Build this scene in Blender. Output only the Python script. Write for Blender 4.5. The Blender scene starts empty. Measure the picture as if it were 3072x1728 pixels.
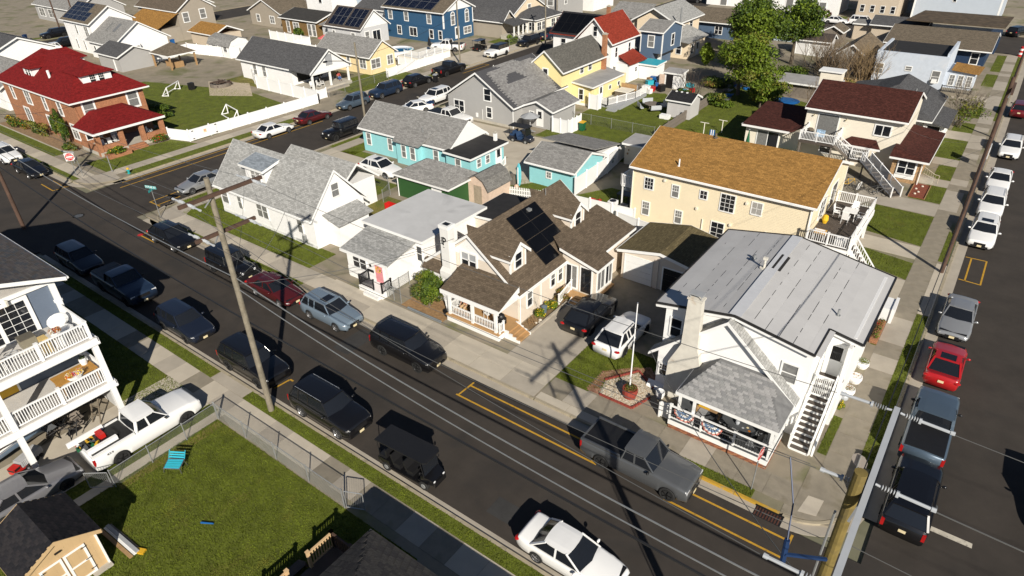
import bpy,bmesh,math,random
import numpy as np
from mathutils import Vector,Matrix
random.seed(7)
SC=bpy.context.scene
COL=SC.collection
# camera (drone, 26 m above the street)
YAW,PITCH,ROLL=math.radians(-37.2211),math.radians(31.8615),math.radians(1.3573)
_f=Vector((math.sin(YAW)*math.cos(PITCH),math.cos(YAW)*math.cos(PITCH),-math.sin(PITCH)))
_r=Vector((math.cos(YAW),-math.sin(YAW),0))
_d=_f.cross(_r)
_r2=_r*math.cos(ROLL)+_d*math.sin(ROLL)
_d2=-_r*math.sin(ROLL)+_d*math.cos(ROLL)
cam=bpy.data.objects.new('camera',bpy.data.cameras.new('camera'))
COL.objects.link(cam)
m=Matrix.Identity(4)
for i in range(3):
 m[i][0]=_r2[i];m[i][1]=-_d2[i];m[i][2]=-_f[i]
m[0][3],m[1][3],m[2][3]=0.0,0.0,26.0
cam.matrix_world=m
cam.data.sensor_width=36.0
cam.data.lens=36*1988.268/3072
cam.data.clip_start=0.1
cam.data.clip_end=2000
SC.camera=cam
# sky, sun, exposure
SUN_EL=math.radians(30.0)
SUN_DIR=Vector((-.757*math.cos(SUN_EL),.653*math.cos(SUN_EL),-math.sin(SUN_EL)))
world=bpy.data.worlds.new('World');SC.world=world
world.use_nodes=True
nt=world.node_tree
bg=nt.nodes['Background']
sky=nt.nodes.new('ShaderNodeTexSky')
sky.sky_type='NISHITA';sky.sun_disc=False
sky.sun_elevation=SUN_EL
sky.sun_rotation=math.atan2(.757,-.653)
sky.air_density=0.7;sky.dust_density=0.2;sky.ozone_density=2.0
nt.links.new(sky.outputs[0],bg.inputs[0])
bg.inputs[1].default_value=0.05
sun=bpy.data.objects.new('sun',bpy.data.lights.new('sun','SUN'))
COL.objects.link(sun)
sun.data.energy=5.0;sun.data.angle=math.radians(0.53)
sun.data.color=(1.0,0.93,0.82)
sun.rotation_mode='QUATERNION'
sun.rotation_quaternion=SUN_DIR.to_track_quat('-Z','Y')
sun.location=(40,-40,60)
vs=SC.view_settings
vs.view_transform='Standard';vs.look='None';vs.exposure=0.35;vs.gamma=1.0
vs.use_curve_mapping=False
# mesh builder
ORG={}
def rootloc(p):
 return ORG.get(p.name,Vector((0,0,0)))if p is not None else Vector((0,0,0))
def auto_uv(me):
 n=len(me.polygons)
 if not n:return
 nl=len(me.loops)
 vi=np.empty(nl,np.int32);me.loops.foreach_get('vertex_index',vi)
 co=np.empty(len(me.vertices)*3,np.float32);me.vertices.foreach_get('co',co);co=co.reshape(-1,3)
 nr=np.empty(n*3,np.float32);me.polygons.foreach_get('normal',nr);nr=nr.reshape(-1,3)
 lt=np.empty(n,np.int32);me.polygons.foreach_get('loop_total',lt)
 N=np.repeat(nr,lt,axis=0);P=co[vi]
 U=np.stack([-N[:,1],N[:,0],np.zeros(nl)],1)
 ln=np.linalg.norm(U,axis=1);flat=ln<0.02
 U[flat]=(1,0,0);ln[flat]=1;U/=ln[:,None]
 V=np.cross(N,U)
 uv=np.stack([(P*U).sum(1),(P*V).sum(1)],1).astype(np.float32)
 me.uv_layers.new(name='UVMap').data.foreach_set('uv',uv.ravel())
def new_mesh(name, v, f, mats, mi=None, smooth=False, uv=True):
 me=bpy.data.meshes.new(name)
 me.from_pydata([tuple(p)for p in v],[],f)
 for mm in mats:me.materials.append(mm)
 if mi is not None and len(mats)>1:
  me.polygons.foreach_set('material_index',mi)
 me.update()
 if uv:auto_uv(me)
 if smooth:me.polygons.foreach_set('use_smooth',[True]*len(me.polygons))
 return me
def link(o, parent=None):
 COL.objects.link(o)
 if parent is not None:
  o.parent=parent
  ORG[o.name]=rootloc(parent)
 return o
def tag(o, label=None, cat=None, group=None, kind=None):
 if label:o['label']=label
 if cat:o['category']=cat
 if group:o['group']=group
 if kind:o['kind']=kind
 return o
def thing(name, label, cat, loc=(0, 0, 0), rz=0.0, group=None, local=False):
 o=bpy.data.objects.new(name,None);COL.objects.link(o)
 o.empty_display_size=.3
 o.location=loc;o.rotation_euler=(0,0,rz)
 ORG[o.name]=Vector((0,0,0))if local else Vector(loc)
 return tag(o,label,cat,group)
class MB:
 def __init__(s):s.v=[];s.f=[];s.m=[]
 def add(s, vs_, fs, m=0):
  o=len(s.v);s.v+=[tuple(p)for p in vs_]
  s.f+=[tuple(i+o for i in f)for f in fs];s.m+=[m]*len(fs)
  return s
 def box(s, x0, x1, y0, y1, z0, z1, m=0):
  if x0>x1:x0,x1=x1,x0
  if y0>y1:y0,y1=y1,y0
  if z0>z1:z0,z1=z1,z0
  return s.add([(x0,y0,z0),(x1,y0,z0),(x1,y1,z0),(x0,y1,z0),(x0,y0,z1),(x1,y0,z1),(x1,y1,z1),(x0,y1,z1)],[(0,3,2,1),(4,5,6,7),(0,1,5,4),(1,2,6,5),(2,3,7,6),(3,0,4,7)],m)
 def obox(s, c, ux, uy, uz, m=0):
  c=Vector(c);ux=Vector(ux);uy=Vector(uy);uz=Vector(uz)
  P=[c+a*ux+b*uy+d*uz for d in(-1,1)for a,b in((-1,-1),(1,-1),(1,1),(-1,1))]
  return s.add(P,[(0,3,2,1),(4,5,6,7),(0,1,5,4),(1,2,6,5),(2,3,7,6),(3,0,4,7)],m)
 def beam(s, p0, p1, w, h, m=0, up=(0, 0, 1)):
  p0=Vector(p0);p1=Vector(p1);d=p1-p0
  if d.length<1e-6:return s
  side=d.cross(Vector(up))
  if side.length<1e-6:side=d.cross(Vector((1,0,0)))
  side.normalize();u=side.cross(d).normalized()
  return s.obox((p0+p1)/2,d/2,side*w/2,u*h/2,m)
 def quad(s, *p, m=0):return s.add(p, [tuple(range(len(p)))], m)
 def slab(s, poly, t, m=0, ms=None):
  n=len(poly);P=[Vector(p)for p in poly]
  nz=sum(((P[i]-P[0]).cross(P[(i+1)%n]-P[0])for i in range(1,n-1)),Vector((0,0,0)))
  if nz.z<0:P.reverse()
  Q=[p-Vector((0,0,t))for p in P]
  s.add(P+Q,[tuple(range(n))],m)
  o=len(s.v)-2*n
  s.f.append(tuple(o+n+i for i in reversed(range(n))));s.m.append(m if ms is None else ms)
  for i in range(n):
   j=(i+1)%n
   s.f.append((o+i,o+n+i,o+n+j,o+j));s.m.append(m if ms is None else ms)
  return s
 def prism(s, poly, z0, z1, m=0):
  return s.slab([(x,y,z1)for x,y in poly],z1-z0,m)
 def tube(s, p0, p1, r, n=6, r2=None, m=0, cap=True):
  p0=Vector(p0);p1=Vector(p1);d=p1-p0
  if d.length<1e-7:return s
  r2=r if r2 is None else r2
  a=d.orthogonal().normalized();b=d.cross(a).normalized()
  P=[]
  for p,rr in((p0,r),(p1,r2)):
   for k in range(n):
    t=2*math.pi*k/n;P.append(p+(a*math.cos(t)+b*math.sin(t))*rr)
  F=[(k,(k+1)%n,n+(k+1)%n,n+k)for k in range(n)]
  if cap:F+=[tuple(reversed(range(n))),tuple(range(n,2*n))]
  return s.add(P,F,m)
 def path(s, pts, r, n=5, m=0):
  for a,b in zip(pts[:-1],pts[1:]):s.tube(a,b,r,n,m=m)
  return s
 def ell(s, c, rx, ry, rz, n=8, k=5, m=0):
  P=[(c[0],c[1],c[2]+rz)];F=[]
  for i in range(1,k):
   ph=math.pi*i/k
   for j in range(n):
    th=2*math.pi*j/n
    P.append((c[0]+rx*math.sin(ph)*math.cos(th),c[1]+ry*math.sin(ph)*math.sin(th),c[2]+rz*math.cos(ph)))
  P.append((c[0],c[1],c[2]-rz));e=len(P)-1
  for j in range(n):
   F.append((0,1+j,1+(j+1)%n));F.append((e,e-n+(j+1)%n,e-n+j))
  for i in range(k-2):
   for j in range(n):
    a=1+i*n+j;b=1+i*n+(j+1)%n
    F.append((a,a+n,b+n,b))
  return s.add(P,F,m)
 def lathe(s, c, prof, n=12, m=0, axis='z'):
  P=[];F=[]
  for r,z in prof:
   for k in range(n):
    t=2*math.pi*k/n;x,y=r*math.cos(t),r*math.sin(t)
    P.append((c[0]+x,c[1]+y,c[2]+z)if axis=='z' else(c[0]+x,c[1]+z,c[2]+y))
  for i in range(len(prof)-1):
   for k in range(n):
    q=(i*n+k,i*n+(k+1)%n,(i+1)*n+(k+1)%n,(i+1)*n+k)
    F.append(q if axis=='z' else q[::-1])
  e=(len(prof)-1)*n
  a,b=tuple(reversed(range(n))),tuple(range(e,e+n))
  F+=[a,b]if axis=='z' else[a[::-1],b[::-1]]
  return s.add(P,F,m)
 def mesh(s, name, mats, org=(0, 0, 0), smooth=False, uv=True):
  ox,oy,oz=org
  if not isinstance(mats,(list,tuple)):mats=[mats]
  return new_mesh(name,[(x-ox,y-oy,z-oz)for x,y,z in s.v],s.f,mats,s.m,smooth,uv)
 def build(s, name, mats, parent=None, smooth=False, label=None, cat=None, group=None, kind=None):
  if not s.v:return None
  o=bpy.data.objects.new(name,s.mesh(name,mats,rootloc(parent),smooth))
  link(o,parent)
  return tag(o,label,cat,group,kind)
def inst(me, name, parent, loc, rot=(0, 0, 0), scale=None):
 o=bpy.data.objects.new(name,me);COL.objects.link(o)
 if parent is not None:
  o.parent=parent;L=rootloc(parent);ORG[o.name]=L
 else:L=Vector((0,0,0))
 o.location=(loc[0]-L.x,loc[1]-L.y,loc[2]-L.z)
 o.rotation_euler=rot
 if scale:o.scale=scale
 return o
def copy_tree(o, parent=None):
 c=o.copy();COL.objects.link(c)
 if parent is not None:c.parent=parent
 ORG[c.name]=ORG.get(o.name,Vector((0,0,0)))
 for ch in list(o.children):copy_tree(ch,c)
 return c
def text(s, name, mat, parent, loc, rot, size, extrude=.004, local=False, sx=1.0, thick=0.0):
 cu=bpy.data.curves.new(name,'FONT');cu.body=s;cu.size=size;cu.extrude=extrude;cu.offset=thick
 cu.align_x='CENTER';cu.align_y='CENTER';cu.resolution_u=2
 cu.materials.append(mat)
 t=bpy.data.objects.new(name,cu);COL.objects.link(t)
 me=bpy.data.meshes.new_from_object(t.evaluated_get(bpy.context.evaluated_depsgraph_get()));me.name=name
 bpy.data.objects.remove(t)
 o=bpy.data.objects.new(name,me);COL.objects.link(o)
 L=rootloc(parent)if not local else Vector((0,0,0))
 o.parent=parent;o.location=Vector(loc)-L;o.rotation_euler=rot;o.scale=(sx,1,1)
 return o
 # materials
MATS={}
def mat(name, col, rough=.7, metal=0.0, var=.12, scale=3.0, pat=None, p=(.3, .15), col2=None, bump=.0, bscale=60, spec=.4, coat=0.0, stain=None, detail=5, contrast=1.0, ptrans=None):
 if name in MATS:return MATS[name]
 M=bpy.data.materials.new(name);M.use_nodes=True;MATS[name]=M
 t=M.node_tree;N=t.nodes;Lk=t.links
 b=N['Principled BSDF']
 b.inputs['Roughness'].default_value=rough;b.inputs['Metallic'].default_value=metal
 b.inputs['Specular IOR Level'].default_value=spec
 if coat:b.inputs['Coat Weight'].default_value=coat;b.inputs['Coat Roughness'].default_value=.03
 tc=N.new('ShaderNodeTexCoord')
 geo=tc.outputs['Object']
 c=np.array(col[:3])
 lo=tuple(np.clip(c*(1-var),0,1))+(1,);hi=tuple(np.clip(c*(1+var),0,1))+(1,)
 out=None;height=None
 if var>0:
  n=N.new('ShaderNodeTexNoise');n.inputs['Scale'].default_value=scale;n.inputs['Detail'].default_value=detail
  n.inputs['Roughness'].default_value=.65
  Lk.new(geo,n.inputs['Vector'])
  r=N.new('ShaderNodeValToRGB');r.color_ramp.elements[0].position=.5-.22/contrast;r.color_ramp.elements[1].position=.5+.22/contrast
  r.color_ramp.elements[0].color=lo;r.color_ramp.elements[1].color=hi if col2 is None else tuple(col2)+(1,)
  Lk.new(n.outputs['Fac'],r.inputs['Fac']);out=r.outputs['Color']
 else:
  rgb=N.new('ShaderNodeRGB');rgb.outputs[0].default_value=tuple(c)+(1,);out=rgb.outputs[0]
 if pat in('shingle','brick','block'):
  bk=N.new('ShaderNodeTexBrick')
  Lk.new(tc.outputs['UV'],bk.inputs['Vector'])
  bk.inputs['Scale'].default_value=1.0
  bk.inputs['Brick Width'].default_value=p[0];bk.inputs['Row Height'].default_value=p[1]
  bk.inputs['Mortar Size'].default_value=.012 if pat!='shingle' else .008
  bk.inputs['Mortar Smooth'].default_value=.2
  v1,v2,mo={'shingle':(.78,1.22,.55),'brick':(.75,1.25,1.7),'block':(.9,1.1,.7)}[pat]
  bk.inputs['Color1'].default_value=(v1,v1,v1,1);bk.inputs['Color2'].default_value=(v2,v2,v2,1)
  bk.inputs['Mortar'].default_value=(mo,mo,mo*.95,1)
  mx=N.new('ShaderNodeMixRGB');mx.blend_type='MULTIPLY';mx.inputs['Fac'].default_value=1
  Lk.new(out,mx.inputs[1]);Lk.new(bk.outputs['Color'],mx.inputs[2]);out=mx.outputs[0]
  height=bk.outputs['Fac']
  hm=N.new('ShaderNodeMath');hm.operation='MULTIPLY';hm.inputs[1].default_value=-1;Lk.new(height,hm.inputs[0]);height=hm.outputs[0]
  if not bump:bump=.35
 if pat in('siding','vboard','seam'):
  sep=N.new('ShaderNodeSeparateXYZ');Lk.new(tc.outputs['UV'],sep.inputs[0])
  m1=N.new('ShaderNodeMath');m1.operation='DIVIDE';m1.inputs[1].default_value=p[0]
  Lk.new(sep.outputs['Y' if pat=='siding' else 'X'],m1.inputs[0])
  m2=N.new('ShaderNodeMath');m2.operation='FRACT';Lk.new(m1.outputs[0],m2.inputs[0])
  if pat=='siding':
   m3=N.new('ShaderNodeMath');m3.operation='SUBTRACT';m3.inputs[0].default_value=1;Lk.new(m2.outputs[0],m3.inputs[1]);height=m3.outputs[0]
  else:
   m3=N.new('ShaderNodeMath');m3.operation='GREATER_THAN';m3.inputs[1].default_value=.06;Lk.new(m2.outputs[0],m3.inputs[0]);height=m3.outputs[0]
  if not bump:bump=.5
 if height is None and bump:
  n2=N.new('ShaderNodeTexNoise');n2.inputs['Scale'].default_value=bscale;n2.inputs['Detail'].default_value=4
  Lk.new(geo,n2.inputs['Vector']);height=n2.outputs['Fac']
 if stain is not None:
  n3=N.new('ShaderNodeTexNoise');n3.inputs['Scale'].default_value=stain[1];n3.inputs['Detail'].default_value=6
  n3.inputs['Distortion'].default_value=.6
  Lk.new(geo,n3.inputs['Vector'])
  r3=N.new('ShaderNodeValToRGB');r3.color_ramp.elements[0].position=stain[2];r3.color_ramp.elements[1].position=min(1,stain[2]+.16)
  Lk.new(n3.outputs['Fac'],r3.inputs['Fac'])
  mx3=N.new('ShaderNodeMixRGB');mx3.inputs[2].default_value=tuple(stain[0])+(1,)
  mm=N.new('ShaderNodeMath');mm.operation='MULTIPLY';mm.inputs[1].default_value=stain[3]if len(stain)>3 else .6
  Lk.new(r3.outputs['Color'],mm.inputs[0]);Lk.new(mm.outputs[0],mx3.inputs['Fac'])
  Lk.new(out,mx3.inputs[1]);out=mx3.outputs[0]
 Lk.new(out,b.inputs['Base Color'])
 if height is not None and bump:
  bp=N.new('ShaderNodeBump');bp.inputs['Strength'].default_value=bump
  bp.inputs['Distance'].default_value=.02
  Lk.new(height,bp.inputs['Height']);Lk.new(bp.outputs['Normal'],b.inputs['Normal'])
 return M
WHITE=mat('white_paint',(.78,.78,.76),.5,var=.03,scale=2)
VINYL=mat('white_vinyl',(.80,.80,.79),.4,var=.03,scale=1)
CREAMT=mat('cream_trim',(.74,.70,.60),.5,var=.04)
GLASS=mat('dark_glass',(.012,.014,.018),.06,var=0,spec=.6)
BLIND=mat('glass_with_blinds',(.17,.17,.165),.12,var=.25,scale=6,spec=.6)
CURTAIN=mat('glass_with_curtain',(.32,.31,.29),.2,var=.15,scale=4,spec=.5)
BLACK=mat('black_plastic',(.012,.012,.013),.45,var=.1)
RUBBER=mat('rubber',(.018,.018,.018),.8,var=.15,scale=8)
CHROME=mat('bright_metal',(.55,.56,.57),.25,metal=.9,var=.05)
CHAINW=mat('chain_wire',(.17,.18,.165),.6,metal=.3,var=.1)
GALV=mat('galvanized_steel',(.34,.35,.35),.45,metal=.5,var=.12,scale=5)
ALLOY=mat('alloy_rim',(.45,.45,.46),.3,metal=.8,var=.05)
BRIM=mat('black_rim',(.025,.025,.026),.3,metal=.6,var=.05)
REDL=mat('red_lens',(.35,.012,.012),.15,var=.1)
CLEARL=mat('clear_lens',(.62,.63,.64),.1,var=.05,spec=.7)
AMBER=mat('amber_lens',(.5,.16,.02),.2,var=.05)
PLATE=mat('cream_plate',(.68,.58,.36),.4,var=.05)
GREYP=mat('grey_paint',(.32,.33,.34),.5,var=.06)
DKGREY=mat('dark_grey_paint',(.08,.085,.09),.5,var=.08)
ASPHALT=mat('asphalt',(.040,.033,.027),.9,var=.25,scale=.5,detail=9,bump=.25,bscale=180,stain=((.022,.021,.020),.35,.56,.55))
ASPH2=mat('asphalt_patch',(.036,.035,.034),.9,var=.2,scale=1.2,bump=.25,bscale=160)
CONC=mat('concrete',(.37,.33,.27),.85,var=.12,scale=.8,detail=8,bump=.12,bscale=90,stain=((.16,.14,.11),.5,.60,.45))
CONC2=mat('pale_concrete',(.46,.41,.33),.85,var=.10,scale=.7,detail=8,bump=.1,bscale=90,stain=((.26,.21,.15),.4,.58,.35))
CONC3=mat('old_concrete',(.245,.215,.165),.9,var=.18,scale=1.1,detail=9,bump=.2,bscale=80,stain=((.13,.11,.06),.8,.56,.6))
JOINT=mat('joint_dirt',(.085,.075,.05),.95,var=.4,scale=3,col2=(.10,.12,.03))
YARD=mat('sandy_yard',(.25,.215,.16),.95,var=.2,scale=.6,detail=8,bump=.3,bscale=50,stain=((.10,.115,.03),.25,.52,.7))
GROUNDM=mat('ground_soil',(.19,.175,.13),.95,var=.25,scale=.1,detail=8,stain=((.07,.09,.025),.05,.5,.7))
GRASSM=mat('lawn_grass',(.095,.115,.012),.95,var=.40,scale=1.1,detail=10,bump=.6,bscale=90,stain=((.17,.14,.03),.5,.60,.45))
GRASSB=mat('grass_blade',(.10,.125,.012),.8,var=.45,scale=1.3,detail=6,stain=((.19,.16,.035),.6,.60,.5),spec=.15)
GRASSD=mat('dry_grass',(.16,.135,.035),.95,var=.35,scale=1.0,detail=9,bump=.5,bscale=70,stain=((.07,.09,.015),.6,.5,.8))
YELLOW=mat('yellow_road_paint',(.46,.255,.022),.8,var=.15,scale=2,stain=((.10,.075,.04),6,.58,.7))
ROADW=mat('white_road_paint',(.50,.46,.38),.8,var=.15,scale=2,stain=((.1,.09,.08),5,.56,.7))
KERBM=mat('kerb_concrete',(.33,.285,.205),.85,var=.15,scale=1.5,bump=.1,bscale=70,stain=((.14,.12,.09),1.2,.6,.5))
KERBY=mat('yellow_kerb_paint',(.45,.27,.03),.8,var=.15,scale=3,stain=((.28,.24,.17),3,.6,.8))
WOODP=mat('weathered_pole_wood',(.20,.175,.13),.85,var=.3,scale=2.5,detail=8,bump=.3,bscale=30,stain=((.10,.07,.045),1.2,.55,.6))
WOODY=mat('treated_pole_wood',(.17,.125,.035),.85,var=.35,scale=2.0,detail=8,bump=.3,bscale=25,stain=((.06,.05,.03),2,.55,.7))
WOODB=mat('brown_pole_wood',(.085,.05,.035),.85,var=.3,scale=2.5,bump=.3,bscale=30)
WOODG=mat('grey_fence_wood',(.17,.145,.12),.85,var=.25,scale=3,bump=.2,bscale=40)
DECKW=mat('deck_boards_dark',(.075,.06,.05),.7,var=.2,scale=2)
DECKT=mat('tan_deck_paint',(.42,.25,.11),.6,var=.1,scale=2)
CEDAR=mat('cedar_wood',(.34,.21,.10),.7,var=.2,scale=4)
STICK=mat('bare_twig',(.16,.115,.07),.9,var=.3,scale=5)
BARK=mat('tree_bark',(.13,.105,.075),.9,var=.3,scale=6,bump=.3,bscale=30)
LEAF=[mat('leaf_green_%s'%n,c,.6,var=.3,scale=1.5,spec=.25)for n,c in(('bright',(.12,.17,.012)),('mid',(.075,.115,.010)),('deep',(.035,.062,.010)),('olive',(.14,.14,.02)),('rust',(.19,.10,.03)))]
REDM=mat('red_plastic',(.46,.018,.014),.4,var=.06)
BLUEM=mat('blue_plastic',(.012,.10,.30),.4,var=.08)
NAVY=mat('navy_plastic',(.010,.03,.09),.45,var=.08)
TURQ=mat('turquoise_plastic',(.03,.36,.46),.4,var=.06)
YELP=mat('yellow_paint',(.62,.36,.02),.5,var=.05)
GREENP=mat('green_plastic',(.01,.10,.04),.5,var=.1)
SOLAR=mat('solar_cell',(.004,.006,.016),.12,var=.2,scale=1,spec=.5)
SOLARB=mat('solar_cell_black',(.004,.0042,.005),.2,var=.2,scale=1,spec=.35)
WIRE=mat('bare_wire',(.17,.17,.165),.4,metal=.4,var=.05)
WIREK=mat('black_wire',(.02,.02,.021),.5,var=.05)
INSUL=mat('porcelain_grey',(.40,.42,.44),.3,var=.05)
PEBBLE=mat('white_pebble',(.58,.53,.44),.7,var=.25,scale=8)
BRICKR=mat('red_brick_unit',(.24,.085,.045),.85,var=.3,scale=6)
BRICKP=mat('brick_paver',(.27,.14,.085),.85,var=.2,scale=3,pat='brick',p=(.2,.1))
MORTAR=mat('mortar',(.34,.30,.25),.9,var=.1)
SKIN=mat('skin',(.48,.26,.17),.5,var=.05)
def shingle(n, c, var=.22, p=(.3, .14), sc=9, **k):return mat(n, c, .9, var=var, scale=sc, pat='shingle', p=p, spec=.15, detail=6, **k)
def siding(n, c, s=.11, **k):return mat(n, c, .55, var=.03, scale=1.2, pat='siding', p=(s, s), **k)
R_BROWN=shingle('shingle_brown',(.115,.088,.062));R_ORANGE=shingle('shingle_tan_orange',(.29,.155,.045),.38,p=(.34,.15))
R_RED=shingle('shingle_red',(.16,.011,.011),.35);R_MAROON=shingle('shingle_maroon',(.062,.021,.016),.55,sc=5)
R_GREY=shingle('shingle_grey',(.235,.23,.22),.22);R_DGREY=shingle('shingle_dark_grey',(.085,.085,.088),.25)
R_BLACK=shingle('shingle_black',(.022,.022,.025),.4);R_LGREY=shingle('shingle_light_grey',(.31,.31,.30),.2)
R_TAUPE=shingle('shingle_taupe',(.14,.115,.085),.25);R_MOSS=shingle('shingle_mossy',(.125,.10,.052),.3,p=(.3,.14))
R_BRICKRED=shingle('shingle_brick_red',(.23,.035,.02),.15)
R_MEMB=mat('grey_roof_membrane',(.47,.465,.46),.7,var=.05,scale=.6,detail=8,stain=((.36,.36,.36),.5,.6,.5))
R_FLATW=mat('pale_flat_roof',(.52,.52,.515),.7,var=.1,scale=.5,detail=8,stain=((.33,.33,.33),.4,.56,.6))
R_ROLLB=mat('black_roll_roof',(.018,.017,.017),.85,var=.35,scale=1.2,pat='seam',p=(.95,1))
R_ROLLG=mat('grey_roll_roof',(.30,.295,.29),.8,var=.18,scale=.8,pat='seam',p=(.9,1))
W_WHITE=siding('white_siding',(.80,.795,.78));W_CREAM=siding('cream_siding',(.76,.66,.47),.125)
W_BEIGE=siding('beige_siding',(.66,.58,.485));W_BLUE=siding('blue_siding',(.028,.085,.165),.12)
W_SLATE=siding('slate_blue_siding',(.085,.13,.20));W_NAVY=siding('navy_siding',(.015,.035,.08))
W_GREY=siding('grey_siding',(.36,.355,.345));W_LGREY=siding('light_grey_siding',(.52,.525,.53))
W_TAUPE=siding('taupe_siding',(.33,.29,.235));W_YELLOW=siding('yellow_siding',(.77,.66,.33));W_YEL2=siding('pale_yellow_siding',(.78,.63,.36))
W_TURQ=mat('turquoise_wall',(.27,.58,.61),.7,var=.05,scale=1,pat='siding',p=(.2,.2),bump=.15)
W_LBLUE=siding('light_blue_siding',(.42,.50,.58));W_IVORY=siding('ivory_siding',(.74,.685,.57),.13)
W_BROWN=siding('brown_siding',(.19,.115,.045));W_PEACH=siding('peach_siding',(.72,.60,.44));W_GRBLUE=siding('grey_blue_siding',(.115,.145,.195),.115)
W_STUCCO=mat('pale_blue_stucco',(.50,.55,.62),.9,var=.07,scale=2,bump=.2,bscale=25,stain=((.58,.6,.64),.7,.55,.6))
W_BRICK=mat('brick_wall',(.275,.125,.065),.9,var=.15,scale=2,pat='brick',p=(.22,.075))
W_GREEN=mat('green_garage_wall',(.025,.085,.022),.7,var=.06,scale=1.5,pat='vboard',p=(.3,.3),bump=.2)
W_TAN=mat('tan_shed_board',(.50,.35,.185),.7,var=.06,scale=2,pat='vboard',p=(.3,.3))
W_PALEWOOD=mat('peeling_pink_board',(.60,.46,.36),.8,var=.12,scale=3,stain=((.3,.2,.14),3,.62,.7))
W_GSHED=mat('grey_shed_wall',(.47,.46,.45),.6,var=.04,scale=1)
FOUND=mat('foundation_block',(.42,.39,.33),.9,var=.15,scale=1.5,bump=.15,bscale=30)
CHIMW=mat('chimney_stucco',(.60,.57,.50),.9,var=.1,scale=3,bump=.3,bscale=30,stain=((.36,.20,.08),1.1,.62,.75))
def paint(n, c, rough=.28, metal=.0):return mat('car_paint_'+n, c, rough, metal, var=.02, scale=1, coat=.6, spec=.5)
P_BLACK=paint('black',(.006,.006,.007));P_WHITE=paint('white',(.76,.76,.75));P_GREY=paint('grey',(.115,.12,.125),metal=.35)
P_NAVY=paint('navy',(.010,.014,.026));P_MAROON=paint('maroon',(.065,.008,.009));P_LBLUE=paint('pale_blue',(.20,.26,.32),metal=.3)
P_SILVER=paint('silver',(.36,.37,.38),metal=.5);P_RED=paint('red',(.36,.012,.014));P_STEEL=paint('steel_blue',(.085,.12,.16),metal=.35)
P_DBLUE=paint('dark_blue',(.016,.030,.060),metal=.2);P_GREY2=paint('lilac_grey',(.20,.20,.215),metal=.35)
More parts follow.
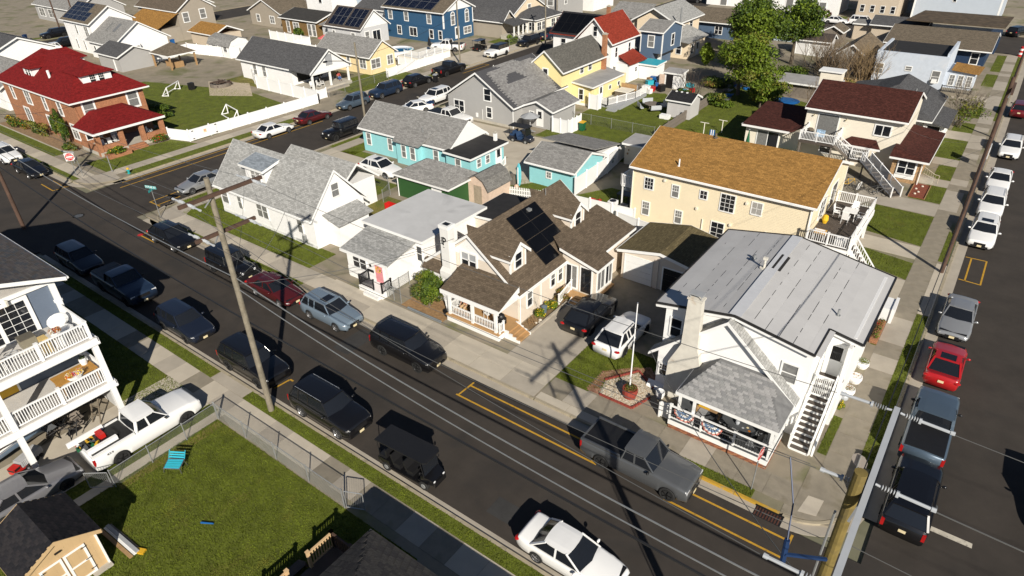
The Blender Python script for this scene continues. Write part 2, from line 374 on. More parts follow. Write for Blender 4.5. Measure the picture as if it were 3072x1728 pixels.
# house parts
FACES={'-y':lambda a,f,z,d:(a,f-d,z),'+y':lambda a,f,z,d:(a,f+d,z),'+x':lambda a,f,z,d:(f+d,a,z),'-x':lambda a,f,z,d:(f-d,a,z)}
def fbox(mb, face, f, a0, a1, z0, z1, d0, d1, m=0):
 p=FACES[face](a0,f,z0,d0);q=FACES[face](a1,f,z1,d1)
 mb.box(p[0],q[0],p[1],q[1],p[2],q[2],m)
def win(T, face, f, a, z, w, h, style='dh', glass=None, trim=None, tw=.09, label=None, name='window', d=.05):
 """window > pane(s), sash bars; a = centre along the wall, z = bottom of the opening"""
 glass=glass or GLASS;trim=trim or WHITE
 c=MB();a0,a1=a-w/2,a+w/2;z1=z+h
 fbox(c,face,f,a0-tw,a0,z-tw,z1+tw,.0,d);fbox(c,face,f,a1,a1+tw,z-tw,z1+tw,.0,d)
 fbox(c,face,f,a0,a1,z1,z1+tw,.0,d-.004);fbox(c,face,f,a0,a1,z-tw,z,.0,d+.03)
 W=c.build(name,trim,T,label=label)
 s=MB();t=.028;ds=d-.02
 def bar(b0, b1, y0, y1):fbox(s, face, f, b0, b1, y0, y1, .006, ds)
 panes=[]
 if style in('dh','dh2','dhg'):
  n=2 if style=='dh2' else 1
  for i in range(n):
   b0=a0+(a1-a0)*i/n;b1=a0+(a1-a0)*(i+1)/n;zm=(z+z1)/2
   if i:bar(b0-.05,b0+.05,z,z1)
   bar(b0,b1,zm-.025,zm+.025)
   if style=='dhg':
    for k in(1,2):x=b0+(b1-b0)*k/3;bar(x-.011,x+.011,zm+.025,z1)
    y=zm+(z1-zm)*.52;bar(b0,b1,y-.011,y+.011)
   g0=b0+(.05 if i else 0);g1=b1-(.05 if n==2 and not i else 0)
   panes+=[(g0,g1,z,zm-.025),(g0,g1,zm+.025,z1)]
 elif style.startswith('g'):
  nx,nz=int(style[1]),int(style[2])
  for k in range(1,nx):x=a0+w*k/nx;bar(x-t/2,x+t/2,z,z1)
  for k in range(1,nz):y=z+h*k/nz;bar(a0,a1,y-t/2,y+t/2)
  for i in range(nx):
   for k in range(nz):
    panes.append((a0+w*i/nx+(t/2 if i else 0),a0+w*(i+1)/nx-(t/2 if i<nx-1 else 0),z+h*k/nz+(t/2 if k else 0),z+h*(k+1)/nz-(t/2 if k<nz-1 else 0)))
 elif style=='slide':
  bar(a-.04,a+.04,z,z1)
  panes=[(a0,a-.04,z,z1),(a+.04,a1,z,z1)]
 elif style=='arch':
  panes=[(a0,a1,z,(z+z1)/2-.02),(a0,a1,(z+z1)/2+.02,z1)]
  bar(a0,a1,(z+z1)/2-.02,(z+z1)/2+.02)
  mb=MB();n=10;F=FACES[face]
  P=[F(a-(w/2)*math.cos(math.pi*i/n),f,z1+tw+.001+(w/2)*math.sin(math.pi*i/n),.03)for i in range(n+1)]
  mb.add(P,[tuple(range(n+1))]);mb.build('pane',glass,W)
  ar=MB()
  for i in range(n):
   t0,t1=math.pi*i/n,math.pi*(i+1)/n
   q=[F(a-r*math.cos(t),f,z1+tw+r*math.sin(t),dd)for dd in(0,d)for r,t in((w/2,t0),(w/2+tw,t0),(w/2+tw,t1),(w/2,t1))]
   ar.add(q,[(4,5,6,7),(0,3,2,1),(0,1,5,4),(1,2,6,5),(2,3,7,6),(3,0,4,7)])
  ar.build('arch_frame',trim,W)
 else:panes=[(a0,a1,z,z1)]
 s.build('sash',trim,W)
 gl=glass if isinstance(glass,(list,tuple))else[glass]
 for i,(b0,b1,y0,y1)in enumerate(panes):
  p=MB();fbox(p,face,f,b0,b1,y0,y1,.004,.018);p.build('pane',gl[i%len(gl)],W)
 return W
def door(T, face, f, a, z, w, h, m=None, trim=None, glass=None, label=None, d=.05):
 c=MB();trim=trim or WHITE;tw=.1;a0,a1=a-w/2,a+w/2
 fbox(c,face,f,a0-tw,a0,z,z+h+tw,0,d);fbox(c,face,f,a1,a1+tw,z,z+h+tw,0,d);fbox(c,face,f,a0,a1,z+h,z+h+tw,0,d-.003)
 D=c.build('door',trim,T,label=label)
 p=MB();fbox(p,face,f,a0,a1,z,z+h,.003,.03);p.build('door_leaf',m or WHITE,D)
 if glass:
  q=MB();fbox(q,face,f,a0+.14,a1-.14,z+h*glass,z+h-.15,.03,.036);q.build('pane',GLASS,D)
 k=MB();fbox(k,face,f,a1-.12,a1-.07,z+1.0,z+1.05,.03,.08);k.build('handle',CHROME,D)
 return D
def walls(T, x0, x1, y0, y1, z0, z1, m, gable=None, name='wall', label=None):
 mb=MB()
 if gable is None:mb.box(x0,x1,y0,y1,z0,z1)
 else:
  ax,zr=gable[0],gable[1]
  if ax=='x':
   yc=gable[2]if len(gable)>2 else(y0+y1)/2
   P=[(y0,z0),(y1,z0),(y1,z1),(yc,zr),(y0,z1)];n=5
   V=[(x0,y,z)for y,z in P]+[(x1,y,z)for y,z in P]
  else:
   xc=gable[2]if len(gable)>2 else(x0+x1)/2
   P=[(x0,z0),(x1,z0),(x1,z1),(xc,zr),(x0,z1)];n=5
   V=[(x,y1,z)for x,z in P]+[(x,y0,z)for x,z in P]
  mb.add(V,[tuple(reversed(range(5))),tuple(range(5,10))]+[(i,(i+1)%5,5+(i+1)%5,5+i)for i in range(5)])
 return mb.build(name,m,T,label=label)
def gable_roof(T, x0, x1, y0, y1, ze, zr, ax, m, t=.13, fascia=WHITE, mid=None, ends=(1, 1), gutter=True, name='roof'):
 """x0..y1 = extent of the eaves, ze = eave top, zr = ridge top"""
 mb=MB()
 if ax=='x':
  c=(y0+y1)/2 if mid is None else mid
  mb.slab([(x0,y0,ze),(x1,y0,ze),(x1,c,zr),(x0,c,zr)],t);mb.slab([(x0,c,zr+.001),(x1,c,zr+.001),(x1,y1,ze),(x0,y1,ze)],t)
 else:
  c=(x0+x1)/2 if mid is None else mid
  mb.slab([(x0,y0,ze),(c,y0,zr),(c,y1,zr),(x0,y1,ze)],t);mb.slab([(c,y0,zr+.001),(x1,y0,ze),(x1,y1,ze),(c,y1,zr+.001)],t)
 R=mb.build(name,m,T)
 f=MB();h=.17;w=.03
 if ax=='x':
  for y,s in((y0,-1),(y1,1)):
   f.box(x0,x1,y+s*.002,y+s*w,ze-t-.05,ze-.02)
  for k,(x,s)in enumerate(((x0,-1),(x1,1))):
   if not ends[k]:continue
   for ya in(y0,y1):
    f.slab([(x+s*.003,ya,ze+.004),(x+s*w,ya,ze+.004),(x+s*w,c,zr+.004),(x+s*.003,c,zr+.004)],h+.05)
 else:
  for x,s in((x0,-1),(x1,1)):
   f.box(x+s*.002,x+s*w,y0,y1,ze-t-.05,ze-.02)
  for k,(y,s)in enumerate(((y0,-1),(y1,1))):
   if not ends[k]:continue
   for xa in(x0,x1):
    f.slab([(xa,y+s*.003,ze+.004),(xa,y+s*w,ze+.004),(c,y+s*w,zr+.004),(c,y+s*.003,zr+.004)],h+.05)
 f.build('fascia',fascia,T)
 if gutter:
  g=MB()
  if ax=='x':
   for y,s in((y0,-1),(y1,1)):g.box(x0+.02,x1-.02,y+s*(w+.002),y+s*(w+.1),ze-.16,ze-.055)
  else:
   for x,s in((x0,-1),(x1,1)):g.box(x+s*(w+.002),x+s*(w+.1),y0+.02,y1-.02,ze-.16,ze-.055)
  g.build('gutter',fascia,T)
 return R
def hip_roof(T, x0, x1, y0, y1, ze, zr, a, b, m, t=.13, fascia=WHITE, name='roof'):
 """a, b = the two ends of the ridge (x, y)"""
 A=(a[0],a[1],zr);B=(b[0],b[1],zr);mb=MB()
 c=[(x0,y0,ze),(x1,y0,ze),(x1,y1,ze),(x0,y1,ze)]
 if abs(a[1]-b[1])<1e-6:polys=[[c[0],c[1],B,A],[c[1],c[2],B],[c[2],c[3],A,B],[c[3],c[0],A]]
 else:polys=[[c[0],c[1],A],[c[1],c[2],B,A],[c[2],c[3],B],[c[3],c[0],A,B]]
 for p in polys:
  q=[p[i]for i in range(len(p))if(Vector(p[i])-Vector(p[i-1])).length>1e-4]
  mb.slab(q,t)
 R=mb.build(name,m,T)
 f=MB();w=.03
 f.box(x0-w,x1+w,y0-w,y0-.002,ze-t-.05,ze-.01);f.box(x0-w,x1+w,y1+.002,y1+w,ze-t-.05,ze-.01)
 f.box(x0-w,x0-.002,y0-.001,y1+.001,ze-t-.05,ze-.01);f.box(x1+.002,x1+w,y0-.001,y1+.001,ze-t-.05,ze-.01)
 f.build('fascia',fascia,T)
 return R
def flat_roof(T, poly, m, t=.14, fascia=WHITE, name='roof', fh=.2):
 mb=MB();mb.slab(poly,t);R=mb.build(name,m,T)
 if fascia:
  f=MB();n=len(poly);P=[Vector(p)for p in poly]
  ar=sum(P[i].x*P[(i+1)%n].y-P[(i+1)%n].x*P[i].y for i in range(n))
  for i in range(n):
   p,q=P[i],P[(i+1)%n];d=(q-p);nn=Vector((d.y,-d.x,0)).normalized()*(1 if ar>0 else-1)
   a0,a1=p+nn*.003,q+nn*.003
   f.slab([a0-Vector((0,0,.012)),a1-Vector((0,0,.012)),a1+nn*.035-Vector((0,0,.012)),a0+nn*.035-Vector((0,0,.012))],fh)
  f.build('fascia',fascia,T)
 return R
def corner_boards(T, x0, x1, y0, y1, z0, z1, m=None, w=.1, which=((0, 0), (1, 0), (1, 1), (0, 1))):
 mb=MB()
 for i,j in which:
  x=x1 if i else x0;y=y1 if j else y0;sx=1 if i else-1;sy=1 if j else-1
  mb.box(x+sx*.02,x-sx*w,y+sy*.003,y+sy*.02,z0,z1);mb.box(x+sx*.003,x+sx*.021,y+sy*.0201,y-sy*w,z0,z1)
 mb.build('corner_board',m or WHITE,T)
def chimney(T, x, y, w, d, z0, z1, m, cap=True):
 mb=MB();mb.box(x-w/2,x+w/2,y-d/2,y+d/2,z0,z1);C=mb.build('chimney',m,T)
 if cap:
  MB().box(x-w/2-.05,x+w/2+.05,y-d/2-.05,y+d/2+.05,z1,z1+.1).box(x-w/4,x+w/4,y-d/4,y+d/4,z1+.1,z1+.22).build('chimney_cap',FOUND,C)
 return C
def vent(T, x, y, z, h=.45, r=.06, m=None):
 mb=MB();mb.tube((x,y,z-.1),(x,y,z+h),r,8);mb.tube((x,y,z-.04),(x,y,z+.03),r*2.2,8)
 return mb.build('vent_pipe',m or GALV,T)
def solar(T, p00, u, v, nx, ny, m=None, gap=.03, skip=()):
 """grid of panels on a slope: p00 = lower corner, u / v = whole extents along the eave and up the slope"""
 p00=Vector(p00);u=Vector(u);v=Vector(v);n=u.cross(v).normalized()
 lu,lv=u.length/nx,v.length/ny;eu,ev=u.normalized(),v.normalized()
 pm=MB();hw,hh=lu/2-gap/2,lv/2-gap/2
 fr=m is SOLARB;pm.box(-hw,hw,-hh,hh,0,.035,1);pm.box(-hw+.02,hw-.02,-hh+.02,hh-.02,.035,.038,0)
 for k in range(1,1 if fr else 6):pm.box(-hw+.02,hw-.02,-hh+k*lv/6-.004,-hh+k*lv/6+.004,.038,.0385,1)
 me=pm.mesh('solar_panel',[m or SOLAR,BLACK if m is SOLARB else GALV])
 R=Matrix((eu,ev,n)).transposed()
 for i in range(nx):
  for j in range(ny):
   if(i,j)in skip:continue
   c=p00+eu*lu*(i+.5)+ev*lv*(j+.5)+n*.07
   inst(me,'solar_panel',T,c,R.to_euler())
BAL={}
def rail(T, a, b, h=1.0, m=None, step=.13, every=2.0, fine=True, bw=.035, post=.1, name='railing', ends=(1, 1), cap=.04, bal=None):
 """railing from a to b (deck level): rails and posts in one part, each baluster a sub-part"""
 m=m or VINYL;a=Vector(a);b=Vector(b);d=b-a;L=Vector((d.x,d.y,0)).length;e=d/L
 mb=MB();up=Vector((0,0,1))
 mb.beam(a+up*(h-.035),b+up*(h-.035),.09,.07);mb.beam(a+up*.1,b+up*.1,.06,.06)
 n=max(1,round(L/every))
 for i in range(n+1):
  if(i==0 and not ends[0])or(i==n and not ends[1]):continue
  p=a+e*(L*i/n);q=post/2
  mb.box(p.x-q,p.x+q,p.y-q,p.y+q,p.z,p.z+h+cap);mb.box(p.x-q-.02,p.x+q+.02,p.y-q-.02,p.y+q+.02,p.z+h+cap,p.z+h+cap+.04)
 R=mb.build(name,m,T)
 k=max(1,int(L/step));slope=d.z/L
 if fine:
  bal=bal or m;key=(round(h,2),bal.name,bw)
  if key not in BAL:
   s=MB();s.box(-bw/2,bw/2,-bw/2,bw/2,.13,h-.07);BAL[key]=s.mesh('baluster',bal)
  for i in range(k):
   p=a+e*(L*(i+.5)/k);inst(BAL[key],'baluster',R,p,(0,0,math.atan2(e.y,e.x)))
 else:
  s=MB()
  for i in range(k):
   p=a+e*(L*(i+.5)/k);s.box(p.x-bw/2,p.x+bw/2,p.y-bw/2,p.y+bw/2,p.z+.13,p.z+h-.07)
  s.build('baluster',m,R,kind='stuff')
 return R
def fence(label, pts, h=1.8, m=None, every=2.4, name='vinyl_fence', group=None, z=.1, capz=.12, boards=0, cat='fence'):
 """fence > post, panel (> rail)"""
 m=m or VINYL
 T=thing(name,label,cat,(pts[0][0],pts[0][1],z),group=group)
 for a,b in zip(pts[:-1],pts[1:]):
  a=Vector((a[0],a[1],z));b=Vector((b[0],b[1],z));L=(b-a).length;n=max(1,round(L/every))
  for i in range(n):
   p,q=a.lerp(b,i/n),a.lerp(b,(i+1)/n);e=(q-p).normalized()
   mb=MB()
   if boards:
    k=max(1,int((q-p).length/boards));nn=Vector((e.y,-e.x,0))
    bm_=MB();hh=h-.04
    bm_.box(-boards/2+.006,boards/2-.006,-.012,.012,.03,hh)
    key=('bd',m.name,round(h,2),boards)
    if key not in BAL:BAL[key]=bm_.mesh('board',m)
    mb.beam(p+Vector((0,0,.35))+nn*.03,q+Vector((0,0,.35))+nn*.03,.04,.09);mb.beam(p+Vector((0,0,h-.3))+nn*.03,q+Vector((0,0,h-.3))+nn*.03,.04,.09)
    R=mb.build('panel',m,T)
    for j in range(k):
     c=p+e*((q-p).length*(j+.5)/k);inst(BAL[key],'board',R,c,(0,0,math.atan2(e.y,e.x)))
   else:
    mb.beam(p+e*.06+Vector((0,0,h/2)),q-e*.06+Vector((0,0,h/2)),.03,h-.1)
    R=mb.build('panel',m,T)
    r=MB();r.beam(p+e*.06+Vector((0,0,h-.05)),q-e*.06+Vector((0,0,h-.05)),.055,.1);r.beam(p+e*.06+Vector((0,0,.1)),q-e*.06+Vector((0,0,.1)),.055,.14)
    r.build('rail',m,R)
  for i in range(n+1):
   if i==n and b!=Vector((pts[-1][0],pts[-1][1],z)):continue
   p=a.lerp(b,i/n);c=MB();c.box(p.x-.065,p.x+.065,p.y-.065,p.y+.065,z,z+h+.06)
   c.add([(p.x-.085,p.y-.085,z+h+.06),(p.x+.085,p.y-.085,z+h+.06),(p.x+.085,p.y+.085,z+h+.06),(p.x-.085,p.y+.085,z+h+.06),(p.x,p.y,z+h+.06+capz)],[(3,2,1,0),(0,1,4),(1,2,4),(2,3,4),(3,0,4)])
   c.build('post',m,T)
 return T
def chainlink(label, pts, h=1.2, z=.1, every=2.6, real=True, postm=None, group=None):
 """chain-link fence > post, top_rail, chain_mesh (woven wire as real strands)"""
 postm=postm or GALV
 T=thing('chain_link_fence',label,'fence',(pts[0][0],pts[0][1],z),group=group)
 for a,b in zip(pts[:-1],pts[1:]):
  a=Vector((a[0],a[1],z));b=Vector((b[0],b[1],z));L=(b-a).length;n=max(1,round(L/every));e=(b-a)/L;up=Vector((0,0,1))
  MB().tube(a+up*h,b+up*h,.022,6).build('top_rail',postm,T)
  for i in range(n+1):
   p=a.lerp(b,i/n);MB().tube(p,p+up*(h+.05),.03,7).ell(tuple(p+up*(h+.06)),.038,.038,.04,6,4).build('post',postm,T)
  w=MB();st=.075 if real else .16;k=int(L/st);r=.003 if real else .005;hh=h-.04
  for i in range(-int(hh/st),k):
   for s in(0,1):
    x0,x1=i*st,i*st+hh;z0,z1=.02,hh+.02
    if x0<0:z0+=-x0;x0=0
    if x1>L:z1-=x1-L;x1=L
    if x1<=x0:continue
    if s:za,zb=hh+.04-z0,hh+.04-z1
    else:za,zb=z0,z1
    w.tube(a+e*x0+up*za,a+e*x1+up*zb,r,3,cap=False)
  w.build('chain_mesh',CHAINW,T,kind='stuff')
 return T
def steps(T, p, n, rise, run, width, dirv, m, riser=None, name='stair', each=True):
 """n treads climbing along dirv (unit, horizontal) from p at its foot"""
 p=Vector(p);d=Vector(dirv);s=Vector((-d.y,d.x,0));st=MB()
 for k in(-1,1):st.beam(p+s*k*(width/2+.02)+Vector((0,0,.02)),p+d*run*n+s*k*(width/2+.02)+Vector((0,0,rise*n-.05)),.05,.26)
 S=st.build(name,riser or m,T)
 for i in range(n):
  t=MB();c=p+d*run*(i+.5)+Vector((0,0,rise*(i+1)-.02))
  t.obox(c,d*(run*.55),s*width/2,(0,0,.02));t.build('tread',m,S)
  if riser:
   r=MB();c=p+d*run*(i+.02)+Vector((0,0,rise*(i+.5)-.02));r.obox(c,d*.012,s*width/2,(0,0,rise/2-.02));r.build('riser',riser,S)
 return S
 # vehicles
CARS={}
SPEC={'sedan':dict(wb=2.82,fo=.95,ro=1.12,W=1.86,H=1.45,belt=.93,nose=.70,cow=.88,rf=.02,rr=-1.08,gb=-1.78,tail=1.00,R=.335),'coupe':dict(wb=2.72,fo=.92,ro=1.00,W=1.84,H=1.38,belt=.90,nose=.68,cow=.72,rf=-.10,rr=-.85,gb=-1.72,tail=1.02,R=.335),'suv':dict(wb=2.72,fo=.93,ro=1.03,W=1.88,H=1.68,belt=1.06,nose=.86,cow=.88,rf=.22,rr=-1.85,gb=-2.22,tail=1.08,R=.36),'bigsuv':dict(wb=3.05,fo=.93,ro=1.15,W=1.98,H=1.80,belt=1.16,nose=1.02,cow=.95,rf=.35,rr=-2.15,gb=-2.55,tail=1.16,R=.40),'crossover':dict(wb=2.95,fo=.90,ro=.98,W=1.92,H=1.62,belt=1.02,nose=.84,cow=.98,rf=.15,rr=-1.45,gb=-2.20,tail=1.04,R=.375),'pickup':dict(wb=3.67,fo=.98,ro=1.25,W=2.05,H=1.95,belt=1.28,nose=1.13,cow=1.05,rf=.42,rr=-.62,gb=-.80,tail=1.30,R=.415),'jeep':dict(wb=3.00,fo=.72,ro=.80,W=1.86,H=1.86,belt=1.18,nose=1.12,cow=.52,rf=.36,rr=-2.10,gb=-2.16,tail=1.16,R=.415),'defender':dict(wb=3.02,fo=.85,ro=.88,W=2.0,H=1.95,belt=1.28,nose=1.12,cow=.78,rf=.42,rr=-2.15,gb=-2.30,tail=1.28,R=.40),}
def car_meshes(kind):
 if kind in CARS:return CARS[kind]
 S=SPEC[kind];wb,W,H,belt,R=S['wb'],S['W'],S['H'],S['belt'],S['R']
 xf=wb/2+S['fo'];xr=-wb/2-S['ro'];hw=W/2
 boxy=kind in('jeep','defender','pickup')
 zf=lambda x:np.interp(x,[xr,xr+.12,S['gb'],S['cow'],xf-.55,xf-.06,xf],[S['tail']-(.16 if not boxy else .04),S['tail'],belt if kind!='pickup' else S['tail'],belt+.02,S['nose']+.06,S['nose']-.04,S['nose']-.2])
 xs=sorted(set([round(v,3)for v in list(np.linspace(xr,xf,46))+[xr+.05,xr+.12,xf-.05,xf-.12]+[s*wb/2+R*1.12*k for s in(-1,1)for k in(-1,-.93,-.75,-.45,0,.45,.75,.93,1)]]))
 V=[];F=[];MI=[];ring=15
 for x in xs:
  ef=max(0,(x-(xf-.75))/.75);er=max(0,((xr+.6)-x)/.6)
  w=hw*(1-(.15 if not boxy else .06)*ef**2.4-(.11 if not boxy else .04)*er**2.4)
  if kind=='jeep' and x>S['cow']:w*=.80
  zb=.22+.10*ef**2+.10*er**2+(.06 if boxy else 0);zt=float(zf(x));za=zb
  for s in(-1,1):
   dx=abs(x-s*wb/2);RR=R*1.12
   if dx<RR:za=max(za,R+math.sqrt(max(0,RR*RR-dx*dx)))
  h=zt-zb;cr=.035
  zz=[zb,zb+.02,max(zb+.12,za),max(zb+.5*h,za+.03),max(zt-.13,za+.05),max(zt-.035,za+.06),zt+.004]
  yy=[w*.5,w*.90,w*.985,w*1.0,w*.985,w*.935,w*.80]
  half=list(zip(yy,zz))
  P=[(x,-y,z)for y,z in half]+[(x,0,zt+cr)]+[(x,y,z)for y,z in reversed(half)]
  V+=P
 n=len(xs)
 for i in range(n-1):
  for k in range(ring-1):
   F.append((i*ring+k,(i+1)*ring+k,(i+1)*ring+k+1,i*ring+k+1));MI.append(1 if k in(1,12)else 0)
  F.append((i*ring+ring-1,(i+1)*ring+ring-1,(i+1)*ring,i*ring));MI.append(1)
 F.append(tuple(range(ring)));MI.append(0);F.append(tuple(reversed(range((n-1)*ring,n*ring))));MI.append(0)
 out={}
 out['body']=new_mesh('body',V,F,[P_BLACK,BLACK],MI,smooth=True)
 u=MB();u.box(xr+.15,xf-.15,-hw*.80,hw*.80,.2,.72);out['underbody']=u.mesh('underbody',BLACK)
 g={}
 yb,yt=hw*.90,hw*(.70 if not boxy else .80);zb=belt-.01;zt=H-.05
 c,rf,rr,gb=S['cow'],S['rf'],S['rr'],S['gb']
 bow=.14 if not boxy else .04
 B=lambda x,y,z:(x,y,z)
 zr=belt if kind!='pickup' else S['tail']-.02
 wsh=MB();wsh.add([(c-.06,-yb,zb),(c+bow,0,zb),(c-.06,yb,zb),(rf-.04,yt,zt),(rf+bow*.5,0,zt+.02),(rf-.04,-yt,zt)],[(0,1,4,5),(1,2,3,4)])
 out['windshield']=wsh.mesh('windshield',GLASS,smooth=True)
 rw=MB();rb=bow*.7 if kind not in('suv','bigsuv','jeep','pickup','defender')else .03
 rw.add([(gb+.04,yb,zr),(gb-rb,0,zr),(gb+.04,-yb,zr),(rr+.03,-yt,zt),(rr-rb*.6,0,zt+.02),(rr+.03,yt,zt)],[(0,1,4,5),(1,2,3,4)])
 out['rear_window']=rw.mesh('rear_window',GLASS,smooth=True)
 for nm,s in(('l',1),('r',-1)):
  q=MB();P=[(gb+.04,s*yb,zr),(c-.06,s*yb,zb),(rf-.04,s*yt,zt),(rr+.03,s*yt,zt)]
  q.add(P,[(0,1,2,3)if s<0 else(3,2,1,0)]);out['side_'+nm]=q.mesh('side_window',GLASS)
 rp=MB()
 nx,ny=8,6;rv=[]
 for i in range(nx+1):
  a=i/nx;x=(rr-.02)+(rf+.02-(rr-.02))*a
  for j in range(ny+1):
   b=j/ny*2-1;edge=.02+bow*.5*(1-b*b)
   xx=x+(edge if i==nx else(-rb*.6*(1-b*b)-.03 if i==0 else 0))
   yy_=(yt+.025)*b*(1-.04*(abs(2*a-1)**3))
   z=zt+.012+.045*(1-b**4)*(1-.35*abs(2*a-1)**4)
   rv.append((xx,yy_,z))
 fs=[(i*(ny+1)+j,(i+1)*(ny+1)+j,(i+1)*(ny+1)+j+1,i*(ny+1)+j+1)for i in range(nx)for j in range(ny)]
 rp.add(rv,fs);o=len(rv)
 rim=[i*(ny+1)for i in range(nx+1)]+[nx*(ny+1)+j for j in range(1,ny+1)]+[i*(ny+1)+ny for i in range(nx-1,-1,-1)]+[j for j in range(ny-1,0,-1)]
 low=[(rv[k][0],rv[k][1],rv[k][2]-.06)for k in rim]
 rp.v+=low;L=len(rim)
 for k in range(L):rp.f.append((rim[(k+1)%L],rim[k],o+k,o+(k+1)%L));rp.m.append(0)
 for s in(-1,1):
  pw=.045
  rp.beam((c-.06,s*yb,zb),(rf-.03,s*(yt+.005),zt+.01),.07,.05)
  rp.beam((gb+.04,s*yb,zr),(rr+.03,s*(yt+.005),zt+.01),.10 if kind!='pickup' else .16,.06)
  def sp(x):
   tb=(x-(gb+.04))/((c-.06)-(gb+.04));return tb
  for xp in([(rf+rr)/2+.12]+([rr+.55]if kind in('suv','bigsuv','defender','jeep','crossover')else[])):
   rp.beam((xp-.06,s*(yb+.004),zb),(xp-.1,s*(yt+.008),zt),.09,.03,up=(0,1,0))
  rp.beam((c-.02,s*(yb+.008),zb+.012),(gb+.04,s*(yb+.008),zr+.012),.03,.05)
 out['roof']=rp.mesh('roof',P_BLACK,smooth=False)
 if kind=='pickup':
  bd=MB();bx0,bx1=xr+.09,gb-.06;t=S['tail']
  bd.box(bx0,bx1,-hw*.80,hw*.80,t-.015,t+.035)
  out['bed']=bd.mesh('bed',BLACK)
 ty=MB();ty.lathe((0,0,0),[(R*.62,-.10),(R*.93,-.115),(R,-.08),(R,.08),(R*.93,.115),(R*.62,.10)],20,axis='y')
 out['tyre']=ty.mesh('wheel',RUBBER,smooth=False)
 ri=MB();ri.lathe((0,0,0),[(R*.60,-.085),(R*.66,-.118),(R*.64,-.12),(R*.60,-.09)],20,axis='y')
 ri.lathe((0,0,0),[(R*.16,-.05),(R*.16,-.115),(.02,-.118)],10,axis='y')
 for k in range(5):
  a=2*math.pi*k/5;ri.beam((R*.1*math.cos(a),-.105,R*.1*math.sin(a)),(R*.63*math.cos(a),-.112,R*.63*math.sin(a)),.02,R*.2,up=(0,1,0))
 out['rim']=ri.mesh('rim',ALLOY)
 dk=MB();dk.lathe((0,0,0),[(R*.60,-.06),(.01,-.061)],14,axis='y');out['disc']=dk.mesh('brake_disc',DKGREY)
 hl=MB();
 if kind=='jeep':hl.ell((0,0,0),.05,.1,.1,10,6)
 elif boxy:hl.box(-.06,.02,-.16,.16,-.10,.10)
 else:hl.ell((0,0,0),.18,.17,.065,10,6)
 out['headlight']=hl.mesh('headlight',CLEARL,smooth=not boxy)
 tl=MB()
 if kind in('bigsuv','pickup','defender','jeep'):tl.box(-.03,.08,-.07,.07,-.2,.2)
 elif kind=='suv':tl.ell((0,0,0),.14,.12,.12,8,6)
 else:tl.ell((0,0,0),.14,.2,.08,8,6)
 out['taillight']=tl.mesh('taillight',REDL,smooth=False)
 gr=MB();nz=S['nose']
 gr.box(xf-.12,xf+.012,-hw*.42,hw*.42,nz-.40,nz-.17);gr.box(xf-.12,xf+.018,-hw*.62,hw*.62,.34,.46);out['grille']=gr.mesh('grille',BLACK)
 pl=MB();pl.box(-.008,.012,-.15,.15,-.075,.075);out['plate']=pl.mesh('license_plate',PLATE)
 mi=MB();mi.ell((0,0,0),.07,.12,.075,8,5);mi.tube((.02,-.05,-.04),(.05,-.2,-.06),.02,5);out['mirror']=mi.mesh('mirror',P_BLACK,smooth=True)
 rl=MB()
 for s in(-1,1):rl.tube((rr+.12,s*(yt-.03),H+.03),(rf-.15,s*(yt-.03),H+.03),.018,5);
 for s in(-1,1):
  for x in(rr+.14,rf-.17):rl.tube((x,s*(yt-.03),H-.02),(x,s*(yt-.03),H+.03),.016,5)
 out['rail']=rl.mesh('roof_rail',CHROME)
 sn=MB();sn.box(rf-.75,rf-.12,-yt*.62,yt*.62,H-.02,H+.012);out['sunroof']=sn.mesh('sunroof',GLASS)
 CARS[kind]=out
 return out
def oslot(o, m):
 o.material_slots[0].link='OBJECT';o.material_slots[0].material=m
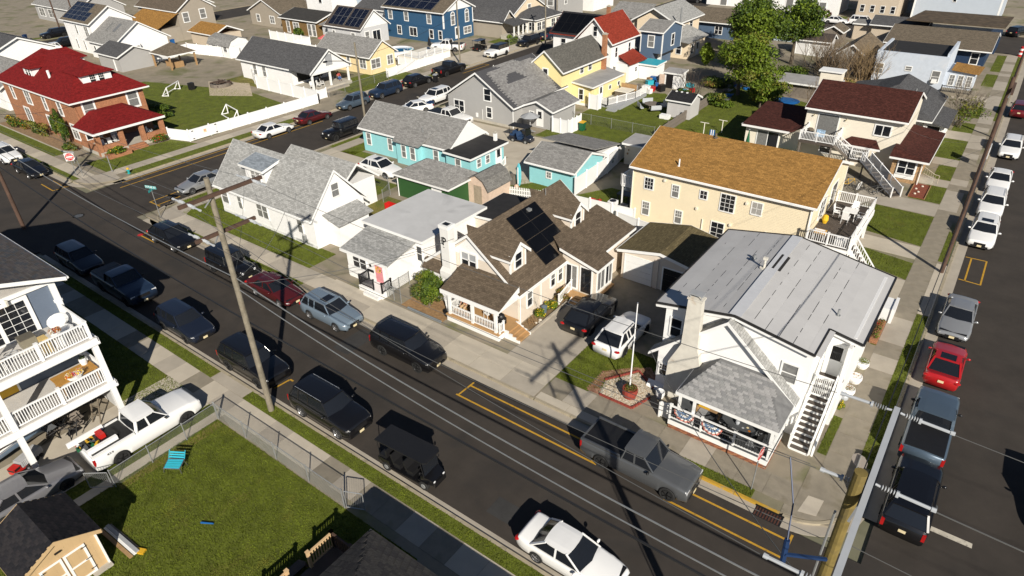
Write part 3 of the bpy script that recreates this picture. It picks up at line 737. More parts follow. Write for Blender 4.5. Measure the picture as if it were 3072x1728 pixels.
def car(kind, paintm, loc, rz, label, rims=None, group=None, roof=None, rails=False, sunroof=False, name=None, cat=None, plates=(1, 1), black_trim=True, steer=0, cover=None, z=0.0):
 S=SPEC[kind];Ms=car_meshes(kind)
 T=thing(name or{'sedan':'sedan','coupe':'coupe','pickup':'pickup_truck','jeep':'off_road_car'}.get(kind,'suv'),label,cat or{'sedan':'car','coupe':'car','pickup':'pickup truck','jeep':'car'}.get(kind,'car'),(loc[0],loc[1],z),rz,group,local=True)
 def put(k, name, p=(0, 0, 0), r=(0, 0, 0), m=None, sc=None, parent=None):
  o=bpy.data.objects.new(name,Ms[k]);COL.objects.link(o);o.parent=parent or T;o.location=p;o.rotation_euler=r
  ORG[o.name]=Vector((0,0,0))
  if sc:o.scale=sc
  if m:oslot(o,m)
  return o
 b=put('body','body',m=paintm)
 if not black_trim:b.material_slots[1].link='OBJECT';b.material_slots[1].material=paintm
 put('underbody','underbody');put('roof','roof',m=roof or paintm)
 put('windshield','windshield');put('rear_window','rear_window');put('side_l','side_window');put('side_r','side_window')
 hw=S['W']/2;R=S['R'];wb=S['wb'];xf=wb/2+S['fo'];xr=-wb/2-S['ro']
 for x in(wb/2,-wb/2):
  for s in(-1,1):
   w=put('tyre','wheel',(x,s*(hw-.115),R),(0,0,(0 if s<0 else math.pi)+(steer if x>0 else 0)))
   put('rim','rim',m=rims or ALLOY,parent=w);put('disc','brake_disc',parent=w)
 boxy=kind in('jeep','defender','pickup')
 for s in(-1,1):
  if kind=='jeep':put('headlight','headlight',(xf-.0,s*.52,S['nose']-.26))
  elif boxy:put('headlight','headlight',(xf-.035,s*(hw*.76),S['nose']-.2))
  else:put('headlight','headlight',(xf-.19,s*(hw*.73),S['nose']-.135),(0,.12,-s*.45))
  put('taillight','taillight',(xr+(.02 if boxy or kind=='bigsuv' else .08),s*(hw*(.84 if not boxy else .90)),S['tail']-(.30 if boxy or kind=='bigsuv' else .16)),(0,0,0))
  put('mirror','mirror',(S['cow']-.25,s*(hw+.10),S['belt']+.06),(0,0,0)if s>0 else(0,0,math.pi),m=(BLACK if boxy else paintm))
 put('grille','grille')
 if plates[0]:put('plate','license_plate',(xf+.03,0,.44))
 if plates[1]:put('plate','license_plate',(xr-.025,0,.78 if kind not in('sedan','coupe')else .72))
 if rails:put('rail','roof_rail',m=rails if rails is not True else CHROME)
 if sunroof:put('sunroof','sunroof')
 if kind=='pickup':
  x0,x1=xr+.02,S['gb']-.05;t=S['tail']
  if cover:
   c=MB();c.box(x0+.05,x1,-hw*.86,hw*.86,t-.02,t+.05);
   for k in(1,2):c.box(x0+.05+(x1-x0)*k/3-.01,x0+.05+(x1-x0)*k/3+.01,-hw*.87,hw*.87,t+.05,t+.055)
   c.build('bed_cover',BLACK,T)
  else:
   c=MB();h=.10
   c.box(x0,x1,-hw*.96,-hw*.84,t-.03,t+h);c.box(x0,x1,hw*.84,hw*.96,t-.03,t+h);c.box(x0,x0+.09,-hw*.8395,hw*.8395,t-.3,t+h)
   c.build('bed_rail',paintm,T)
   MB().box(x0+.091,x1,-hw*.839,hw*.839,t-.02,t+.045).build('bed_floor',BLACK,T)
 if kind=='jeep':
  sw=MB();sw.lathe((0,0,0),[(R*.5,-.12),(R*.95,-.12),(R,-.07),(R,.07),(R*.95,.12),(R*.5,.12)],18,axis='y')
  o=sw.build('spare_wheel',RUBBER,T);o.location=(xr-.12,0,1.0);o.rotation_euler=(0,0,math.pi/2)
  fl=MB()
  for x in(wb/2,-wb/2):
   for s in(-1,1):
    for a0 in range(0,6):
     t0,t1=math.pi*(a0/6),math.pi*((a0+1)/6);rr_=R*1.2
     fl.beam((x+rr_*math.cos(t0),s*(hw-.03),R+rr_*math.sin(t0)),(x+rr_*math.cos(t1),s*(hw-.03),R+rr_*math.sin(t1)),.26,.05)
  fl.box(xf-.03,xf+.12,-hw*.88,hw*.88,.52,.70)
  fl.build('fender',BLACK,T)
 return T
def golf_cart(loc, rz, label, col, rows=2, roofm=None, seatm=None, L=None, group=None, z=0.0):
 """golf cart > body, roof, roof_post, seat, wheel, windshield, steering_wheel"""
 T=thing('golf_cart',label,'golf cart',(loc[0],loc[1],z),rz,group,local=True)
 wb=1.7 if rows<=2 else 2.45;hf=wb/2;W=.62
 b=MB();b.box(-hf-.45,hf+.25,-W,W,.30,.42)
 b.slab([(hf+.55,-W*.72,.72),(hf+.55,W*.72,.72),(hf-.15,W*.95,.92),(hf-.15,-W*.95,.92)],.36);b.box(-hf-.5,-hf+.25,-W,W,.42,.78)
 b.box(hf+.5,hf+.62,-W*.7,W*.7,.30,.62)
 for s in(-1,1):
  for x in(hf,-hf):b.box(x-.3,x+.3,s*W,s*(W-.22),.52,.60)
 b.build('body',col,T)
 xs=[hf-.95-i*.85 for i in range(rows-1)]
 for x in xs:
  MB().box(x-.22,x+.25,-.55,.55,.62,.78).obox((x-.25,0,1.0),(.05,0,.03),(0,.55,0),(-.06,0,.24)).box(x-.2,x+.2,-.5,.5,.42,.62).build('seat',seatm or BLACK,T)
 MB().box(-hf-.45,-hf,-.55,.55,.78,.92).obox((-hf+.02,0,1.12),(.05,0,0),(0,.55,0),(0,0,.22)).build('seat',seatm or BLACK,T)
 MB().slab([(-hf-.55,-.64,1.95),(hf+.1,-.64,1.95),(hf+.28,-.5,1.93),(hf+.28,.5,1.93),(hf+.1,.64,1.95),(-hf-.55,.64,1.95)],.07).build('roof',roofm or BLACK,T)
 for x,dx in((hf-.05,.2),(-hf-.4,-.05)):
  for s_ in(-1,1):
   MB().tube((x+dx*.6,s_*.56,.8),(x-.05,s_*.56,1.9),.022,6).build('roof_post',BLACK,T)
 MB().obox((hf+.04,0,1.4),(.008,0,0),(0,.53,0),(-.06,0,.44)).build('windshield',GLASS,T)
 st=MB()
 for k in range(10):
  a0,a1=2*math.pi*k/10,2*math.pi*(k+1)/10
  st.tube((hf-.42+.07*math.cos(a0),.28+.17*math.sin(a0),1.08+.14*math.cos(a0)),(hf-.42+.07*math.cos(a1),.28+.17*math.sin(a1),1.08+.14*math.cos(a1)),.015,5)
 st.tube((hf-.2,.28,.9),(hf-.42,.28,1.08),.02,5);st.build('steering_wheel',BLACK,T)
 key='cartwheel'
 if key not in CARS:
  w=MB();w.lathe((0,0,0),[(.12,-.11),(.26,-.12),(.285,-.08),(.285,.08),(.26,.12),(.12,.11)],16,axis='y');CARS[key]=w.mesh('wheel',RUBBER)
  w=MB();w.lathe((0,0,0),[(.15,-.115),(.13,-.13),(.02,-.13)],10,axis='y');CARS['cartrim']=w.mesh('rim',GALV)
 for x in(hf,-hf):
  for s_ in(-1,1):
   o=inst(CARS[key],'wheel',T,(x,s_*.52,.285),(0,0,0 if s_<0 else math.pi));inst(CARS['cartrim'],'rim',o,(0,0,0))
 for s_ in(-1,1):
  MB().ell((hf+.54,s_*.36,.66),.05,.09,.06,8,5).build('headlight',CLEARL,T)
  MB().box(-hf-.53,-hf-.5,s_*.45-.06,s_*.45+.06,.58,.72).build('taillight',REDL,T)
  MB().ell((hf-.02,s_*.72,1.25),.03,.07,.09,8,5).tube((hf+.05,s_*.56,1.2),(hf-.02,s_*.7,1.25),.012,5).build('mirror',BLACK,T)
 return T
 # vegetation
def leaf_cloud(name, parent, blobs, n, size, mats, seed=1, kind=None, flat=.0, label=None, cat=None, group=None):
 """many small leaf faces through the volume of overlapping clumps"""
 rg=np.random.default_rng(seed);L=rootloc(parent)
 vol=np.array([b[3]*b[4]*b[5]for b in blobs])**.7;pick=rg.choice(len(blobs),n,p=vol/vol.sum())
 B=np.array(blobs)[pick]
 d=rg.normal(size=(n,3));d/=np.linalg.norm(d,axis=1)[:,None]
 rad=.55+.45*rg.random(n)**.7
 c=B[:,:3]+d*rad[:,None]*B[:,3:6]*(.86+.28*rg.random((n,1)))
 c-=np.array(L)
 nrm=d*.7+rg.normal(size=(n,3))*.6+np.array([0,0,.35]);nrm/=np.linalg.norm(nrm,axis=1)[:,None]
 a=np.cross(nrm,rg.normal(size=(n,3)));a/=np.linalg.norm(a,axis=1)[:,None];b=np.cross(nrm,a)
 s=size*(.6+.8*rg.random((n,1)))
 bend=nrm*s*.22
 V=np.stack([c-a*s,c-b*s*.5-bend,c+a*s,c+b*s*.5-bend],1).reshape(-1,3)
 me=bpy.data.meshes.new(name);me.vertices.add(4*n);me.vertices.foreach_set('co',V.astype(np.float32).ravel())
 me.loops.add(4*n);me.loops.foreach_set('vertex_index',np.arange(4*n,dtype=np.int32))
 me.polygons.add(n);me.polygons.foreach_set('loop_start',np.arange(0,4*n,4,dtype=np.int32))
 for mm in mats:me.materials.append(mm)
 cl=(pick*7919%97)/97.0
 w=np.clip((cl*.55+rg.random(n)*.45)*len(mats),0,len(mats)-1).astype(np.int32)
 me.polygons.foreach_set('material_index',w);me.update(calc_edges=True);me.validate()
 o=bpy.data.objects.new(name,me);link(o,parent)
 return tag(o,label,cat,group,kind)
def blobs_in(c, r, n, seed, br=(.25, .45), zf=.8):
 rg=random.Random(seed);out=[]
 for i in range(n):
  while True:
   x,y,z=(rg.uniform(-1,1)for _ in range(3))
   if x*x+y*y+z*z<=1:break
  s=rg.uniform(*br)
  out.append((c[0]+x*r[0]*.8,c[1]+y*r[1]*.8,c[2]+z*r[2]*.8,r[0]*s,r[1]*s,r[2]*s*zf+.05))
 return out
def limbs(mb, p, h, r, blobs, rg, k=10):
 top=Vector(p)+Vector((rg.uniform(-.3,.3),rg.uniform(-.3,.3),h))
 m1=Vector(p).lerp(top,.5)+Vector((rg.uniform(-.15,.15),rg.uniform(-.15,.15),0))
 mb.tube(p,m1,r,8,r*.75);mb.tube(m1,top,r*.75,8,r*.45)
 for b in rg.sample(blobs,min(k,len(blobs))):
  q=Vector(b[:3]);s=m1.lerp(top,rg.random());mid=s.lerp(q,.55)+Vector((0,0,rg.uniform(.1,.5)*h*.1))
  mb.tube(s,mid,r*.32,6,r*.2);mb.tube(mid,q,r*.2,5,r*.06)
def tree(label, p, trunk_h, tr, crown_c, crown_r, nb, nl, size, mats, seed, name='leafy_tree', group=None, cat='tree'):
 T=thing(name,label,cat,p,group=group);rg=random.Random(seed)
 bl=blobs_in(crown_c,crown_r,nb,seed)
 mb=MB();limbs(mb,p,trunk_h,tr,bl,rg,12);mb.build('trunk',BARK,T)
 leaf_cloud('crown',T,bl,nl,size,mats,seed)
 return T
def bush(label, p, r, nl, mats, seed, size=.07, name='shrub', group=None, cat='shrub', flowers=None, nf=0):
 T=thing(name,label,cat,p,group=group);rg=random.Random(seed)
 c=(p[0],p[1],p[2]+r[2]);bl=blobs_in(c,r,9,seed,(.35,.55))
 mb=MB()
 for k in range(5):
  b=bl[k];mb.tube(p,b[:3],.025,5,.008)
 mb.build('stem',BARK,T)
 leaf_cloud('foliage',T,bl,nl,size,mats,seed)
 if flowers:leaf_cloud('blossom',T,[(b[0],b[1],b[2]+.06,b[3],b[4],b[5])for b in bl],nf,size*.8,flowers,seed+1)
 return T
def twigs(label, p, h, spread, n, seed, m=None, name='bare_shrub', cat='shrub', r=.02, group=None, depth=3):
 T=thing(name,label,cat,p,group=group);rg=random.Random(seed);mb=MB()
 def grow(a, d, l, rr, lev):
  e=a+d*l;mb.tube(a,e,rr,4 if lev<depth else 3,rr*.6,cap=False)
  if lev<=0:return
  for _ in range(rg.choice((2,2,3))):
   nd=(d+Vector((rg.uniform(-.55,.55),rg.uniform(-.55,.55),rg.uniform(-.1,.45)))).normalized()
   grow(a.lerp(e,rg.uniform(.55,1)),nd,l*rg.uniform(.55,.8),rr*.6,lev-1)
 for i in range(n):
  a=Vector(p)+Vector((rg.gauss(0,spread*.35),rg.gauss(0,spread*.35),0))
  d=Vector((rg.gauss(0,.28),rg.gauss(0,.28),1)).normalized();grow(a,d,h*rg.uniform(.3,.5),r*rg.uniform(.6,1.2),depth)
 mb.build('branches',m or STICK,T,kind='stuff')
 return T
 # ground, roads, pavements, lawns
def struct(name, mb, m, label=None):
 o=mb.build(name,m,None);o['kind']='structure'
 if label:o['label']=label
 return o
def sheet(name, poly, z, m, t=.05, label=None):
 mb=MB();mb.prism(poly,z-t,z);return struct(name,mb,m,label)
def rect(x0, x1, y0, y1):return[(x0, y0), (x1, y0), (x1, y1), (x0, y1)]
g=MB();g.box(-900,500,-300,1200,-.6,-.12);struct('ground',g,GROUNDM)
sheet('road',rect(-400,120,15.35,23.55),.0,ASPHALT,.1,'asphalt street running past the beige house')
sheet('road',rect(1.0,9.6,-60,15.345),.0,ASPHALT,.1)
sheet('road',rect(1.0,9.6,23.555,400),.0,ASPHALT,.1,'asphalt street along the white corner house')
sheet('road',rect(-70.9,-61.4,23.555,400),.0,ASPHALT,.1,'asphalt cross street beside the red roofed brick house')
sheet('road',rect(-70.9,-61.4,-60,15.345),.0,ASPHALT,.1)
sheet('road',rect(-61.395,.995,143.0,152.0),.0,ASPHALT,.1)
sheet('road',rect(-157.5,-146.5,23.555,300),.0,ASPHALT,.1,'far avenue beyond the red roofed brick house')
sheet('road',rect(-4.2,.995,135.8,142.99),.0,ASPHALT,.1)
sheet('yard',[(-60.7,24.2),(-2.6,24.2),(-.7,24.7),(.1,26.3),(.1,135.6),(-4.3,135.6),(-4.3,142.9),(-60.9,142.9),(-60.9,26.5)],.10,YARD,.25)
sheet('yard',rect(-60.6,.2,-60,14.92),.10,YARD,.25)
sheet('yard',rect(-146,-71.5,24.2,400),.10,YARD,.25)
sheet('yard',rect(-400,-158,24.2,400),.10,YARD,.25)
sheet('yard',rect(-400,-71.5,-60,14.9),.10,YARD,.25)
sheet('yard',rect(10.2,200,24.4,400),.10,YARD,.25)
sheet('yard',rect(10.2,200,-60,14.9),.10,YARD,.25)
sheet('yard',rect(-60.9,.1,152.5,400),.10,YARD,.25)
for pl in(rect(-30.6,-29.2,20.7,23.3),rect(-14.2,-12.9,16.2,17.3)):sheet('road_patch',pl,.004,ASPH2,.004)
def kerb(label, p, q, w=.16, h=.13, step=3.0, m=None, nrm=1):
 """row of kerb stones, each a part of the kerb"""
 p=Vector((p[0],p[1],0));q=Vector((q[0],q[1],0));d=(q-p).normalized();s=Vector((-d.y,d.x,0))*nrm;L=(q-p).length
 b=MB();b.obox((p+q)/2+s*w/2+Vector((0,0,h/2-.03)),d*L/2,s*(w/2-.012),(0,0,h/2-.015));K=struct('kerb',b,JOINT,label)
 n=max(1,round(L/step));l=L/n;key=('k',round(l,2),w,h,(m or KERBM).name)
 if key not in BAL:
  k=MB();k.box(-l/2+.008,l/2-.008,-w/2,w/2,-.05,h);BAL[key]=k.mesh('kerb_stone',m or KERBM)
 for i in range(n):inst(BAL[key],'kerb_stone',K,p+d*(l*(i+.5))+s*w/2,(0,0,math.atan2(d.y,d.x)))
 return K
kerb('concrete kerb along the grass strip on the near side of the street',(-60.4,14.92),(-.0,14.92),.16,.13,3.05)
kerb('concrete kerb in front of the white cape house',(-60.0,24.06),(-16.9,24.06),.15,.13,3.05)
kerb('yellow kerb beside the storm drain',(-9.3,24.06),(-2.75,24.06),.15,.14,2.2,KERBY)
kerb('concrete kerb in front of the flagpole garden',(-16.85,24.06),(-9.35,24.06),.15,.14,2.5)
kerb('concrete kerb along the street with the row of white cars',(.40,26.3),(.40,135.4),.17,.13,3.05)
kerb('concrete kerb of the cross street on the white cape side',(-60.9,26.4),(-60.9,135.4),.15,.13,3.05,nrm=-1)
kerb('concrete kerb of the cross street on the brick house side',(-71.4,26.4),(-71.4,145.3),.15,.13,3.05)
kerb('yellow edged kerb in front of the brick house',(-120,24.06),(-75.2,24.06),.15,.13,3.05,KERBM)
def gutter(poly):sheet('gutter', poly, .006, CONC, .02)
gutter(rect(-60.4,0,15.085,15.42));gutter(rect(-60,-2.6,23.52,24.055));gutter(rect(.405,1.08,26.3,135.4));gutter(rect(-61.45,-60.905,26.4,135.4));gutter(rect(-71.395,-70.8,26.4,145.3));gutter(rect(-120,-75.2,23.52,24.055))
def arc(cx, cy, r, a0, a1, n=8):return[(cx+r*math.cos(math.radians(a0+(a1-a0)*i/n)), cy+r*math.sin(math.radians(a0+(a1-a0)*i/n)))for i in range(n+1)]
def arckerb(label, cx, cy, r, a0, a1, w=.15, m=None, gut=.6):
 o_=arc(cx,cy,r,a0,a1);i_=arc(cx,cy,r-w,a0,a1);mb=MB()
 for k in range(8):mb.prism([o_[k],o_[k+1],i_[k+1],i_[k]],-.05,.13)
 struct('kerb',mb,m or KERBM,label)
 o2=arc(cx,cy,r+gut,a0,a1);mb=MB()
 for k in range(8):mb.prism([o2[k],o2[k+1],o_[k+1],o_[k]],-.02,.006)
 struct('gutter',mb,CONC)
arckerb('curved kerb at the corner under the front utility pole',-2.6,26.66,2.6,-90,-8,.15)
arckerb('curved kerb at the street corner under the poplar sign',-57.6,27.4,3.35,180,270)
arckerb('curved kerb at the corner of the brick house',-74.9,27.55,3.5,-90,0)
SLABM=[CONC,CONC2,CONC3]
def sidewalk(label, x0, x1, y0, y1, step=1.5, z=.11, mats=(0, 0, 1, 2), seed=1, ax='x', rows=1):
 b=MB();b.box(x0,x1,y0,y1,z-.06,z-.014);S=struct('sidewalk',b,JOINT,label);rg=random.Random(seed)
 L=(x1-x0)if ax=='x' else(y1-y0);Wd=(y1-y0)if ax=='x' else(x1-x0)
 n=max(1,round(L/step));l=L/n;w=Wd/rows
 key=('s',round(l,3),round(w,3))
 if key not in BAL:
  k=MB();k.box(-l/2+.008,l/2-.008,-w/2+.006,w/2-.006,-.05,0);BAL[key]=k.mesh('slab',CONC)
 for i in range(n):
  for j in range(rows):
   c=(x0+l*(i+.5),y0+w*(j+.5))if ax=='x' else(x0+w*(j+.5),y0+l*(i+.5))
   o=inst(BAL[key],'slab',S,(c[0],c[1],z+rg.uniform(-.003,.003)),(rg.uniform(-.002,.002),rg.uniform(-.002,.002),0 if ax=='x' else math.pi/2))
   oslot(o,SLABM[rg.choice(mats)])
 return S
sidewalk('pavement of pale slabs along the chain-link fence and lawn',-60,0,12.75,14.18,1.55,mats=(0,1,1,2),seed=3)
sidewalk('pavement in front of the white cape house',-57.6,-37.0,24.78,26.45,1.6,mats=(0,0,1),seed=5)
sidewalk('wide concrete frontage before the beige house',-37.0,-17.0,24.22,26.6,2.5,mats=(0,1,1),seed=6,rows=2)
sidewalk('weathered pavement before the corner house porch',-16.9,-2.4,24.86,26.42,1.5,mats=(2,2,0),seed=7)
sidewalk('sloping kerbside slabs by the flagpole garden',-16.9,-8.6,24.22,24.84,2.0,mats=(1,0),seed=8)
sidewalk('pavement beside the white corner house',-1.95,-.5,28.0,62.0,1.7,mats=(2,0,2),seed=9,ax='y')
sidewalk('pavement along the street with white cars',-1.95,-.5,62.0,135.0,1.7,mats=(2,0,0),seed=10,ax='y')
sidewalk('pale new concrete driveway apron by the right street',-.5,.38,46.3,54.6,2.7,mats=(1,),seed=11,ax='y')
sidewalk('pavement along the cross street beside the white cape',-60.0,-58.5,27.6,62,1.6,mats=(0,0,1),seed=12,ax='y')
sidewalk('pavement along the cross street by the grey cape',-60.0,-58.5,62,135,1.6,mats=(0,0,1),seed=13,ax='y')
sidewalk('pavement between brick house and cross street',-74.6,-73.1,26.2,53,1.6,mats=(0,0,1),seed=14,ax='y')
sidewalk('pavement before the porch house and yellow cottage',-74.6,-73.1,62.5,145,1.6,mats=(0,0,1),seed=15,ax='y')
sidewalk('pavement in front of the brick house',-120,-74.9,24.9,26.3,1.6,mats=(0,1),seed=16)
sheet('corner_pavement',[(-2.75,24.22),(-1.4,24.55),(-.45,25.4),(-.25,26.4),(-.3,27.95),(-2.39,27.95),(-2.39,24.86),(-2.75,24.86)],.112,CONC3)
sheet('corner_pavement',[(-60.6,27.55),(-60.0,25.6),(-58.9,24.6),(-57.62,24.3),(-57.62,26.45),(-58.4,27.55)],.112,CONC)
sheet('corner_pavement',[(-74.88,24.3),(-73.2,24.7),(-71.8,26.1),(-71.6,27.4),(-73.1,27.6),(-74.88,26.3)],.112,CONC)
sheet('ramp',[(-2.1,24.75),(-1.3,24.95),(-1.25,26.1),(-1.95,26.0)],.118,CONC2)
def drive(label, x0, x1, y0, y1, m=CONC, z=.111):
 return sheet('driveway',rect(x0,x1,y0,y1),z,m,.05,label)
drive('concrete driveway between the beige house and the corner house',-20.7,-17.0,26.61,33.6,CONC)
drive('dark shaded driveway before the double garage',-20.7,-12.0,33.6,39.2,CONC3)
drive('concrete drive under and beside the balcony house',-36.6,-32.15,-4,12.74,CONC2)
sheet('path',rect(-31.25,-30.62,-2,12.74),.112,CONC2)
drive('driveway crossing by the balcony house',-34.25,-31.05,14.19,14.91,CONC)
for x0,x1,y0,y1,mm in((-7.2,-1.96,54.35,56.75,CONC2),(-8.5,-1.96,63.6,66.4,CONC),(-6.2,-1.96,46.2,50.5,CONC2),(-4.5,-1.96,71.0,72.9,CONC),(-4.2,-1.96,77.3,79.4,CONC),(-7,-1.96,86.5,89.5,CONC),(-6,-1.96,104,106.6,CONC2)):
 sheet('path',rect(x0,x1,y0,y1),.110,mm)
drive('driveway of the turquoise house',-58.4,-45.2,42.4,45.5,CONC2)
sheet('patio',[(-41.5,50.2),(-36.1,49.2),(-33.0,53.2),(-37.9,57.4),(-37.9,61.6),(-46.5,61.6),(-46.5,54.6),(-41.5,54.6)],.110,CONC2,.05,'sandy concrete patio behind the turquoise house')
drive('driveway with parked white cars by the grey cape',-60.9,-46,57.5,62.0,CONC2)
drive('pale driveway behind the white off-road car',-78,-71.45,84.5,99.0,CONC2)
sheet('patio',rect(-11.3,-5.4,64.2,69.9),.107,CONC3,.05)
sheet('patio',[(-24.5,69.5),(-21.0,67.6),(-19.0,70.3),(-20.6,73.2),(-24.2,72.2)],.109,CONC,.05)
GRASS_N=[0]
def lawn(poly, dens, seed, m=None, bm_=None, h=.055, label=None, z=.106, name='lawn'):
 o=sheet(name,poly,z,m or GRASSM,.05,label)
 if dens<=0:return o
 P=np.array(poly);lo,hi=P.min(0),P.max(0);ar=abs(sum(P[i][0]*P[(i+1)%len(P)][1]-P[(i+1)%len(P)][0]*P[i][1]for i in range(len(P))))/2
 rg=np.random.default_rng(seed);N=int((hi-lo).prod()*dens)
 q=lo-.03+(hi-lo+.06)*rg.random((N,2));ins=np.zeros(N,bool);j=len(P)-1
 for i in range(len(P)):
  xi,yi=P[i];xj,yj=P[j]
  with np.errstate(divide='ignore',invalid='ignore'):
   c=((yi>q[:,1])!=(yj>q[:,1]))&(q[:,0]<(xj-xi)*(q[:,1]-yi)/(yj-yi+1e-12)+xi)
  ins^=c;j=i
 q=q[ins];n=len(q)
 a=rg.random(n)*6.283;w=.016+.016*rg.random(n);hh=h*(.5+rg.random(n));tl=rg.normal(size=(n,2))*.03
 base=np.c_[q,np.full(n,z-.005)];dx=np.c_[np.cos(a)*w,np.sin(a)*w,np.zeros(n)]
 tip=base+np.c_[tl,hh]
 V=np.stack([base-dx,base+dx,tip],1).reshape(-1,3).astype(np.float32)
 me=bpy.data.meshes.new('grass');me.vertices.add(3*n);me.vertices.foreach_set('co',V.ravel())
 me.loops.add(3*n);me.loops.foreach_set('vertex_index',np.arange(3*n,dtype=np.int32));me.polygons.add(n)
 me.polygons.foreach_set('loop_start',np.arange(0,3*n,3,dtype=np.int32));me.materials.append(bm_ or GRASSB);me.update(calc_edges=True)
 go=bpy.data.objects.new('grass',me);link(go,o);go['kind']='stuff';GRASS_N[0]+=n
 return o
lawn(rect(-30.6,-15.0,-2,12.28),520,1,label='near lawn inside the chain-link fence')
lawn(rect(-32.15,-31.25,-2,12.74),500,2);lawn(rect(-60,-34.3,14.19,14.91),330,3);lawn(rect(-31.0,-.4,14.19,14.91),520,4,label='grass strip between pavement and kerb')
lawn(rect(-56,-36.5,9.75,12.74),260,5);lawn(rect(-36.5,-34.6,9.75,12.74),450,55)
lawn([(-58.3,26.46),(-40.1,26.46),(-40.1,29.2),(-56.0,29.2),(-56.0,40),(-58.3,40)],260,6,label='lawn around the white cape house')
lawn(rect(-50.2,-38.6,24.22,24.77),260,7);lawn(rect(-57.6,-52.0,24.22,24.77),200,77);lawn(rect(-60.9,-60.05,27.7,40.0),200,8);lawn(rect(-60.9,-60.05,46.0,56.0),160,88)
lawn([(-16.95,26.45),(-14.7,26.45),(-12.3,29.6),(-12.3,31.5),(-16.95,31.5)],450,9,label='small lawn behind the flagpole garden')
lawn(rect(-8.5,-4.15,24.22,24.85),420,10);lawn(rect(-.5,.38,29.5,46.2),300,11);lawn(rect(-2.42,-1.97,29.2,32.6),350,12);lawn(rect(-2.3,-1.97,40.8,46),250,13)
lawn([(-6.7,63.5),(-1.97,63.4),(-1.97,56.9),(-6.3,57.5)],210,14,label='square lawn before the cream house deck')
lawn([(-5.9,54.3),(-1.97,53.6),(-1.97,50.6),(-5.1,51.6)],220,15);lawn(rect(-.5,.38,55.0,61.0),200,16)
lawn([(-4.6,66.7),(-1.97,66.6),(-1.97,70.9),(-3.6,70.9)],180,17);lawn(rect(-3.5,-1.97,73.0,77.2),160,18);lawn(rect(-4.6,-1.97,79.5,86.4),150,19);lawn(rect(-4.0,-1.97,89.6,93.5),120,20);lawn(rect(-4.2,-1.97,96,101.5),120,21)
lawn(rect(-3.4,-1.97,112.5,120),110,22);lawn(rect(-3.2,-1.97,122,134),110,23);lawn(rect(-.5,.38,96,134),100,24)
lawn([(-30.6,42.5),(-24.1,42.0),(-24.1,53.5),(-28.2,53.5),(-30.2,50.0)],170,25,label='small back lawn by the air conditioners');lawn(rect(-38.2,-30.6,43.0,50.4),170,26)
lawn([(-43.2,62.1),(-37.8,62.1),(-37.8,58.0),(-31.2,58.0),(-31.2,80.0),(-38,86),(-43.0,84)],140,27,label='back lawn with the round picnic table')
lawn([(-31.0,60.0),(-20.4,61.0),(-20.4,80),(-16,90),(-32,96),(-31,80)],110,28,bm_=GRASSB,label='rough back lawn behind the board fence')
lawn([(-58.3,45.6),(-56.3,45.6),(-56.3,56.9),(-58.3,56.9)],150,29);lawn([(-58.3,45.6),(-51.5,45.6),(-51.5,46.9),(-56.3,46.9)],150,290)
lawn(rect(-45,-38.4,35,39.8),110,30,m=GRASSD);lawn(rect(-56,-46,35.5,42.3),120,31)
lawn([(-112,38.9),(-84.6,38.9),(-84.6,37.5),(-78.9,37.2),(-75.8,38.2),(-75.8,53.5),(-90,55.0),(-108,49.5)],60,32,label='large side lawn of the brick house with two goals')
lawn([(-79.3,27.4),(-74.7,27.4),(-74.7,38),(-78.6,36.9)],110,33);lawn(rect(-73.05,-71.45,28.5,50),100,34);lawn(rect(-120,-84.6,26.35,27.6),90,35);lawn(rect(-104,-75.2,24.22,24.88),90,36)
lawn(rect(-82,-74.7,62.6,75.5),80,37);lawn(rect(-73.05,-71.45,62.6,84),80,38);lawn(rect(-98,-89,57,68),50,39,m=GRASSD)
lawn(rect(-80,-74.8,99.5,122),50,40);lawn(rect(-73.0,-71.5,100,134),40,41);lawn(rect(-161.5,-159.8,40,62),30,42);lawn(rect(-60.9,-60.05,70,110),60,43)
lawn(rect(-36,-31,153,157),30,44)
def lines(label, segs, m=YELLOW, w=.11):
 mb=MB()
 for(x0,y0),(x1,y1)in segs:
  d=Vector((x1-x0,y1-y0,0));n=Vector((-d.y,d.x,0)).normalized()*w/2
  a,b=Vector((x0,y0,.006)),Vector((x1,y1,.006));mb.slab([a-n,b-n,b+n,a+n],.004)
 o=mb.build('road_marking',m,None);o['kind']='structure';o['label']=label
lines('yellow parking box before the beige house driveway',[((-20.95,21.87),(-11.4,21.87)),((-20.8,21.93),(-20.75,23.3)),((-20.7,22.95),(-11.6,22.95)),((-11.7,21.93),(-11.7,22.2))])
lines('yellow parking box by the storm drain',[((-7.6,21.85),(-1.83,21.85)),((-7.4,22.93),(-1.93,22.93)),((-1.88,21.91),(-1.88,23.35))])
lines('yellow parking box mark by the dark suv',[((-30.2,17.0),(-29.9,17.0)),((-30.2,16.94),(-30.3,15.9))])
lines('yellow parking box on the right street beside the pole',[((1.55,53.1),(1.55,57.2)),((2.55,53.0),(2.55,57.3)),((1.15,53.15),(2.49,53.05)),((1.15,57.2),(2.49,57.25))])
lines('yellow parking box between the white cars',[((1.55,75.0),(1.55,79.0)),((2.65,74.9),(2.65,79.4)),((1.15,79.2),(2.59,79.2))])
lines('yellow parking box at the corner of the poplar sign',[((-57.2,21.85),(-54.9,21.85)),((-57.2,21.91),(-57.2,23.4)),((-57.0,22.95),(-55.0,22.95))])
lines('double yellow parking lines along the brick house',[((-70.55,27.0),(-70.2,52)),((-69.4,26.2),(-69.1,52))])
lines('yellow parking box behind the silver car',[((-63.4,26.0),(-63.5,29.0)),((-62.1,26.2),(-62.2,28.5)),((-63.34,26.1),(-61.6,26.1))])
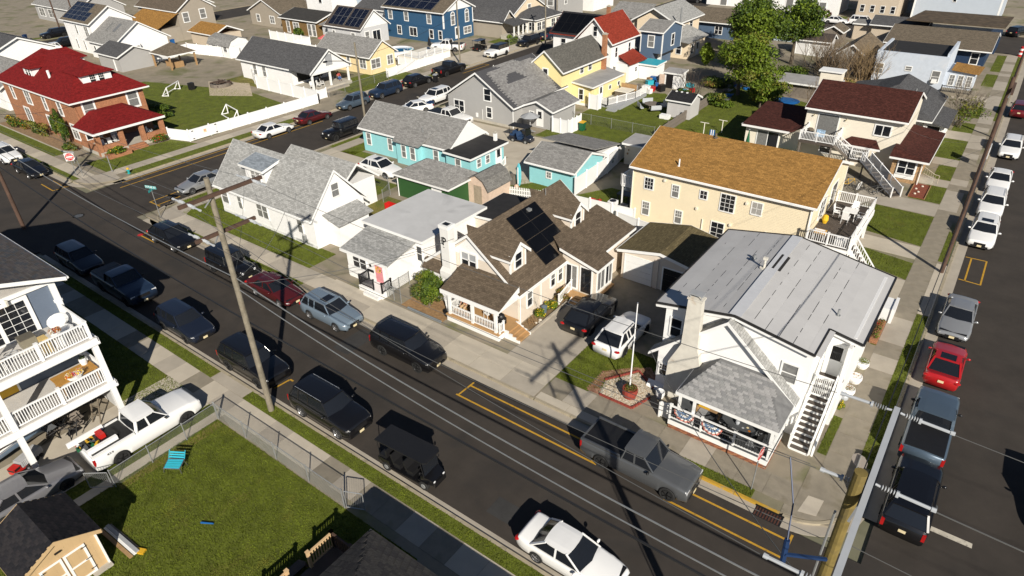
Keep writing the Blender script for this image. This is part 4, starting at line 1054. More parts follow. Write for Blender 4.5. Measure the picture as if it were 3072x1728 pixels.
lines('yellow parking lines in front of the brick house pavement',[((-77.3,22.0),(-74.4,21.9)),((-77.3,23.1),(-74.4,23.0)),((-74.4,21.84),(-74.3,23.4))])
lines('yellow parking box beyond the black pickup',[((-69.4,80),(-69.3,86.5)),((-70.5,80.2),(-70.5,86.5)),((-70.7,86.5),(-69.24,86.5))])
lines('white stop line on the right street',[((2.5,27.41),(4.8,27.41))],ROADW,.3)
lines('white line across the cross street',[((-66.5,66.6),(-63.6,65.6))],ROADW,.25)
# white corner house
H=thing('house','white two storey corner house with grey membrane roof and outside stair','house',(-7.2,34.5,.1))
walls(H,-11.75,-3.85,29.7,39.7,.1,5.5,W_WHITE,('y',6.35,-7.9));walls(H,-3.849,-2.45,32.3,39.7,.1,5.55,W_WHITE)
mb=MB();e,rz_=5.72,6.5
mb.slab([(-12.25,29.35,e),(-7.9,29.35,rz_),(-7.9,40.1,rz_),(-12.25,40.1,e)],.14)
mb.slab([(-7.9,29.35,rz_+.001),(-3.75,29.35,5.755),(-3.75,32.05,5.755),(-2.05,32.05,5.45),(-2.05,40.1,5.45),(-7.9,40.1,rz_+.001)],.14)
Rf=mb.build('roof',R_MEMB,H)
for i in range(6):
 for sx in(-1,1):
  x=-7.9+sx*(.5+i*.72)
  if x<-12.1 or x>-2.3:continue
  z=rz_-abs(x+7.9)*(.179)+.003;y0=29.4 if x<-3.8 else 32.1
  mb=MB();mb.slab([(x-.35,y0,z+.35*.179*sx),(x+.35,y0,z-.35*.179*sx),(x+.35,40.05,z-.35*.179*sx),(x-.35,40.05,z+.35*.179*sx)],.004)
  mb.build('membrane_sheet',mat('grey_roof_membrane_%d'%(i%3),[(.45,.445,.44),(.475,.47,.465),(.46,.455,.452)][i%3],.7,var=.06,scale=.7,detail=8,stain=((.37,.37,.37),.6,.6,.5)),H)
  mb=MB();rg=random.Random(i*7+sx)
  y=y0
  while y<39.5:
   l=rg.uniform(.1,1.3)
   if rg.random()<.55:mb.slab([(x-.36,y,z+.36*.179*sx+.004),(x-.335,y,z+.36*.179*sx+.004),(x-.335,min(40,y+l),z+.36*.179*sx+.004),(x-.36,min(40,y+l),z+.36*.179*sx+.004)],.003)
   y+=l+rg.uniform(.05,.5)
  mb.build('tar_line',BLACK,H)
MB().beam((-7.9,29.4,rz_+.012),(-7.9,40.05,rz_+.012),.62,.006).build('ridge_sheen_band',mat('ridge_sheen',(.52,.53,.55),.5,var=.05),H)  # bluish reflection along the ridge, painted as a paler strip
MB().slab([(-8.3,35.25,6.445),(-7.9,35.25,6.53),(-7.45,35.25,6.435),(-7.45,37.2,6.435),(-7.9,37.2,6.53),(-8.3,37.2,6.445)],.01).build('roof_patch',R_ROLLB,H)
tr=MB()
for a,b in(((-12.27,29.33,5.71),(-7.9,29.33,6.49)),((-7.9,29.33,6.49),(-3.75,29.33,5.75)),((-3.75,29.33,5.75),(-3.75,32.04,5.75)),((-3.75,32.03,5.75),(-2.04,32.03,5.44)),((-2.03,32.03,5.44),(-2.03,40.1,5.44)),((-12.27,29.33,5.71),(-12.27,40.1,5.71)),((-12.27,40.12,5.71),(-7.9,40.12,6.49)),((-7.9,40.12,6.49),(-2.03,40.12,5.44))):tr.beam(a,b,.07,.12)
tr.build('drip_edge',R_ROLLB,H)
tr=MB()
for a,b in(((-12.25,29.38,5.55),(-7.9,29.38,6.33)),((-7.9,29.38,6.33),(-3.78,29.38,5.59)),((-12.2,29.4,5.55),(-12.2,40.0,5.55)),((-2.1,32.1,5.28),(-2.1,40.0,5.28)),((-3.7,32.1,5.58),(-2.1,32.1,5.28))):tr.beam(a,b,.05,.2)
tr.build('fascia',WHITE,H)
walls(H,-11.7,-4.35,29.17,29.699,.1,2.75,W_WHITE,('y',6.05,-8.05))
mb=MB();mb.slab([(-12.2,28.9,2.62),(-8.05,28.9,6.30),(-8.05,29.69,6.30),(-12.2,29.69,2.62)],.12);mb.slab([(-8.05,28.9,6.301),(-3.95,28.9,2.66),(-3.95,29.69,2.66),(-8.05,29.69,6.301)],.12)
mb.build('gable_roof',R_LGREY,H)
MB().slab([(-12.2,28.87,2.62),(-12.2,28.897,2.62),(-8.05,28.897,6.30),(-8.05,28.87,6.30)],.2).slab([(-8.05,28.87,6.30),(-8.05,28.897,6.30),(-3.95,28.897,2.66),(-3.95,28.87,2.66)],.2).build('rake_board',WHITE,H)
mb=MB()
P=[(-11.0,.1),(-9.0,.1),(-9.0,2.6),(-9.35,4.0),(-9.5,7.0),(-10.25,7.0),(-10.3,4.0),(-10.9,2.6)]
mb.add([(x,28.75,z)for x,z in P]+[(x,29.168,z)for x,z in P],[tuple(range(8)),tuple(range(15,7,-1))]+[((i+1)%8,i,8+i,8+(i+1)%8)for i in range(8)])
CH=mb.build('chimney',CHIMW,H)
MB().box(-10.3,-9.45,28.7,29.25,7.0,7.1).build('chimney_crown',CHIMW,CH)
mb=MB();mb.box(-10.25,-9.5,28.7,29.2,7.34,7.39);[mb.box(x,x+.04,y,y+.04,7.1,7.34)for x in(-10.2,-9.6)for y in(28.78,29.1)];mb.build('chimney_cap',GREYP,CH)
win(H,'-y',29.17,-11.3,1.15,.42,.75,'dhg',d=.06);win(H,'-y',29.7,-11.05,3.7,.6,1.15,'dh',d=.06);win(H,'-y',29.7,-4.75,3.4,.75,1.1,'dh',glass=BLIND,d=.06)
MB().slab([(-12.1,28.86,.14),(-11.1,28.86,.14),(-11.1,29.16,.5),(-12.1,29.16,.5)],.05).build('cellar_cover',WHITE,H)
for x,y,h,r in((-9.25,36.2,.28,.09),(-2.7+.05-1.1,33.6,.38,.06)):vent(H,x,y,rz_-abs(x+7.9)*.179,h,r)
mb=MB();zc=6.42;mb.tube((-8.35,35.15,6.38),(-8.35,35.15,7.0),.07,8,m=0);mb.box(-8.47,-8.23,35.06,35.24,6.98,7.12);mb.tube((-8.35,35.15,6.40),(-8.35,35.15,6.45),.25,10);mb.build('flue',CHIMW,H)
MB().box(-9.62,-4.2,26.45,29.16,.62,.72).build('porch_floor',DKGREY,H)
MB().box(-9.6,-4.2,26.43,26.50,.36,.66).box(-9.6,-9.53,26.5,29.1,.36,.66).box(-4.27,-4.2,26.5,29.1,.36,.66).build('skirt_board',WHITE,H)
cr=MB();cr.box(-9.56,-4.24,26.48,29.1,.05,.36);PB=cr.build('brick_base',MORTAR,H)
bk=MB();bk.box(-.098,.098,-.03,.03,-.029,.029);bme=bk.mesh('brick',BRICKR)
tints=[BRICKR,mat('orange_brick_unit',(.34,.15,.07),.85,var=.25,scale=5),mat('dark_brick_unit',(.16,.065,.04),.85,var=.25,scale=5)]
rg=random.Random(4)
for r in range(4):
 z=.085+r*.068+.03
 for k in range(26):
  x=-9.48+(k+(.5 if r%2 else 0))*.205
  if x>-4.3:continue
  oslot(inst(bme,'brick',PB,(x,26.47+rg.uniform(-.003,.003),z)),rg.choice(tints))
 for k in range(13):
  y=26.55+(k+(.5 if r%2 else 0))*.205
  if y>29.0:continue
  oslot(inst(bme,'brick',PB,(-4.23,y,z),(0,0,math.pi/2)),rg.choice(tints))
a,b=(-8.15,28.95,3.75),(-5.3,28.95,3.75)
e=2.72;c=[(-9.35,26.5,e),(-4.02,26.5,e),(-4.02,29.1,e),(-9.35,29.1,e)]
mb=MB();mb.slab([c[0],c[1],b,a],.12);mb.slab([c[1],c[2],(b[0],29.16,3.75),b],.12);mb.slab([c[3],c[0],a,(a[0],29.16,3.75)],.12);mb.slab([a,b,(b[0],29.16,3.75),(a[0],29.16,3.75)],.12)
PR=mb.build('porch_roof',mat('shingle_felt',(.16,.16,.16),.9,var=.2),H)
sg=MB();sg.box(-.15,.15,-.09,.09,-.006,.006);sme=sg.mesh('shingle',R_LGREY)
sh_m=[mat('shingle_unit_%d'%i,cc,.9,var=.18,scale=14,spec=.15,bump=.2,bscale=150)for i,cc in enumerate([(.25,.25,.245),(.29,.285,.28),(.215,.215,.215),(.32,.315,.31)])]
def shingle_face(T, P0, u, v, n_rows, left, right, mats, w=.31, seed=0, limit=300, name='shingle', me=None, row=.145, stuff_mat=None):
 """courses of shingles on a roof plane: P0 corner, u along the eave, v up the slope; left/right give the extent of a course at height t"""
 rg=random.Random(seed);P0=Vector(P0);u=Vector(u).normalized();v=Vector(v).normalized();n=u.cross(v).normalized()
 tilt=(v*math.cos(-.05)+n*math.sin(-.05)).normalized();nn=u.cross(tilt).normalized()
 Rm=Matrix((u,tilt,nn)).transposed().to_euler();rest=MB();cnt=0
 for r in range(n_rows):
  t=(r+.5)*row;l,rr=left(t),right(t);k=l+(.5*w if r%2 else 0)
  while k+w<=rr+.12:
   c=P0+u*(k+w/2)+v*t+n*(.014+rg.uniform(0,.003))
   if cnt<limit:
    oslot(inst(me or sme,name,T,c,Rm),rg.choice(mats));cnt+=1
   else:rest.obox(c,u*(w/2-.004),tilt*.09,nn*.006,rg.randrange(len(mats)))
   k+=w
 if rest.v:rest.build(name,mats,T,kind='stuff')
slv=Vector((0,2.45,1.03));Ls=slv.length
shingle_face(PR,c[0],(1,0,0),slv,int(Ls/.145),lambda t:.02+1.2*t/Ls,lambda t:5.33-1.28*t/Ls,sh_m,seed=3)
MB().box(-9.39,-3.98,26.44,26.49,e-.2,e-.02).box(-9.40,-9.36,26.49,29.1,e-.2,e-.02).box(-4.01,-3.97,26.49,29.1,e-.2,e-.02).build('gutter',WHITE,H)
for x,y in((-9.2,26.75),(-8.35,26.62),(-4.3,26.7),(-4.3,28.9)):
 MB().box(x-.07,x+.07,y-.07,y+.07,.72,e-.14).build('porch_post',WHITE,H)
sp=MB();[sp.box(-9.0+i*.5,-8.55+i*.5,26.9,29.0,.721,.724,i%2)for i in range(9)];sp.build('striped_floor_boards',[DKGREY,GREYP],H)
rail(H,(-9.55,26.5,.72),(-4.25,26.5,.72),.92,WHITE,.14,1.8,bal=BLACK,bw=.022);rail(H,(-4.26,26.6,.72),(-4.26,29.1,.72),.92,WHITE,.14,2.5,ends=(0,1))
MB().box(-10.3,-9.7,26.9,26.98,.2,1.2).beam((-10.32,26.92,.1),(-10.32,26.92,1.15),.1,.1).beam((-10.3,26.92,1.05),(-9.6,26.92,1.35),.09,.09).beam((-10.3,26.92,.5),(-9.6,26.92,.8),.07,.07).build('stair_railing',WHITE,H)
ST=steps(H,(-3.22,28.6,.1),14,.196,.255,.92,(0,1,0),DECKW,WHITE)
rail(H,(-3.72,28.6,.25),(-3.72,32.1,2.95),.8,WHITE,.16,1.8,fine=True,bw=.05,name='stair_railing');rail(H,(-2.70,28.6,.25),(-2.70,32.1,2.95),.8,WHITE,.16,1.8,bw=.05,name='stair_railing')
MB().box(-3.8,-2.45,32.05,32.29,2.80,2.86).build('landing',DECKW,H)
MB().slab([(-2.62,28.7,.55),(-2.52,28.7,.55),(-2.52,32.2,3.2),(-2.62,32.2,3.2)],.6).box(-2.64,-2.47,31.6,32.28,.1,5.3).build('stair_side_wall',W_WHITE,H)
door(H,'-y',32.3,-3.15,2.87,.8,2.0,WHITE,glass=.5)
gt=MB();[gt.box(-3.66+i*.09,-3.63+i*.09,31.0,31.03,2.2,3.5)for i in range(10)];gt.box(-3.68,-2.76,30.99,31.04,3.46,3.54);gt.box(-3.68,-2.76,30.99,31.04,2.2,2.28);gt.build('stair_gate',WHITE,H)
FAB=[mat('bunting_white',(.62,.60,.56),.8,var=.08),mat('bunting_red',(.52,.17,.13),.8,var=.15),mat('bunting_blue',(.12,.20,.33),.8,var=.15)]
def bunting(label, p, w, d, y0=None, cols=(2, 0, 2, 0, 1), ax='x', mats=FAB):
 T=thing('fan_bunting',label,'bunting',p,group='fan buntings on the porch rail')
 n=14;rs=[0,.25,.5,.72,.86,1.0]
 for k in range(len(rs)-1):
  mb=MB()
  for i in range(n):
   a0,a1=math.pi+math.pi*i/n,math.pi+math.pi*(i+1)/n
   q=[]
   for r,a in((rs[k],a0),(rs[k+1],a0),(rs[k+1],a1),(rs[k],a1)):
    off=.035*r*(1 if(round((a-math.pi)*n/math.pi)%2)else-1)
    q.append((p[0]+r*w/2*math.cos(a),p[1]+off,p[2]+r*d*math.sin(a)))
   if k==0:q=[q[0],q[1],q[2]]
   mb.add(q+[(x,y+.012,z)for x,y,z in q],[tuple(range(len(q))),tuple(reversed(range(len(q),2*len(q))))],cols[k]if k!=1 else(2 if i%2 else 0))
  mb.build('fabric_band',mats,T)
 return T
bunting('red white and blue fan bunting nearest the brick garden end of the porch',(-8.75,26.38,1.58),1.15,.62)
bunting('red white and blue fan bunting beside the porch table',(-7.2,26.38,1.56),1.15,.66)
T=thing('patio_table','dark oval patio table under the corner house porch roof','table',(-6.1,27.5,.725))
mb=MB();mb.lathe((0,0,0),[(.02,.70),(.75,.70),(.76,.73),(.02,.735)],20);mb.v=[(x*1.25-6.1,y*.72+27.5,z+.72)for x,y,z in mb.v];mb.build('tabletop',DKGREY,T)
for dx in(-.6,.6):
 for dy in(-.3,.3):MB().tube((-6.1+dx,27.5+dy,.725),(-6.1+dx*.9,27.5+dy*.9,1.43),.02,6).build('leg',BLACK,T)
tag(MB().lathe((-6.2,27.35,1.456),[(.09,0),(.12,.1),(.09,.2)],10).build('vase',INSUL,None),'white vase with flowers on the dark patio table','vase')
for i,(x,y)in enumerate(((-5.85,27.2),(-5.65,27.35),(-5.5,27.15))):
 tag(MB().lathe((x,y,1.457),[(.05,0),(.07,.012)],10).build('plate',[INSUL,PLATE,AMBER][i],None),['small white plate nearest the vase on the patio table','small cream plate in the middle of the patio table','small orange plate at the end of the patio table'][i],'plate')
def pchair(label, p, rz, m, group=None, cat='chair', name='patio_chair', sl=.02, arms=True):
 T=thing(name,label,cat,p,rz,group,local=True)
 MB().box(-.24,.24,-.24,.24,.40,.44).build('seat',m,T)
 MB().obox((-.27,0,.74),(.018,0,.004),(0,.24,0),(-.05,0,.30)).build('backrest',m,T)
 for x in(-.22,.22):
  for y in(-.22,.22):MB().tube((x*1.05,y*1.05,0),(x,y,.41),.016,5).build('leg',m,T)
 if arms:
  for y in(-.26,.26):MB().box(-.26,.22,y-.025,y+.025,.63,.66).tube((.2,y,.42),(.2,y,.64),.014,5).build('armrest',m,T)
 return T
for i,(x,y,rz)in enumerate(((-6.9,26.95,0.9),(-6.2,26.8,1.6),(-5.1,27.1,2.6),(-5.0,28.0,3.4))):
 pchair(['dark metal chair at the bunting end of the porch table','dark metal chair on the street side of the porch table','dark metal chair at the stop sign end of the porch table','dark metal chair at the wall end of the porch table'][i],(x,y,.725),rz,BLACK,'dark chairs round the porch table')
T=thing('bench','wooden slatted bench with yellow cushion under the corner house porch','bench',(-7.9,28.0,.725))
for k in range(3):MB().box(-8.6,-7.3,27.8+k*.16,27.93+k*.16,1.12,1.15).build('slat',CEDAR,T)
MB().box(-8.5,-7.9,27.82,28.22,1.151,1.25).build('cushion',YELP,T);MB().box(-8.6,-8.54,27.8,28.25,.725,1.12).box(-7.36,-7.3,27.8,28.25,.725,1.12).build('leg',CEDAR,T)
def barrel(label, p, r, h, m, plant=None, seed=1, group=None, name='planter', cat='planter', flowers=None, dens=500):
 T=thing(name,label,cat,p,group=group)
 MB().lathe(p,[(r*.78,0),(r,h*.55),(r*.96,h),(r*.86,h),(r*.84,h-.05),(.01,h-.06)],14).build('pot',m,T)
 if plant:leaf_cloud('plant',T,[(p[0]+dx*r*.4,p[1]+dy*r*.4,p[2]+h+.06,r*.6,r*.6,.14)for dx,dy in((0,0),(1,.3),(-.6,.8),(-.4,-.9))],dens,.035,plant+(flowers or[]),seed)
 return T
barrel('white ribbed barrel planter beside the porch steps of the corner house',(-11.0,28.45,.1),.27,.42,VINYL)
barrel('red round flowerpot holding the flagpole in white pebbles',(-12.45,27.45,.12),.46,.62,mat('terracotta_red',(.27,.045,.03),.7,var=.15,scale=3),LEAF[2:4],11,cat='flowerpot',name='flowerpot')
T=thing('flagpole','bare white flagpole standing in the red flowerpot','flagpole',(-12.55,27.6,.6))
MB().tube((-12.55,27.6,.6),(-12.62,27.75,6.35),.045,8,.03).build('pole',VINYL,T);MB().ell((-12.62,27.75,6.38),.05,.05,.05).build('finial',CHROME,T)
PBD=sheet('pebble_bed',[(-13.95,26.6),(-11.9,26.62),(-11.45,28.0),(-11.6,28.7),(-13.0,29.75),(-14.3,27.9)],.115,mat('bed_sand',(.42,.38,.30),.9,var=.2,scale=5),label='white pebble bed round the red flowerpot')
rg=random.Random(5);pk=MB();poly=[(-13.9,26.65),(-11.95,26.67),(-11.5,28.0),(-11.65,28.65),(-13.0,29.7),(-14.2,27.9)]
def inpoly(x, y, P):
 r=False;j=len(P)-1
 for i in range(len(P)):
  if((P[i][1]>y)!=(P[j][1]>y))and x<(P[j][0]-P[i][0])*(y-P[i][1])/(P[j][1]-P[i][1])+P[i][0]:r=not r
  j=i
 return r
n=0
while n<2600:
 x,y=rg.uniform(-14.3,-11.4),rg.uniform(26.6,29.8)
 if not inpoly(x,y,poly):continue
 s=rg.uniform(.022,.05);pk.ell((x,y,.118+s*.3),s,s*rg.uniform(.6,1),s*.6,5,3,rg.randrange(3));n+=1
o=pk.build('pebbles',[PEBBLE,mat('cream_pebble',(.50,.43,.33),.8,var=.2,scale=6),mat('tan_pebble',(.40,.31,.21),.8,var=.2,scale=6)],PBD,kind='stuff')
BP=sheet('brick_path',[(-14.85,26.6),(-14.05,26.6),(-14.4,27.9),(-13.1,29.82),(-11.75,28.95),(-11.75,29.75),(-12.7,30.6),(-14.9,28.6)],.116,JOINT,label='brick path bent around the pebble bed')
rg=random.Random(8);bp=MB();bp.box(-.098,.098,-.048,.048,-.03,.006);pme=bp.mesh('brick',BRICKR);ptint=[mat('paver_%d'%i,c_,.85,var=.2,scale=4)for i,c_ in enumerate([(.30,.155,.10),(.25,.12,.075),(.34,.20,.13)])]
bpoly=[(-14.85,26.6),(-14.05,26.6),(-14.4,27.9),(-13.1,29.82),(-11.75,28.95),(-11.75,29.75),(-12.7,30.6),(-14.9,28.6)];cnt=0
for j in range(42):
 for i in range(17):
  x,y=-14.9+(i+(.5 if j%2 else 0))*.205,26.62+j*.102
  if inpoly(x,y,bpoly)and cnt<300:oslot(inst(pme,'brick',BP,(x,y,.117)),rg.choice(ptint));cnt+=1
def edging(label, pts, m, z=.12, h=.13, l=.22):
 T=thing('brick_edging',label,'edging',(pts[0][0],pts[0][1],z));b=MB();b.box(-l/2+.006,l/2-.006,-.05,.05,0,h);me=b.mesh('brick',m)
 for p,q in zip(pts[:-1],pts[1:]):
  d=Vector((q[0]-p[0],q[1]-p[1]));k=max(1,int(d.length/l))
  for i in range(k):inst(me,'brick',T,(p[0]+d.x*(i+.5)/k,p[1]+d.y*(i+.5)/k,z-.03),(0,0,math.atan2(d.y,d.x)))
REDE=mat('red_edging_brick',(.26,.05,.035),.8,var=.25,scale=5)
edging('red brick edging on the street side of the pebble bed',[(-13.95,26.58),(-11.85,26.58),(-11.4,28.0)],REDE);edging('red brick edging on the lawn side of the pebble bed',[(-14.35,27.9),(-13.05,29.8),(-11.6,28.85)],REDE)
# beige house with the solar panels
H=thing('house','beige house with brown roof, two dormers and black solar panels','house',(-25.8,35,.1))
walls(H,-29.75,-22.0,29.55,40.3,.1,2.75,W_BEIGE,('y',5.75,-25.87))
gable_roof(H,-30.1,-21.65,29.25,40.55,2.72,6.0,'y',R_BROWN,ends=(1,1))
walls(H,-22.05,-20.15,37.4,41.6,.1,2.75,W_BEIGE)
sl=lambda x:6.0-(x+25.87)*(3.28/4.22)
mb=MB();mb.slab([(-23.3,35.6,4.05),(-19.8,37.3,3.02),(-19.8,41.9,3.02),(-23.3,41.9,4.05)],.13);mb.slab([(-23.3,35.59,4.05),(-22.1,34.75,3.72),(-18.95,34.75,2.86),(-18.95,37.0,2.86),(-19.8,37.29,3.02)],.13)
mb.build('rear_roof',R_BROWN,H)
MB().slab([(-22.1,34.72,3.73),(-22.1,34.745,3.73),(-18.93,34.745,2.87),(-18.93,34.72,2.87)],.2).beam((-18.93,34.73,2.76),(-18.93,37.0,2.76),.04,.2).beam((-19.78,37.3,2.92),(-19.78,41.9,2.92),.04,.2).build('fascia',WHITE,H)
walls(H,-21.99,-19.25,35.0,37.39,.1,.55,FOUND,name='foundation');
MB().add([(-21.99,35.0,.551),(-19.25,35.0,.551),(-19.25,35.0,2.72),(-21.99,35.0,3.5),(-21.99,37.39,.551),(-19.25,37.39,.551),(-19.25,37.39,2.72),(-21.99,37.39,3.5)],[(0,1,2,3),(5,4,7,6),(1,5,6,2),(4,0,3,7),(3,2,6,7),(0,4,5,1)]).build('sunroom_wall',W_BEIGE,H)
win(H,'-y',35.0,-21.2,.75,.85,1.75,'slide',glass=[GLASS,BLIND]);door(H,'-y',35.0,-20.0,.6,.85,2.0,BLACK,glass=.08);win(H,'+x',-19.25,35.75,.85,.95,1.65,'slide',glass=BLIND);win(H,'+x',-19.25,36.85,.85,.85,1.65,'slide',glass=[GLASS,BLIND])
MB().box(-19.22,-19.0,34.95,37.4,.35,.5).box(-21.9,-19.2,34.2,34.99,.35,.48).build('wooden_stoop',DECKT,H);steps(H,(-20.0,33.7,.1),2,.16,.26,1.2,(0,1,0),DECKT,WHITE)
rail(H,(-21.15,33.3,.1),(-21.15,34.9,.5),.8,WHITE,.15,2)
def dormer(H, y0, y1, xf, zb, ze, zr, xback):
 yc=(y0+y1)/2
 mb=MB();mb.add([(xf,y0,zb),(xf,y1,zb),(xf,y1,ze),(xf,yc,zr-.12),(xf,y0,ze),(xback,y0,zb),(xback,y1,zb),(xback,y1,ze),(xback,yc,zr-.12),(xback,y0,ze)],[(0,1,2,3,4),(9,8,7,6,5),(0,4,9,5),(1,6,7,2),(4,3,8,9),(3,2,7,8)]);D=mb.build('dormer',W_BEIGE,H)
 r=MB();o_=.28;k=(zr-ze)/((y1-y0)/2)
 r.slab([(xf+.22,y0-o_,ze-o_*k),(xf+.22,yc,zr),(xback-1.2,yc,zr),(xback,y0-o_,ze-o_*k)],.1);r.slab([(xf+.22,yc,zr+.001),(xf+.22,y1+o_,ze-o_*k),(xback,y1+o_,ze-o_*k),(xback-1.2,yc,zr+.001)],.1);r.build('dormer_roof',R_BROWN,D)
 t=MB();
 for ya in(y0-o_,y1+o_):t.slab([(xf+.222,ya,ze-o_*k),(xf+.255,ya,ze-o_*k),(xf+.255,yc,zr),(xf+.222,yc,zr)],.24)
 t.box(xf+.003,xf+.02,y0-.02,y0+.1,zb,ze);t.box(xf+.003,xf+.02,y1-.1,y1+.02,zb,ze);t.box(xf-.1,xf+.002,y0-.022,y0-.003,zb,ze)
 t.add([(xf+.004,y0+.1,ze-.05),(xf+.004,y1-.1,ze-.05),(xf+.004,yc,zr-.14)],[(0,1,2)]);t.build('dormer_trim',WHITE,D);MB().beam((xf+.2,y0-o_-.02,ze-o_*k-.06),(xback,y0-o_-.02,ze-o_*k-.06),.04,.14).build('dormer_gutter',WHITE,D)
 win(H,'+x',xf,yc,zb+.28,.72,1.05,'dh',d=.06)
dormer(H,29.95,31.7,-22.85,3.55,5.0,5.75,-26.0);dormer(H,37.45,39.2,-22.85,3.55,5.0,5.75,-26.0)
vv=Vector((-4.22,0,3.28)).normalized();p0=Vector((-25.87,0,6.0))-vv*4.75
solar(H,p0+Vector((0,33.0,.0)),Vector((0,3.5,0)),vv*4.3,2,4,SOLARB,skip=((1,0),))
chx=-27.55
mb=MB();mb.box(chx-.36,chx+.36,28.85,29.5,2.4,6.35);mb.slab([(chx-.55,28.75,2.8),(chx+.55,28.75,2.8),(chx+.36,28.86,3.2),(chx-.36,28.86,3.2)],.5);CH=mb.build('chimney',mat('white_stucco',(.70,.69,.66),.9,var=.05,scale=3,bump=.25,bscale=30),H)
MB().box(chx-.42,chx+.42,28.79,29.56,6.1,6.36).build('chimney_crown',WHITE,CH);MB().box(chx-.25,chx+.25,28.98,29.38,6.365,6.37).build('flue',BLACK,CH)
text('P','letter_p',BLACK,CH,(chx+.0,28.83,5.15),(math.pi/2,0,0),.85,.012,sx=.85,thick=.012);mb=MB()
for a_,b_ in(((-.28,5.42),(-.02,5.50)),((-.30,5.18),(-.12,5.18)),((-.26,4.98),(-.06,4.92)),((-.14,4.74),(-.02,4.70)),((-.22,5.46),(-.22,5.0))):mb.beam((chx+a_[0],28.838,a_[1]),(chx+b_[0],28.838,b_[1]),.02,.045,up=(0,1,0))
mb.build('letter_flourish',BLACK,CH)
win(H,'-y',29.55,-26.05,3.35,1.25,1.05,'dh2',tw=.13,d=.07,glass=[GLASS,GREYP])
MB().add([(-27.6,29.543,4.2),(-24.15,29.543,4.2),(-25.87,29.543,5.68)],[(0,1,2)]).slab([(-29.7,29.548,2.85),(-27.7,29.548,4.4),(-27.7,29.545,4.4),(-29.7,29.545,2.85)],.05).build('gable_panel',WHITE,H)
MB().slab([(-30.05,28.95,2.42),(-26.6,28.95,2.42),(-26.6,29.54,3.0),(-30.05,29.54,3.0)],.1).build('bay_roof',R_BROWN,H);walls(H,-29.9,-26.7,29.05,29.54,.1,2.42,W_WHITE,name='bay_wall')
MB().slab([(-26.65,27.15,2.66),(-21.75,27.15,2.66),(-21.75,29.54,3.50),(-26.65,29.54,3.50)],.12).build('porch_roof',R_BROWN,H)
MB().box(-26.67,-21.73,27.09,27.148,2.34,2.64).box(-26.66,-26.60,27.15,29.5,2.36,2.64).add([(-21.8,27.2,2.4),(-21.8,29.5,2.4),(-21.8,29.5,3.38),(-21.8,27.2,2.55)],[(0,1,2,3)]).build('porch_beam',WHITE,H)
MB().box(-26.45,-21.9,27.25,29.5,.56,.64).build('porch_floor',DECKT,H);MB().box(-26.4,-21.95,27.32,29.45,.08,.56).build('porch_base',WHITE,H)
for x in(-26.2,-24.2,-22.25):
 MB().box(x-.09,x+.09,27.38,27.56,.64,2.36).build('porch_post',WHITE,H)
rail(H,(-26.1,27.47,.64),(-24.3,27.47,.64),.75,WHITE,.13,3,ends=(0,0));rail(H,(-24.1,27.47,.64),(-22.35,27.47,.64),.75,WHITE,.13,3,ends=(0,0));rail(H,(-26.3,27.6,.64),(-26.3,29.3,.64),.75,WHITE,.13,3,ends=(0,0));rail(H,(-21.95,27.47,.64),(-21.95,27.9,.64),.75,WHITE,.13,3)
steps(H,(-20.75,28.55,.1),4,.135,.29,1.1,(-1,0,0),DECKT,DECKT)
for k in range(4):MB().box(-21.9+k*.3,-21.6+k*.3,27.9,28.0,.05,.70-k*.14).box(-21.9+k*.3,-21.6+k*.3,29.12,29.22,.05,.70-k*.14).build('step_wall',WHITE,H)
door(H,'-y',29.55,-24.3,.64,.85,1.95,WHITE,glass=.4)
for y,w in((30.9,.55),(35.0-.3,.5),(33.75,.5)):win(H,'+x',-22.0,y,1.15 if y>32 else 1.0,w,1.15,'dh',glass=[GLASS,BLIND],d=.06)
MB().tube((-21.94,29.75,.1),(-21.94,29.75,2.6),.04,6).tube((-21.94,32.2,.1),(-21.94,32.2,2.6),.04,6).build('downspout',WHITE,H)
MB().box(-21.99,-21.94,34.2,34.75,.3,.6).build('crawl_vent',WOODG,H)
MB().tube((-25.5,38.0,5.7),(-25.5,38.0,6.25),.03,6).box(-25.3,-25.0,35.2,35.5,5.55,5.72).build('roof_vent',GALV,H)
walls(H,-31.9,-29.76,36.7,41.2,.1,2.95,W_BEIGE);flat_roof(H,[(-32.1,36.5,3.05),(-29.3,36.5,3.25),(-29.3,41.4,3.25),(-32.1,41.4,3.05)],R_ROLLB)
T=thing('person','person in an orange shirt and tan trousers seated on the beige house porch','person',(-25.55,28.35,.64))
